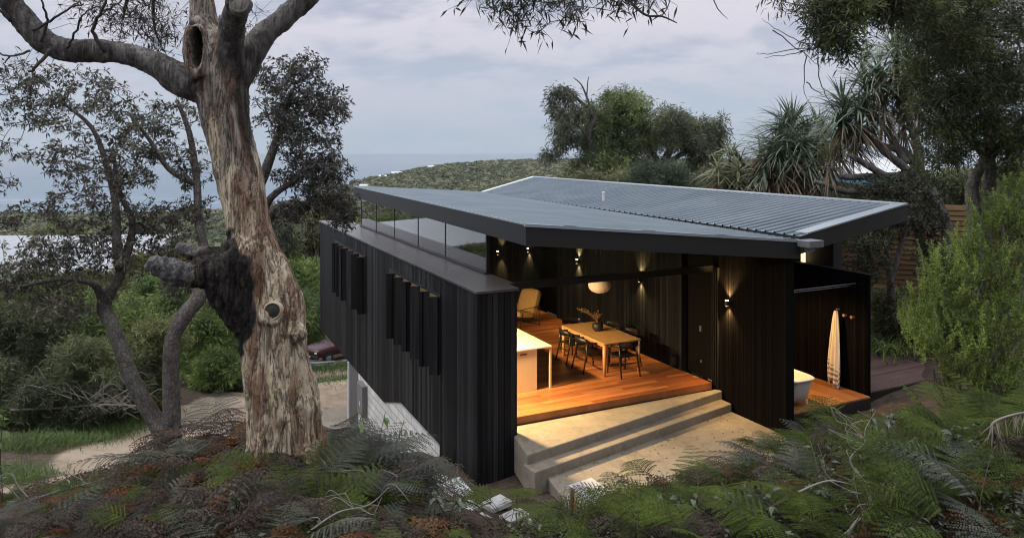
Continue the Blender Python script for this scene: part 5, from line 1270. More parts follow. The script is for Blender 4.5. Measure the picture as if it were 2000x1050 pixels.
# trees behind the roof
mid = 'wind blown trees behind the roof'
leafy('wind_blown_tree', 'tallest bushy green tree rising behind the middle of the roof', 'tree', P(1205, 360, 42), [([P(1205, 420, 42), P(1208, 340, 42), P(1200, 300, 42), P(1205, 240, 42), P(1215, 200, 42)], [.5, .4, .28, .16, .08]), ([P(1206, 330, 42), P(1180, 290, 41.6), P(1160, 255, 41.5)], [.3, .18, .08])],
      [(1215, 205, 42, 42, 30, 2, 70), (1180, 240, 42, 45, 40, 2, 80), (1235, 240, 42, 42, 40, 2, 75), (1170, 285, 41.5, 36, 34, 2, 50), (1240, 285, 42, 36, 34, 2, 50), (1160, 325, 41, 38, 26, 2, 55), (1215, 330, 41, 50, 26, 2, 60), (1130, 340, 41, 22, 22, 1.5, 22)], M_she, M_bark, 0.27, 0.05, 0.55, 11, 15, 'leaf', 0.3, mid, 0.015, 0.012, sub=0.5)
leafy('wind_blown_tree', 'leaning open crowned gum at the left of the trees behind the roof', 'tree', P(1180, 360, 41), [([P(1180, 400, 41), P(1165, 320, 40.5), P(1150, 260, 40), P(1160, 225, 40), P(1135, 200, 40), P(1112, 178, 40)], [.4, .3, .2, .14, .1, .05]), ([P(1158, 225, 40), P(1146, 190, 40), P(1135, 165, 40), P(1120, 152, 40)], [.1, .06, .04, .02]), ([P(1146, 188, 40), P(1148, 160, 40), P(1150, 150, 40)], [.04, .03, .015]), ([P(1150, 270, 40), P(1125, 245, 40), P(1100, 255, 40)], [.12, .08, .04])],
      [(1105, 190, 40, 18, 16, 1, 22), (1083, 182, 40, 14, 14, .8, 10), (1098, 225, 40, 22, 18, 1, 28), (1130, 225, 40, 18, 16, 1, 18), (1100, 255, 40, 24, 18, 1, 26), (1092, 282, 40, 18, 14, 1, 14), (1078, 305, 40, 12, 10, .8, 10), (1120, 275, 40, 18, 16, 1, 12), (1078, 205, 40, 10, 10, .8, 6), (1150, 215, 40, 14, 12, .8, 10)], M_sheD, M_bark, 0.25, 0.05, 0.42, 7, 11, 'leaf', 0.5, mid, 0.012, 0.012, sub=0.6, join=True)
leafy('wind_blown_tree', 'round headed dark tree at the right of the trees behind the roof', 'tree', P(1300, 360, 44), [([P(1290, 410, 44), P(1292, 340, 44), P(1310, 290, 44), P(1340, 250, 44)], [.45, .35, .2, .1]), ([P(1292, 330, 44), P(1275, 290, 44), P(1300, 240, 44)], [.25, .15, .07]), ([P(1300, 320, 44), P(1350, 290, 44), P(1385, 270, 44)], [.2, .12, .06])],
      [(1310, 235, 44, 32, 22, 2, 50), (1355, 250, 44, 34, 24, 2, 56), (1390, 255, 44, 22, 26, 1.5, 32), (1395, 290, 44, 18, 26, 1.5, 24), (1350, 285, 44, 34, 20, 2, 36), (1295, 265, 44, 26, 26, 2, 34), (1370, 325, 44, 38, 30, 2, 44), (1265, 300, 44, 20, 30, 1.5, 20)], M_sheD, M_bark, 0.27, 0.05, 0.55, 11, 14, 'leaf', 0.4, mid, 0.014, 0.012, sub=0.5)
leafy('round_shrub', 'soft blue green wattle bush in front of the trees behind the roof', 'shrub', P(1290, 365, 36), [([P(1290, 400, 36), P(1290, 360, 36)], [.2, .1])], [(1290, 340, 36, 55, 24, 1.5, 80), (1320, 355, 36, 40, 18, 1.2, 40), (1255, 350, 36, 25, 20, 1, 26)], leafmat('blue_green_leaves', [(0.05, 0.075, 0.05), (0.075, 0.105, 0.07), (0.06, 0.09, 0.055)], 0.6, 0.2), M_bark, 0.3, 0.035, 0.4, 7, 9, 'leaf', 0.1)
leafy('round_shrub', 'low dark scrub filling the gap under the trees behind the roof', 'shrub', P(1180, 370, 38), [([P(1180, 400, 38), P(1180, 360, 38)], [.2, .1])], [(1150, 355, 38, 40, 22, 1.5, 50), (1210, 358, 38, 40, 20, 1.5, 45), (1375, 360, 38, 40, 26, 1.2, 45), (1110, 362, 38, 25, 14, 1, 18)], M_sheD, M_bark, 0.3, 0.05, 0.4, 7, 8, 'leaf', 0.2)
# dark wattle overhead on the right
k = 14 / 2800
leafy('wattle_tree', 'dark spreading wattle whose crown fills the upper right corner', 'tree', P(1915, 600, 14), [
    ([P(1912, 640, 14), P(1920, 500, 14), P(1926, 430, 14), P(1934, 345, 14), P(1928, 308, 14), P(1895, 270, 13.8), P(1840, 220, 13.5), P(1780, 150, 13)], [34 * k, 28 * k, 26 * k, 22 * k, 22 * k, 16 * k, 12 * k, 6 * k]),
    ([P(1928, 308, 14), P(1930, 262, 14), P(1935, 180, 14), P(1930, 80, 13.8)], [18 * k, 16 * k, 12 * k, 7 * k]), ([P(1928, 310, 14), P(1966, 272, 14), P(2010, 220, 14)], [18 * k, 15 * k, 10 * k]),
    ([P(1912, 620, 14), P(1905, 430, 14.1), P(1898, 370, 14.2), P(1918, 320, 14.3), P(1950, 250, 14.4)], [34 * k, 28 * k, 24 * k, 18 * k, 12 * k]),
    ([P(1935, 190, 14), P(1850, 60, 12.5), P(1780, 10, 11.5), P(1700, -30, 10.5), P(1660, 20, 10)], [12 * k, 11 * k, 9 * k, 7 * k, 4 * k]),
    ([P(1780, 10, 11.5), P(1800, 40, 11.2), P(1840, 20, 11)], [6 * k, 5 * k, 3 * k])],
    [(1840, 100, 13, 80, 70, 1, 120), (1920, 60, 13.5, 90, 80, 1, 130), (1800, 160, 13, 36, 40, .8, 26), (1870, 190, 13.2, 62, 60, .9, 80), (1940, 170, 13.6, 70, 70, .9, 105), (1990, 230, 13.8, 40, 60, .8, 40), (1840, 258, 13.3, 44, 34, .7, 42), (1905, 250, 13.6, 56, 30, .7, 36), (1830, 305, 13.4, 26, 22, .5, 12), (1980, 280, 13.7, 40, 36, .6, 44), (1960, 330, 13.7, 44, 20, .5, 16), (1870, 300, 13.5, 34, 20, .5, 16), (2060, 100, 13.8, 80, 160, 1, 70),
     (1640, 10, 10, 50, 26, .6, 44), (1625, 55, 10, 26, 30, .5, 26), (1645, 90, 10, 18, 16, .4, 10), (1720, 10, 10.5, 60, 18, .6, 46), (1790, 20, 11.2, 50, 24, .7, 44), (1690, -30, 10.5, 120, 26, .8, 60), (1870, 0, 12, 80, 40, .8, 60), (1820, 60, 12, 40, 30, .6, 26), (1525, -6, 9.5, 10, 10, .2, 3)],
    M_wattle, M_bark, 0.115, 0.02, 0.26, 7, 8, 'leaf', 0.35, None, 0.006, 0.007)
bt_ = bpy.data.objects['wattle_tree']
mm = MB(); r4 = random.Random(4)
for pts in [[(1605, 92), (1560, 80), (1520, 60), (1487, 38)], [(1600, 92), (1555, 95), (1500, 105), (1478, 104)], [(1590, 95), (1540, 106), (1492, 112)], [(1510, 58), (1550, 90), (1580, 110), (1603, 134)], [(1600, 90), (1575, 50), (1555, 24), (1538, 0)], [(1556, 24), (1540, 20), (1528, 14)], [(1575, 108), (1570, 160), (1574, 195)], [(1597, 110), (1602, 160), (1615, 190), (1625, 210)], [(1574, 160), (1600, 182), (1622, 190)]]:
    p, r = catmull([P(u, v, 9.8) for u, v in pts], [0.009 - 0.0065 * i / (len(pts) - 1) for i in range(len(pts))], 4)
    mm.tube([a + Vector((r4.uniform(-1, 1), r4.uniform(-1, 1), r4.uniform(-1, 1))) * 0.012 for a in p], r, 5)
tw1 = MB(); tw1.tube([P(1388, -12, 9.8), P(1402, 18, 9.8), P(1412, 29, 9.8), P(1422, 38, 9.8)], [.009, .007, .005, .002], 5); o = tw1.build('bare_twig', M_twig, smooth=True); o.parent = bt_; o.matrix_parent_inverse = Matrix.Translation(-bt_.location)
o = mm.build('bare_twigs', M_twig, smooth=True); o.parent = bt_; o.matrix_parent_inverse = Matrix.Translation(-bt_.location)
# banksias along the fence
for (lab, cl_, tr) in [('sparse grey banksia right of the roof corner, before the board fence', [(1690, 480, 18, 45, 40, .8, 50), (1730, 430, 18.2, 50, 40, .8, 50), (1680, 530, 18, 30, 24, .6, 20), (1770, 410, 18.4, 36, 40, .7, 36)], [([P(1745, 640, 18.3), P(1738, 540, 18.2), P(1728, 480, 18.1), P(1700, 440, 18)], [.11, .09, .06, .03]), ([P(1738, 560, 18.2), P(1762, 470, 18.3), P(1780, 400, 18.4)], [.08, .06, .03])]),
                       ('dense grey leaved banksia under the pandanus branches', [(1740, 370, 19, 60, 30, .9, 70), (1800, 420, 19.2, 40, 50, .8, 60), (1820, 500, 19.3, 36, 40, .7, 36), (1790, 350, 19.2, 36, 26, .7, 30)], [([P(1808, 640, 19.2), P(1800, 540, 19.2), P(1790, 450, 19.2), P(1760, 380, 19)], [.13, .1, .07, .03]), ([P(1800, 520, 19.2), P(1825, 450, 19.3)], [.07, .03])])]:
    leafy('banksia_tree', lab, 'tree', tr[0][0][0], tr, cl_, M_banksia2, M_bark, 0.10, 0.03, 0.24, 6, 9)
# ------------------------------------------------------------------ pandanus
def pand_head(L, n, nd, mat_l, sd):
    d = rdirs(n); d[:, 2] = np.abs(d[:, 2]) * 0.9 + 0.05; z = np.linspace(0, 0.35, n)[:, None]
    pos = np.concatenate([np.zeros((n, 2)), z], 1)
    a = straps(pos, unit(d), L * (0.75 + 0.4 * rnd(n)), 0.055, 5, 0.15 + 0.5 * (1 - d[:, 2]) * rnd(n) + 0.12)
    dd = rdirs(nd); dd[:, 2] = -0.5 - 0.6 * rnd(nd)
    b = straps(np.concatenate([np.zeros((nd, 2)), -0.35 * rnd(nd)[:, None]], 1), unit(dd), L * (0.6 + 0.5 * rnd(nd)), 0.05, 4, 0.35 * rnd(nd))
    return mesh_arrays('leaf_head', *a, None, mat_l), mesh_arrays('dead_skirt', *b, None, M_pandD)
def pandanus(label, base, trunks, heads, L, mat, nleaf=60, ndead=34):
    root = tag(empty('pandanus_tree', base), label, 'pandanus', 'pandanus palms beyond the roof')
    mb_ = MB(); tips = []
    for pts, rad in trunks:
        p, r = catmull(pts, rad, 5); r = [x * (1 + 0.06 * math.sin(i * 2.1)) for i, x in enumerate(r)]; mb_.tube(p, r, 10)
    hs = [P(*h[:3]) for h in heads]
    nodes = [(Vector(q), r_) for pts, rad in trunks for q, r_ in zip(*catmull(pts, rad, 5))]
    for h in hs:
        q, r_ = min(nodes, key=lambda n_: (n_[0] - h).length + 0.3 * max(0, n_[0].z - h.z))
        mdp = (q + h) / 2 + Vector((0, 0, -0.12 * (h - q).length)); p, r = catmull([q, mdp, h], [min(r_, 0.09), 0.07, 0.055], 5); mb_.tube(p, r, 8)
    o = mb_.build('trunk', M_greybark, smooth=True); o.parent = root; o.matrix_parent_inverse = Matrix.Translation(-root.location)
    protos = [pand_head(L, nleaf, ndead, mat, s) for s in range(min(2, len(hs)))]; used = [False, False]
    for i, h in enumerate(hs):
        j = i % 2; a, b = protos[j]
        if used[j]:
            b2 = b.copy(); COL.objects.link(b2); a = a.copy(); COL.objects.link(a); b = b2
        used[j] = True; s = heads[i][3] if len(heads[i]) > 3 else 1.0
        for q in (a, b):
            q.parent = root; q.location = h - root.location; q.rotation_euler = (RNG.normal() * 0.25, RNG.normal() * 0.25, i * 2.399); q.scale = (s, s, s)
    return root
Y = 20
pandanus('tall pandanus with long bare grey limbs and many leafy heads behind the wattle', P(1850, 520, Y), [
    ([P(1850, 560, Y), P(1852, 470, Y), P(1840, 420, Y), P(1815, 370, Y), P(1770, 330, Y), P(1720, 290, Y), P(1690, 262, Y)], [.2, .18, .16, .14, .12, .1, .07]),
    ([P(1845, 430, Y), P(1790, 350, Y - .2), P(1730, 344, Y - .3), P(1660, 346, Y - .4), P(1640, 343, Y - .4)], [.15, .12, .10, .09, .06]),
    ([P(1825, 385, Y), P(1770, 300, Y + .2), P(1720, 285, Y + .3), P(1665, 262, Y + .3), P(1650, 255, Y + .3)], [.14, .12, .10, .08, .05]),
    ([P(1790, 350, Y), P(1735, 345, Y - .5), P(1690, 320, Y - .6), P(1660, 302, Y - .7)], [.12, .10, .09, .05]),
    ([P(1800, 350, Y), P(1790, 280, Y), P(1770, 220, Y), P(1750, 150, Y)], [.13, .11, .09, .06]), ([P(1770, 320, Y), P(1735, 260, Y + .4), P(1700, 215, Y + .4)], [.12, .09, .06]),
    ([P(1700, 372, Y - .3), P(1650, 374, Y - .4), P(1610, 360, Y - .5), P(1590, 355, Y - .5)], [.09, .08, .07, .05]), ([P(1800, 370, Y), P(1750, 380, Y - .2), P(1695, 372, Y - .3)], [.12, .1, .085])],
    [(1748, 118, Y, 1.1), (1780, 150, Y), (1720, 160, Y, .95), (1690, 180, Y), (1728, 205, Y), (1752, 190, Y + .5, .9), (1650, 218, Y), (1672, 235, Y - .3, .9), (1640, 252, Y, .9), (1700, 235, Y + .4, .9), (1630, 285, Y + .4, .85), (1800, 200, Y + .5), (1765, 245, Y + .6, .9), (1665, 275, Y + .6, .8), (1690, 120, Y + 1, .7)], 1.3, M_pand, 90, 40)
Y = 23
pandanus('dense rounded pandanus clump right behind the far roof edge', P(1555, 420, Y), [([P(1555, 460, Y), P(1555, 370, Y), P(1550, 300, Y)], [.25, .2, .12]), ([P(1556, 390, Y), P(1590, 320, Y), P(1600, 275, Y)], [.18, .13, .08]), ([P(1554, 390, Y), P(1515, 320, Y), P(1515, 280, Y)], [.18, .13, .08])],
    [(1520, 262, Y), (1548, 256, Y), (1575, 268, Y, .9), (1600, 266, Y), (1500, 290, Y), (1535, 292, Y - .5), (1565, 300, Y - .6), (1595, 300, Y - .4), (1615, 310, Y - .2, .9), (1510, 322, Y - .4), (1545, 330, Y - .8), (1580, 335, Y - .8), (1500, 350, Y - .3, .9)], 1.35, M_pand, 90, 44)
Y = 24
pandanus('low yellowish pandanus cluster left of the rounded clump', P(1425, 400, Y), [([P(1425, 440, Y), P(1425, 370, Y), P(1420, 335, Y)], [.2, .15, .08]), ([P(1426, 400, Y), P(1460, 350, Y), P(1470, 330, Y)], [.14, .1, .06])],
    [(1425, 312, Y), (1450, 320, Y, .9), (1480, 312, Y), (1400, 345, Y - .5, .9), (1440, 350, Y - .6), (1470, 355, Y - .4, .9), (1415, 362, Y - .6, .8)], 0.95, M_pandY, 50, 40)
# a single young head in front, hanging green over the roof edge
Y = 19.6
pandanus('young pandanus head with drooping fresh leaves beside a bare limb', P(1618, 420, Y), [([P(1618, 450, Y), P(1620, 360, Y), P(1618, 325, Y)], [.09, .07, .05])], [(1618, 318, Y, 1.0)], 1.0, M_pandY, 40, 14)

# ------------------------------------------------------------------ bright shrub on the right
def shoots(clumps, nshoot, nl, Ls, L, W):
    A, B, vf = [], [], []
    for (u, v, Y, ru, rv, ry, n) in clumps:
        p = blob(u, v, Y, ru, rv, ry, n, 0.4); c = np.array(P(u, v + rv * 0.6, Y)); d = unit(p - c + np.array([0, 0, 0.75]) + 0.25 * RNG.normal(size=(n, 3)))
        ln = Ls * (0.6 + 0.7 * rnd(n)); A.append(p - d * ln[:, None] * 0.5); B.append(p + d * ln[:, None] * 0.5)
    A = np.concatenate(A); B = np.concatenate(B); n = len(A); t = np.tile(np.linspace(0.05, 1, nl), n)[:, None]
    q = np.repeat(A, nl, 0) * (1 - t) + np.repeat(B, nl, 0) * t; dr = np.repeat(unit(B - A), nl, 0)
    dd = unit(dr * 0.75 + RNG.normal(size=(n * nl, 3)) * 0.55)
    return leaf_quads(q, dd, L * (0.7 + 0.6 * rnd(n * nl)) * (1.15 - 0.45 * t[:, 0]), W, 0.1), vtubes(A, B, 0.004, 0.002), A
root = tag(empty('bright_shrub', P(1905, 860, 10.5)), 'large bright green feathery shrub on the right, in front of the side deck', 'shrub')
cl_o = [(1935, 430, 10.6, 40, 40, .4, 60), (1985, 400, 10.6, 40, 50, .5, 60), (1890, 480, 10.5, 36, 34, .4, 50), (1840, 520, 10.4, 34, 34, .4, 44), (1930, 520, 10.2, 60, 44, .5, 80), (1860, 590, 10.2, 46, 40, .5, 66), (1800, 610, 10.3, 44, 34, .4, 54), (1775, 600, 10.4, 20, 30, .3, 14), (1830, 660, 10.1, 50, 40, .5, 66), (1790, 655, 10.2, 34, 30, .4, 34), (1910, 640, 9.9, 60, 50, .5, 80), (1985, 600, 10, 50, 70, .6, 90), (1880, 720, 10, 60, 34, .5, 54), (1960, 720, 9.9, 60, 44, .5, 70), (1815, 560, 10.4, 20, 30, .3, 16), (2050, 520, 10.4, 60, 140, .8, 120), (1985, 350, 10.8, 30, 20, .3, 16)]
cl_o = [(*c[:6], int(c[6] * .66)) for c in cl_o]
lv, st_, A = shoots(cl_o, 0, 84, 0.40, 0.06, 0.011)
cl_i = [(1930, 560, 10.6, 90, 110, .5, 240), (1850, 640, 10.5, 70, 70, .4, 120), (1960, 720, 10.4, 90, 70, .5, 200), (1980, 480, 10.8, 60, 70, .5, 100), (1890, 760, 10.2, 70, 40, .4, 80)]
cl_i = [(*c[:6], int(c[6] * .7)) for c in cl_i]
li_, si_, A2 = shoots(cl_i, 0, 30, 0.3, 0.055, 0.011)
k = 10.5 / 2800
w_ = grow([([P(1905, 880, 10.5), P(1908, 780, 10.5), P(1900, 690, 10.5), P(1890, 600, 10.5), P(1850, 480, 10.5)], [26 * k, 22 * k, 16 * k, 12 * k, 5 * k]), ([P(1907, 800, 10.5), P(1940, 690, 10.5), P(1960, 560, 10.6), P(1960, 440, 10.6)], [20 * k, 15 * k, 11 * k, 5 * k]), ([P(1905, 760, 10.5), P(1860, 690, 10.3), P(1810, 630, 10.3)], [14 * k, 10 * k, 5 * k])], np.concatenate([A[::4], A2[::6]]), 0.004, 0.008)
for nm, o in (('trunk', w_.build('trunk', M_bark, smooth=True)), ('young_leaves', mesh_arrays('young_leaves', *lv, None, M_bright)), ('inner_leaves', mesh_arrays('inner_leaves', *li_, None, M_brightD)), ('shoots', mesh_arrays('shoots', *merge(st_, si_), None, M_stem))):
    o.parent = root; o.matrix_parent_inverse = Matrix.Translation(-root.location)

# ------------------------------------------------------------------ shrubs left and behind
def bush(label, u, v, Y, ru, rv, ry, n, mi, L=0.16, W=0.025, droop=0.2, nl=9, rc=None, base=None, group=None, name='shrub', twigs=0):
    s = Y / 1400; sub = [(u + ru * 0.65 * RNG.uniform(-1, 1), v + rv * 0.55 * RNG.uniform(-1, 1), Y + ry * 0.5 * RNG.uniform(-1, 1), ru * RNG.uniform(.35, .6), rv * RNG.uniform(.35, .6), ry * .5, n // 7) for _ in range(7)]
    sub += [(u + ru * RNG.uniform(-.8, .8), v + rv * RNG.uniform(.6, 1.15), Y - ry * .3 * RNG.uniform(0, 1), ru * .45, rv * .35, ry * .4, n // 9) for _ in range(4)]
    bp = P(u, v, Y); gzz = G(bp.x, bp.y); b0 = Vector((bp.x, bp.y, gzz - 0.05)); top = P(u, v - rv * 0.3, Y)
    tr = [([b0, (b0 + top) / 2 + Vector((RNG.normal() * .15, 0, 0)), top], [0.05 + 0.003 * Y * rv / 60, 0.04 + 0.002 * Y * rv / 60, 0.02])]
    dens = max(1.0, 1.0)
    return leafy(name, label, 'shrub', b0, tr, sub, M_shrubs[mi], M_bark, L, W, rc or 16 * s, 7, nl, 'leaf', droop, group, 0.006, 0.009)
gl = 'shrubs on the bank beyond the sandy path'
BUSH = [
 ('dark green wispy shrub at the left edge under the banksia leaves', 50, 650, 19, 110, 80, 1.6, 300, 0), ('dark shrub with brown undergrowth above the grass tufts', 150, 720, 18, 120, 60, 1.4, 300, 0),
 ('mid green shrub behind the left banksia trunk', 200, 630, 21, 90, 70, 1.5, 260, 1), ('dark scrubby bush between the two banksia trunks', 275, 700, 19.5, 70, 80, 1.3, 240, 0),
 ('soft light green bush right of the forked banksia', 400, 660, 25, 56, 60, 1.4, 240, 2), ('bright green wattle bush between the fork and the gum', 430, 610, 27, 60, 56, 1.5, 220, 1),
 ('green bush seen through the banksia fork', 300, 590, 26, 60, 60, 1.6, 220, 1), ('small yellow green bush by the sandy path', 420, 715, 23.5, 34, 26, .8, 110, 2), ('dark low bush at the foot of the bank by the path', 440, 730, 24.5, 50, 30, .9, 130, 0),
 ('pale olive bush at the far left, half hidden by leaves', 30, 570, 27, 90, 46, 1.8, 200, 1), ('olive bush behind the top of the fork', 170, 560, 31, 90, 40, 2, 200, 3), ('dark bush behind the charred burl', 410, 560, 33, 60, 50, 2, 200, 0),
 ('dull green bush right of the gum trunk below the wing', 590, 600, 34, 46, 46, 1.8, 190, 1), ('yellow green bush between the gum and the far end of the wing', 590, 540, 37, 50, 46, 2, 230, 2),
 ('olive shrub with bare twigs under the far wing corner', 595, 470, 41, 50, 44, 2.2, 230, 3), ('brownish dry shrub behind the banksia crown', 560, 440, 46, 40, 40, 2.2, 180, 4), ('tall olive tree crown left of the far wing end', 640, 430, 50, 44, 46, 2.5, 230, 3),
 ('dark scrub behind the parked car', 640, 630, 56, 60, 24, 2, 170, 0), ('dark pine like scrub right behind the gum trunk', 540, 480, 38, 40, 50, 1.8, 180, 0),
 ('dull green thicket far left below the white roof', 90, 600, 33, 110, 40, 2, 200, 1), ('olive thicket behind the banksia fork, farther down the slope', 300, 520, 42, 100, 34, 3, 220, 3), ('mid green tree crown behind the white roof', 130, 470, 62, 80, 20, 3, 150, 1),
 ('wispy dark bush low on the bank behind the grass tufts', 100, 780, 17, 110, 40, 1.0, 220, 0), ('low dark tangle at the far left of the bank', -20, 740, 17.5, 80, 50, 1.0, 160, 0), ('low green scrub right of the left banksia trunk by the path', 290, 770, 20, 40, 30, .8, 130, 1), ('dark scrub at the left end of the bank behind the vine', 20, 690, 20, 80, 60, 1.4, 200, 0),
 ('dark bush filling behind the left banksia trunk', 230, 740, 18.5, 50, 44, .9, 150, 0),
 ('grey green thicket behind the gum trunk', 470, 600, 38, 60, 50, 2, 150, 1)]
for (lab, u, v, Y, ru, rv, ry, n, mi) in BUSH:
    s = Y / 1400
    bush(lab, u, v, Y, ru, rv, ry, n, mi, L=max(0.16, 11 * s), W=max(0.018, 1.7 * s), group=gl)
# right of the house: dark undergrowth before the fence
for (lab, u, v, Y, ru, rv, ry, n, mi) in [('dark undergrowth at the foot of the board fence', 1740, 600, 19, 50, 40, 1, 140, 0), ('leafy bush behind the bright shrub at the fence', 1900, 560, 18, 80, 90, 1.2, 240, 0), ('dark bush right of the wattle trunk', 1985, 400, 19, 50, 50, 1.2, 140, 0), ('broad dark bush behind the wattle trunk, above the fence', 1880, 370, 24, 90, 40, 1.6, 200, 0), ('dark bush at the far right above the fence', 2010, 360, 24, 70, 50, 1.6, 170, 0), ('dark scrub filling under the pandanus limbs', 1690, 400, 22, 60, 30, 1, 140, 0), ('broad bush beyond the bright shrub, outside the right edge', 2200, 470, 15, 90, 70, 1.4, 220, 1), ('dark bush far right of the fence', 2150, 420, 21, 110, 60, 1.8, 240, 0), ('low bush on the rise outside the right edge', 2260, 640, 11, 110, 70, 1.0, 200, 1), ('low dark scrub behind the roof edge below the pandanus', 1560, 385, 24.5, 110, 20, 1, 140, 0)]:
    bush(lab, u, v, Y, ru, rv, ry, n, mi, L=0.14, W=0.03, nl=8, group='dark shrubs along the fence')
mm = MB(); r5 = random.Random(21)
root = tag(empty('dead_bush', P(610, 480, 40)), 'tangle of pale dead twigs among the olive shrubs by the wing', 'dead bush')
for i in range(70):
    p = P(600 + r5.uniform(-30, 14), 520 + r5.uniform(-10, 30), 39.5); q = p + Vector((r5.uniform(-1.2, 0.6), r5.uniform(-.4, .4), r5.uniform(1.0, 3.2)))
    pts, rr_ = catmull([p, (p + q) / 2 + Vector((r5.uniform(-.3, .3), 0, 0)), q], [.03, .02, .008], 3); mm.tube(pts, rr_, 4)
o = mm.build('twigs', M_deadwood); o.parent = root; o.matrix_parent_inverse = Matrix.Translation(-root.location)
mm = MB(); q0, q1 = catmull([P(20, 800, 16.2), P(120, 796, 16.5), P(200, 790, 16.8), P(300, 792, 17)], [.02, .025, .022, .012], 8); mm.tube(q0, q1, 6); root = tag(empty('dead_bush', P(180, 760, 16.5)), 'grey dead twigs arching over the bank above the grass tufts', 'dead bush')
for i in range(60):
    p = P(190 + r5.gauss(0, 55), 790 + r5.gauss(0, 12), 16.8 + r5.uniform(-.6, .6)); a_ = r5.uniform(0.3, 2.8); l = r5.uniform(.3, 1.0); q = p + Vector((math.cos(a_) * l, r5.uniform(-.3, .3), math.sin(a_) * l * .7)); e = q + Vector((math.cos(a_) * .4, 0, -.15))
    pts, rr_ = catmull([p, q, e], [.009, .006, .003], 4); mm.tube(pts, rr_, 4)
o = mm.build('twigs', M_deadwood); o.parent = root; o.matrix_parent_inverse = Matrix.Translation(-root.location)

# ------------------------------------------------------------------ far bush: one mass of crowns down to the coast
def far_wood():
    Xs, Ys, Rs = [], [], []
    Yv = 52.0
    while Yv < 1080:
        st = 3.2 + Yv * 0.0085; us = np.arange(-500, 1650, st / Yv * 1400)
        x = (us - 1000) / 1400 * Yv + RNG.uniform(-.45, .45, len(us)) * st; y = Yv + RNG.uniform(-.5, .5, len(us)) * st
        Xs.append(x); Ys.append(y); Rs.append(st * RNG.uniform(0.42, 0.70, len(us))); Yv += st * 0.82
    X, Y, R = map(np.concatenate, (Xs, Ys, Rs)); Z = gz(X, Y)
    ok = (Z > SEA_Z + 1.5)
    for (hx_, hy_, rr_) in [(-38.5, 50, 15), (-33, 74, 11), (p_neigh[0], p_neigh[1], 9)]: ok &= np.hypot(X - hx_, Y - hy_) > rr_
    X, Y, R, Z = X[ok], Y[ok], R[ok], Z[ok]
    n = len(X); hgt = np.minimum(R * (1.0 + 0.8 * rnd(n)), 6.0); C = np.stack([X, Y, Z + hgt * 0.7], 1)
    b = bmesh.new(); bmesh.ops.create_icosphere(b, subdivisions=1, radius=1); iv = np.array([v.co for v in b.verts]); itf = np.array([[v.index for v in f.verts] for f in b.faces]); b.free()
    VV = C[:, None] + iv[None] * R[:, None, None] * np.array([.85, .85, .62]) * (1 + 0.2 * RNG.normal(size=(n, len(iv), 1)))
    FT = (np.arange(n) * len(iv))[:, None, None] + itf[None]
    k = np.where(Y < 160, 150, np.where(Y < 400, 90, 60)); tot = k.sum(); ii = np.repeat(np.arange(n), k)
    d = rdirs(tot); d[:, 2] = np.abs(d[:, 2]) * 0.95 - 0.12; lump = 0.85 + 0.22 * np.sin(d[:, 0] * 7 + ii) * np.sin(d[:, 1] * 6 + 2 * ii) + 0.08 * RNG.normal(size=tot)
    pos = C[ii] + d * (R[ii] * lump)[:, None] * np.array([1, 1, .75])
    sz = R[ii] * np.where(Y[ii] < 160, 0.17, np.where(Y[ii] < 400, .2, 0.25)); ld = unit(d * 0.8 + RNG.normal(size=(tot, 3)) * 0.6)
    LV, LF = leaf_quads(pos - ld * sz[:, None] * .5, ld, sz * 1.3, sz * 0.9, 0.1)
    m, nt, bs = newmat('far_foliage')
    g = nt.nodes.new('ShaderNodeNewGeometry'); n1 = noise(nt, coord(nt, (1, 1, 1)), 0.09, 3, 0.6); n2 = noise(nt, coord(nt), 0.012, 3)
    f = mth(nt, 'ADD', mth(nt, 'MULTIPLY', g.outputs['Random Per Island'], 0.35), mth(nt, 'MULTIPLY', n1, 0.65))
    c = rmp(nt, f, [(0.28, (0.035, 0.050, 0.032)), (0.4, (0.062, 0.08, 0.047)), (0.5, (0.09, 0.105, 0.055)), (0.6, (0.125, 0.13, 0.075)), (0.75, (0.145, 0.125, 0.095))])
    c = mixc(nt, 0.5, c, rmp(nt, n2, [(0.35, (0.7, 0.75, 0.75)), (0.65, (1.2, 1.15, 0.95))]), 'MULTIPLY')
    nt.links.new(c, bs.inputs['Base Color']); bs.inputs['Roughness'].default_value = 0.8; bs.inputs['Specular IOR Level'].default_value = 0.15
    V = np.concatenate([VV.reshape(-1, 3), LV]); o = mesh_arrays('coastal_bush', V, LF + n * len(iv), FT.reshape(-1, 3), m)
    tag(o, kind='stuff', label='olive green coastal bush covering the slope and the headland', cat='bush'); return n
p_neigh = P(1720, 336, 52)
far_wood()
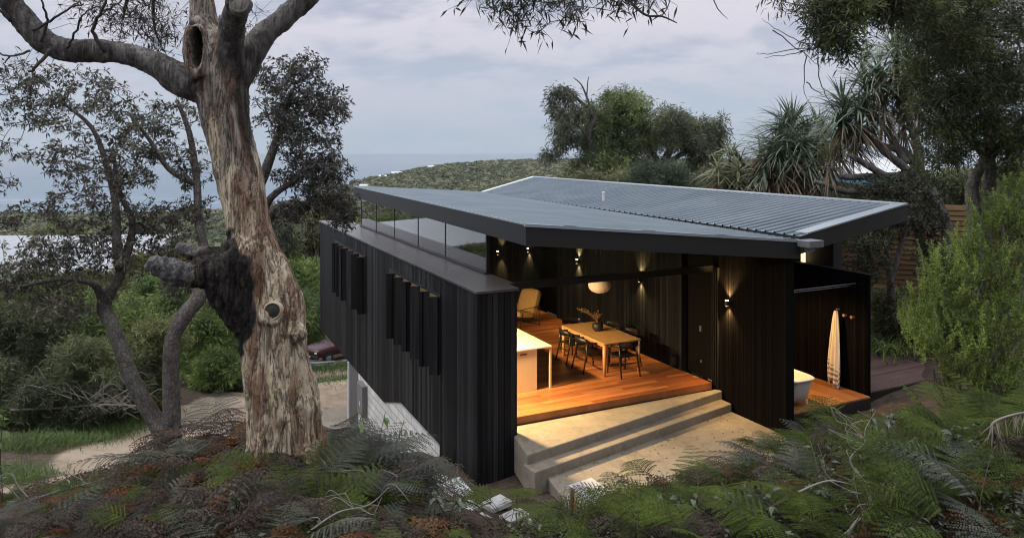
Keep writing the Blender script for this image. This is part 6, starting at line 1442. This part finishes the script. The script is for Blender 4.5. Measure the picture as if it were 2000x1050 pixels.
# tiny pale houses on the headland, one conical pine
def hut(u, Y, w, h, label, rz=0):
    x = (u - 1000) / 1400 * Y; z = G(x, Y); o = empty('headland_house', (x, Y, z), rz); tag(o, label, 'house', 'pale houses on the headland')
    top = h - 3.2
    MB().box(-w / 2, w / 2, -3, 3, -2, top).build('wall', M_white, o)
    mm = MB(); mm.add([(-w / 2 - .6, -3.6, top + .02), (w / 2 + .6, -3.6, top + .02), (w / 2 + .6, 3.6, top + .02), (-w / 2 - .6, 3.6, top + .02), (-w / 2 - .6, 0, top + 1.5), (w / 2 + .6, 0, top + 1.5)], [(0, 1, 5, 4), (2, 3, 4, 5), (1, 2, 5), (3, 0, 4), (3, 2, 1, 0)]); mm.build('roof', M_pale, o)
for a in [(713, 690, 9, 9.5, 'pale house lowest on the headland, at its seaward foot'), (748, 730, 7, 9.5, 'small pale house on the seaward flank of the headland'), (775, 740, 10, 10.5, 'widest pale house on the seaward flank of the headland'), (842, 800, 6, 11, 'single white house in the middle of the headland slope'), (958, 940, 7, 13, 'small white house just below the headland crest'), (975, 950, 14, 14, 'long pale house just below the headland crest'), (1020, 975, 6, 13, 'white roof on the skyline left of the conical pine'), (1043, 960, 3, 19, 'pale narrow tower on the skyline beside the conical pine')]:
    hut(*a)
x = (1061 - 1000) / 1400 * 930; z = G(x, 930); root = tag(empty('conical_pine', (x, 930, z)), 'lone conical pine standing on the headland skyline', 'tree')
MB().tube([(0, 0, 0), (0, 0, 20)], [0.5, 0.1], 7).build('trunk', M_bark, root)
n = 1500; t = rnd(n); a_ = rnd(n) * 6.283; rr_ = 5.2 * (1 - t) ** 0.9 * (0.35 + 0.65 * rnd(n)) * (0.75 + .35 * np.sin(t * 60)); pos = np.stack([np.cos(a_) * rr_, np.sin(a_) * rr_, 3 + t * 19], 1)
o = mesh_arrays('crown', *leaf_quads(pos, np.stack([np.cos(a_), np.sin(a_), np.full(n, .2)], 1), 1.4, 0.6), None, M_sheD); o.parent = root

# ------------------------------------------------------------------ ferns
def fern_mesh(nfr, L, up, seed, dry=0.0):
    rg = np.random.default_rng(seed); LP_, LD, LL, LW, A, B, R0 = [], [], [], [], [], [], []
    for f in range(nfr):
        az = f * 2.399 + rg.normal() * 0.3; el = rg.uniform(0.5, 1.0) * up; ln = L * rg.uniform(0.75, 1.15); dr = rg.uniform(0.45, 0.9) + dry * 0.4
        h = np.array([math.cos(az), math.sin(az), 0.0]); sid = np.array([-math.sin(az), math.cos(az), 0.0]); stem = rg.uniform(0.35, 0.55)
        def pt(t):
            horiz = ln * (t * math.cos(el) + 0.25 * t * t); vert = ln * (t * math.sin(el) * 1.7 - dr * 0.95 * t ** 2.6); return h * horiz + np.array([0, 0, vert]) + sid * 0.05 * math.sin(t * 3 + f)
        ps = [pt(t) for t in np.linspace(0, 1, 9)]
        for i in range(8): A.append(ps[i]); B.append(ps[i + 1]); R0.append(0.0045 * (1 - i / 9) + 0.001)
        npn = 10
        for i in range(npn):
            s = (i + 0.5) / npn; t = stem + (1 - stem) * s; p = pt(t); tan = pt(min(1, t + .03)) - p; tan /= np.linalg.norm(tan)
            pl = ln * 0.42 * (1 - s) ** 0.85 * (0.75 + 0.25 * min(1, s * 6)) + 0.012
            nrm = np.cross(tan, sid)
            for sg in (-1, 1):
                pd = sid * sg * 0.88 + tan * 0.42; pd /= np.linalg.norm(pd); nl = max(3, int(pl / 0.019))
                curl = rg.uniform(0.1, 0.3) + dry * rg.uniform(0.2, 0.8)
                prev = p
                for j in range(nl):
                    q = (j + 0.6) / nl; c = p + pd * pl * q + np.array([0, 0, -curl * pl * q * q])
                    lw = min(0.034, pl * 0.17) * (1 - q) ** 0.6 + 0.005
                    perp = np.cross(pd, nrm); perp /= np.linalg.norm(perp)
                    for s2 in (-1, 1):
                        dd = perp * s2 * 0.85 + pd * 0.55 + np.array([0, 0, -0.12 - dry * rg.random()]) + rg.normal(size=3) * (0.06 + 0.25 * dry)
                        LP_.append(c); LD.append(dd); LL.append(lw); LW.append(min(0.02, pl / nl * 0.95))
                LP_.append(p + pd * pl * .9 + np.array([0, 0, -curl * pl * .8])); LD.append(pd); LL.append(0.02); LW.append(0.008)
    LP_ = np.array(LP_); LD = unit(np.array(LD)); up_ = np.broadcast_to(np.array([0, 0, 1.0]), LD.shape)
    s = unit(np.cross(LD, up_)); nn = np.cross(s, LD); Lg = np.array(LL)[:, None]; Wd = np.array(LW)[:, None]
    mid = LP_ + LD * Lg * 0.4; V = np.stack([LP_, mid + s * Wd / 2 + nn * Wd * .1, LP_ + LD * Lg - up_ * Lg * 0.12, mid - s * Wd / 2 + nn * Wd * .1], 1).reshape(-1, 3)
    return (V, np.arange(len(V)).reshape(-1, 4)), vtubes(np.array(A), np.array(B), np.array(R0), np.array(R0) * .85)
FERNS = {}
def fern_proto(key, mat, nfr, L, up, seed, dry=0.0):
    fv, sv = fern_mesh(nfr, L, up, seed, dry); FERNS.setdefault(key, []).append((fv, sv, mat))
for sd_ in range(3):
    fern_proto('green', M_fern, 7, 0.85, 1.0, 10 + sd_); fern_proto('grey', M_fernG, 6, 0.85, 0.9, 20 + sd_)
    fern_proto('brown', M_fernB, 7, 0.75, 0.9, 30 + sd_, 0.7); fern_proto('dark', M_fernD, 7, 0.8, 0.95, 40 + sd_, 0.5)
fern_proto('light', M_fernL, 4, 0.85, 1.1, 50); fern_proto('light', M_fernL, 5, 0.8, 1.0, 51)
FMESH = {}
FLAB = {'green': ('fresh green bracken fern in the foreground undergrowth', 'green bracken ferns'), 'grey': ('grey green bracken fern with silvery fronds in the foreground', 'grey bracken ferns'), 'brown': ('dead rusty brown bracken fern among the foreground ferns', 'brown bracken ferns'),
        'dark': ('withered dark grey bracken fern around the old gum', 'withered bracken ferns'), 'light': ('pale yellow green bracken fern standing above the others', 'pale bracken ferns')}
def fern_at(key, x, y, sc, tilt=0.1, dz=0.0, lab=None):
    i = int(RNG.integers(len(FERNS[key]))); kk = (key, i); z = G(x, y) + dz; lb, gr = FLAB[key]
    root = tag(empty('fern', (x, y, z - 0.03), RNG.uniform(0, 6.28)), lab or lb, 'fern', gr)
    root.rotation_euler = (RNG.normal() * tilt, RNG.normal() * tilt, RNG.uniform(0, 6.28)); root.scale = (sc, sc, sc)
    if kk not in FMESH:
        fv, sv, mat = FERNS[key][i]; FMESH[kk] = (mesh_arrays('fronds', *fv, None, mat), mesh_arrays('stalks', *sv, None, M_stem)); a, b = FMESH[kk]
    else:
        a, b = (q.copy() for q in FMESH[kk]); COL.objects.link(a); COL.objects.link(b)
    a.parent = root; b.parent = root
NF = 0
def scatter(n, ulo, uhi, ylo, yhi, keys, smin, smax, mind=0.24, avoid=None):
    global NF
    pts = []; tries = 0
    while len(pts) < n and tries < n * 60:
        tries += 1; Y = math.sqrt(RNG.uniform(ylo ** 2, yhi ** 2)); u = RNG.uniform(ulo, uhi); x = (u - 1000) / 1400 * Y
        if avoid and avoid(x, Y, u): continue
        if any((x - a) ** 2 + (Y - b) ** 2 < mind * mind for a, b in pts): continue
        pts.append((x, Y)); fern_at(keys[int(RNG.integers(len(keys)))], x, Y, RNG.uniform(smin, smax)); NF += 1
def av(x, y, u):
    b, a = toH(x, y)
    if b > -3.0 and a > -3.2 and b < 5.2: return True
    if b >= 5.0 and a > -2.6 and b < 10.8: return True
    if math.hypot(x + 2.8, y - 9) < 0.6: return True
    if sand_mask(np.array([x]), np.array([y]))[0] > 0.4: return True
    return False
scatter(30, -60, 330, 6.2, 8.6, ['dark', 'brown', 'grey', 'green', 'dark', 'brown'], 0.6, 0.9, 0.24, av)
scatter(8, -60, 110, 8.6, 10.5, ['green', 'brown'], 0.5, 0.7, 0.3, av)
scatter(46, 330, 760, 6.0, 8.6, ['dark', 'brown', 'brown', 'dark', 'dark', 'grey', 'brown', 'dark', 'green'], 0.85, 1.2, 0.26, av)
scatter(26, 375, 490, 8.2, 10.6, ['dark', 'brown', 'dark', 'brown', 'grey'], 1.15, 1.6, 0.26, av)
scatter(10, 490, 640, 7.7, 8.5, ['dark', 'grey', 'brown'], 0.9, 1.2, 0.22, av)
scatter(26, 625, 775, 8.4, 10.2, ['dark', 'grey', 'dark', 'brown', 'dark'], 1.15, 1.6, 0.24, av)
scatter(28, 700, 1130, 5.6, 7.4, ['green', 'dark', 'grey', 'brown', 'light'], 0.55, 0.75, 0.26, av)
scatter(84, 1220, 2060, 5.6, 10.4, ['green', 'green', 'brown', 'grey', 'brown', 'dark', 'green', 'dark', 'light'], 0.8, 1.2, 0.26, av)
scatter(12, 1450, 1720, 9.6, 11.3, ['green', 'grey', 'dark', 'green'], 0.9, 1.2, 0.26, av)
scatter(20, 1420, 1900, 9.6, 12.2, ['green', 'grey', 'brown', 'green'], 0.55, 0.8, 0.34, av)
scatter(26, 2060, 2420, 6, 11.5, ['green', 'dark', 'brown', 'green'], 0.8, 1.1, 0.35, av)
scatter(14, -420, -60, 6.2, 9.5, ['dark', 'brown', 'green'], 0.7, 1.0, 0.35, av)
scatter(16, 1750, 2060, 7, 11, ['green', 'light', 'green'], 0.7, 0.95, 0.3, av)
for (u, Y, s) in [(965, 10.2, 1.15), (1000, 10.0, 1.1), (690, 7.6, 1.0), (1050, 7.6, .8), (880, 7.4, .8)]:
    x = (u - 1000) / 1400 * Y; fern_at('light', x, Y, s); NF += 1
print('ferns', NF)

# ------------------------------------------------------------------ ground cover, grass, litter, saplings, dead sticks
def region(n, ulo, uhi, ylo, yhi):
    Y = np.sqrt(RNG.uniform(ylo ** 2, yhi ** 2, n)); X = (RNG.uniform(ulo, uhi, n) - 1000) / 1400 * Y; return X, Y
def ok_mask(X, Y):
    b = (X - P0.x) * EN.x + (Y - P0.y) * EN.y; a = (X - P0.x) * ED.x + (Y - P0.y) * ED.y
    return ~((b > -2.7) & (a > -3.0) & (b < 5.2)) & ~((b >= 5.0) & (a > -2.4) & (b < 10.7))
def grass_patch(n, spots, L, W, mat, spread):
    P_, D_ = [], []
    for (u, v, Y, r) in spots:
        c = P(u, v, Y); m_ = n // len(spots); x = c.x + RNG.normal(size=m_) * r; y = c.y + RNG.normal(size=m_) * r * 0.7
        P_.append(np.stack([x, y, gz(x, y)], 1))
    pos = np.concatenate(P_); m_ = len(pos); d = RNG.normal(size=(m_, 3)) * spread; d[:, 2] = 1; return straps(pos, unit(d), L * (0.5 + 0.8 * rnd(m_)), W, 4, 0.25 + 0.5 * rnd(m_))
sp = [(190, 870, 16.6, .4), (230, 860, 17.4, .4), (150, 880, 15.8, .35), (105, 890, 15.2, .4), (60, 900, 14.6, .4), (265, 845, 18.6, .35), (20, 880, 14.5, .5), (140, 850, 17, .4), (300, 830, 19.6, .35), (30, 930, 12.6, .35), (0, 950, 11.8, .4)]
g1 = grass_patch(9000, sp, 0.36, 0.012, M_grass, 0.5)
sp2 = [(640, 725, 38, 1.8), (680, 728, 37.5, 1.8), (610, 722, 39, 1.8), (660, 745, 33, 1.4), (690, 765, 30, 1.2)]
g2 = grass_patch(6000, sp2, 0.4, 0.03, M_grass, 0.5)
tag(mesh_arrays('grass', *merge(g1, g2), None, M_grass), 'bright green grass tufts beside the sandy path and drive', 'grass', kind='stuff')
rt = tag(empty('strap_leaf_plant', P(1725, 690, 18)), 'clump of long dark strap leaves between the screen and the bright shrub', 'plant')
c = P(1730, 672, 18.3); m_ = 260; x = c.x + RNG.normal(size=m_) * .45; y = c.y + RNG.normal(size=m_) * .4; d = RNG.normal(size=(m_, 3)) * .35; d[:, 2] = 1
o = mesh_arrays('leaves', *straps(np.stack([x, y, np.full(m_, G(c.x, c.y))], 1), unit(d), 1.1 * (0.6 + .6 * rnd(m_)), 0.035, 5, .5 + .4 * rnd(m_)), None, M_shrubs[1]); o.parent = rt; o.matrix_parent_inverse = Matrix.Translation(-rt.location)
# small leafy ground cover below the ferns, with fallen leaves and sticks
X, Y = region(30000, -400, 2500, 5.0, 12.5); k_ = ok_mask(X, Y) & (sand_mask(X, Y) < .35); X, Y = X[k_], Y[k_]; n = len(X)
d = RNG.normal(size=(n, 3)); d[:, 2] *= .35
pq = np.array([H(RNG.uniform(-.2, 4.7), RNG.uniform(-3.6, -1.1) if i % 3 else RNG.uniform(-1.4, -.1), -.472) for i in range(220)]); st_l = leaf_quads(pq, unit(RNG.normal(size=(220, 3)) * np.array([1, 1, .15])), .05, .016)
lit = leaf_quads(np.stack([X, Y, gz(X, Y) + .015 + .05 * rnd(n)], 1), unit(d), .06 + .07 * rnd(n), .018 + .012 * rnd(n))
tag(mesh_arrays('leaf_litter', *merge(lit, st_l), None, leafmat('fallen_leaves', [(.03, .018, .012), (.06, .034, .02), (.085, .06, .045), (.026, .018, .013), (.12, .095, .075)], .8, 0)), 'fallen brown leaves over the sloping foreground', 'leaf litter', kind='stuff')
X, Y = region(5200, 350, 2100, 5.0, 11.0); uu = X / Y * 1400 + 1000; k_ = ok_mask(X, Y) & ~((uu > 770) & (uu < 1040) & (Y > 7.4)); X, Y = X[k_], Y[k_]; n = len(X); Zg = gz(X, Y); h = .12 + .4 * rnd(n); A = np.stack([X, Y, Zg], 1); B = A + np.stack([RNG.normal(size=n) * .12, RNG.normal(size=n) * .12, h], 1)
t = np.tile(np.linspace(.35, 1, 6), n)[:, None]; q = np.repeat(A, 6, 0) * (1 - t) + np.repeat(B, 6, 0) * t; dd = RNG.normal(size=(n * 6, 3)); dd[:, 2] = np.abs(dd[:, 2]) * .5
under = merge(vtubes(A, B, .003, .002)); ul = leaf_quads(q, unit(dd), .045 + .04 * rnd(n * 6), .02 + .014 * rnd(n * 6), .2)
o = mesh_arrays('undergrowth', *merge(ul, under), None, leafmat('undergrowth_leaves', [(.018, .026, .011), (.032, .046, .017), (.04, .034, .022), (.06, .066, .05), (.024, .022, .013)], .4, .15, .5)); tag(o, 'low mixed leafy undergrowth between the ferns', 'undergrowth', kind='stuff')
def sapling(name, label, base, stems, nleaf, L, W, mat, seed):
    rg = random.Random(seed); root = tag(empty(name, base), label, 'plant'); mm = MB(); ps, ds = [], []
    for s in stems:
        p, r = catmull([base + Vector(q) for q in s], [.008, .006, .004, .003][:len(s)], 5); mm.tube(p, r, 6)
        for i in range(nleaf):
            t = rg.uniform(.35, 1); q = p[int(t * (len(p) - 1))]; ps.append(q); ds.append((rg.uniform(-1, 1), rg.uniform(-1, 1), rg.uniform(-.35, .4)))
    o = mm.build('stem', M_stem, smooth=True); o.parent = root; o.matrix_parent_inverse = Matrix.Translation(-root.location)
    ps = np.array(ps); ds = unit(np.array(ds)); n = len(ps)
    # broad leaves: two half blades with a folded midrib
    s = unit(np.cross(ds, np.array([0, 0, 1.0]) + .3 * RNG.normal(size=(n, 3)))); nn = np.cross(s, ds); Lg = (L * (0.7 + .5 * rnd(n)))[:, None]; Wd = Lg * W; V = []
    for t, w, dz in ((0, 0, 0), (.15, .75, 0), (.4, 1, 0), (.7, .62, -.08), (1, .02, -.25)):
        c_ = ps + ds * Lg * (t + .1); c_[:, 2] += dz * Lg[:, 0]; V += [c_ + s * Wd * w / 2 + nn * Wd * w * .12, c_, c_ - s * Wd * w / 2 + nn * Wd * w * .12]
    V = np.stack(V, 1).reshape(-1, 3); q = np.array([[3 * i + j, 3 * i + j + 1, 3 * i + j + 4, 3 * i + j + 3] for i in range(4) for j in range(2)])[None]
    o = mesh_arrays('leaves', V, (np.arange(n) * 15)[:, None, None].repeat(8, 1) + q, None, mat, None, True); o.parent = root; o.matrix_parent_inverse = Matrix.Translation(-root.location)
M_broad = leafmat('broad_green_leaves', [(.07, .13, .03), (.10, .17, .04), (.13, .20, .06)], .35, .3, .5); M_gloss = leafmat('glossy_dark_leaves', [(.02, .035, .014), (.035, .055, .022), (.05, .07, .035)], .25, .1, .6)
def onG(u, Y): x = (u - 1000) / 1400 * Y; return Vector((x, Y, G(x, Y)))
b = onG(8, 9.5); zt = P(8, 800, 9.5).z - b.z
sapling('vine_plant', 'heart leaved bright green climber at the left edge of the picture', b, [[(0, 0, 0), (-.05, 0, zt * .6), (.02, 0, zt + .1)], [(0, 0, 0), (-.12, 0, zt * .6), (-.1, 0, zt + .05)]], 9, .16, .85, M_broad, 1)
b = onG(730, 9.9); zt = P(730, 805, 9.9).z - b.z
sapling('sapling', 'slim sapling with yellow green leaves before the white block wall', b, [[(0, 0, 0), (.06, 0, zt * .6), (.16, 0, zt)], [(0, 0, 0), (.25, 0, zt * .5), (.42, 0, zt - .1)], [(0, 0, 0), (-.1, 0, zt * .6), (-.16, 0, zt - .02)]], 7, .13, .42, M_broad, 2)
for j, (u, Y, h, lab) in enumerate([(1010, 7.6, .7, 'glossy dark leaved seedling at the bottom centre among the ferns'), (880, 8.2, .75, 'glossy seedling below the pale garden stair'), (1330, 7.2, .75, 'glossy leaved plant in front of the patio at the lower right'), (1600, 6.8, .8, 'broad silvery leaved plant in the dense right hand ferns'), (1480, 6.4, .7, 'dark broad leaved plant at the bottom edge right of centre'), (470, 7.0, .55, 'dark glossy plant at the foot of the big gum'), (1720, 8.2, .9, 'tall glossy plant behind the right hand ferns'), (1880, 7.0, .8, 'glossy plant low in the right hand corner')]):
    b = onG(u, Y); sapling('broadleaf_plant', lab, b, [[(0, 0, 0), (RNG.normal() * .08, RNG.normal() * .08, h * .6), (RNG.normal() * .16, RNG.normal() * .16, h)] for _ in range(5)], 9, .10, .5, M_gloss, 10 + j)
def deadbranch(label, pts, w, forks, seed):
    rg = random.Random(seed); root = tag(empty('dead_branch', pts[0]), label, 'branch'); mm = MB(); p, r = catmull(pts, [w * (1 - .75 * i / (len(pts) - 1)) for i in range(len(pts))], 6); mm.tube(p, r, 7)
    for _ in range(forks):
        i = rg.randrange(2, len(p)); a = p[i]; e = a + Vector((rg.uniform(-.3, .3), rg.uniform(-.2, .2), rg.uniform(-.1, .32))); f = e + Vector((rg.uniform(-.2, .2), rg.uniform(-.1, .1), rg.uniform(-.15, .15)))
        q, rr_ = catmull([a, (a + e) / 2 + Vector((rg.uniform(-.06, .06), 0, rg.uniform(-.06, .06))), e, f], [r[i] * .6, r[i] * .45, .004, .002], 4); mm.tube(q, rr_, 5)
    o = mm.build('wood', M_deadwood, smooth=True); o.parent = root; o.matrix_parent_inverse = Matrix.Translation(-root.location)
deadbranch('bare curling grey branch in the middle of the right hand ferns', [P(1690, 1040, 6.6), P(1700, 960, 6.7), P(1660, 900, 6.8), P(1690, 860, 6.8), P(1650, 840, 6.9)], .014, 16, 1)
deadbranch('thick grey branch slanting up from the bottom edge right of centre', [P(1640, 1065, 6.0), P(1690, 1000, 6.1), P(1740, 975, 6.2), P(1750, 920, 6.4)], .02, 8, 2)
deadbranch('pale thin branch lying across the lower right ferns', [P(1560, 960, 6.4), P(1620, 938, 6.4), P(1690, 950, 6.4), P(1760, 930, 6.5)], .010, 7, 3)
deadbranch('thin dead branch low in the dark ferns right of the gum foot', [P(600, 1040, 6.6), P(660, 1000, 6.8), P(720, 985, 6.9), P(760, 950, 7)], .011, 9, 4)
deadbranch('bleached branch lying over the ferns at the lower left', [P(20, 990, 8.2), P(110, 960, 8.4), P(200, 935, 8.7), P(270, 900, 9)], .02, 12, 5)
root = tag(empty('dead_frond', P(1960, 850, 6.8)), 'pale curled dead palm frond hooked over the ferns at the right edge', 'dead frond')
p, r = catmull([P(1960, 862, 6.8), P(1938, 838, 6.8), P(1945, 822, 6.8), P(1985, 808, 6.8), P(2040, 800, 6.7)], [.012, .014, .012, .01, .006], 6)
mm = MB(); mm.tube(p, r, 7); o = mm.build('midrib', M_deadwood, smooth=True); o.parent = root; o.matrix_parent_inverse = Matrix.Translation(-root.location)
pp = np.repeat(np.array(p), 5, 0); d = RNG.normal(size=pp.shape) * .5; d[:, 2] = -1; o = mesh_arrays('leaflets', *straps(pp, unit(d), .12 + .08 * rnd(len(pp)), .012, 3, .2), None, M_shrubs[4]); o.parent = root; o.matrix_parent_inverse = Matrix.Translation(-root.location)
# ------------------------------------------------------------------ sea air over the far bush
hz = MB(); hz.box(-3200, 3200, -60, 4200, -95, 60)
m = bpy.data.materials.new('sea_haze'); m.use_nodes = True; nt = m.node_tree; nt.nodes.clear()
pv_ = nt.nodes.new('ShaderNodeVolumePrincipled'); pv_.inputs['Color'].default_value = (0.86, 0.90, 0.95, 1); pv_.inputs['Density'].default_value = 0.00009; pv_.inputs['Anisotropy'].default_value = 0.2
ou = nt.nodes.new('ShaderNodeOutputMaterial'); nt.links.new(pv_.outputs[0], ou.inputs['Volume'])
ho = hz.build('haze', m); tag(ho, 'thin pale sea haze over the coast', 'haze', kind='stuff')
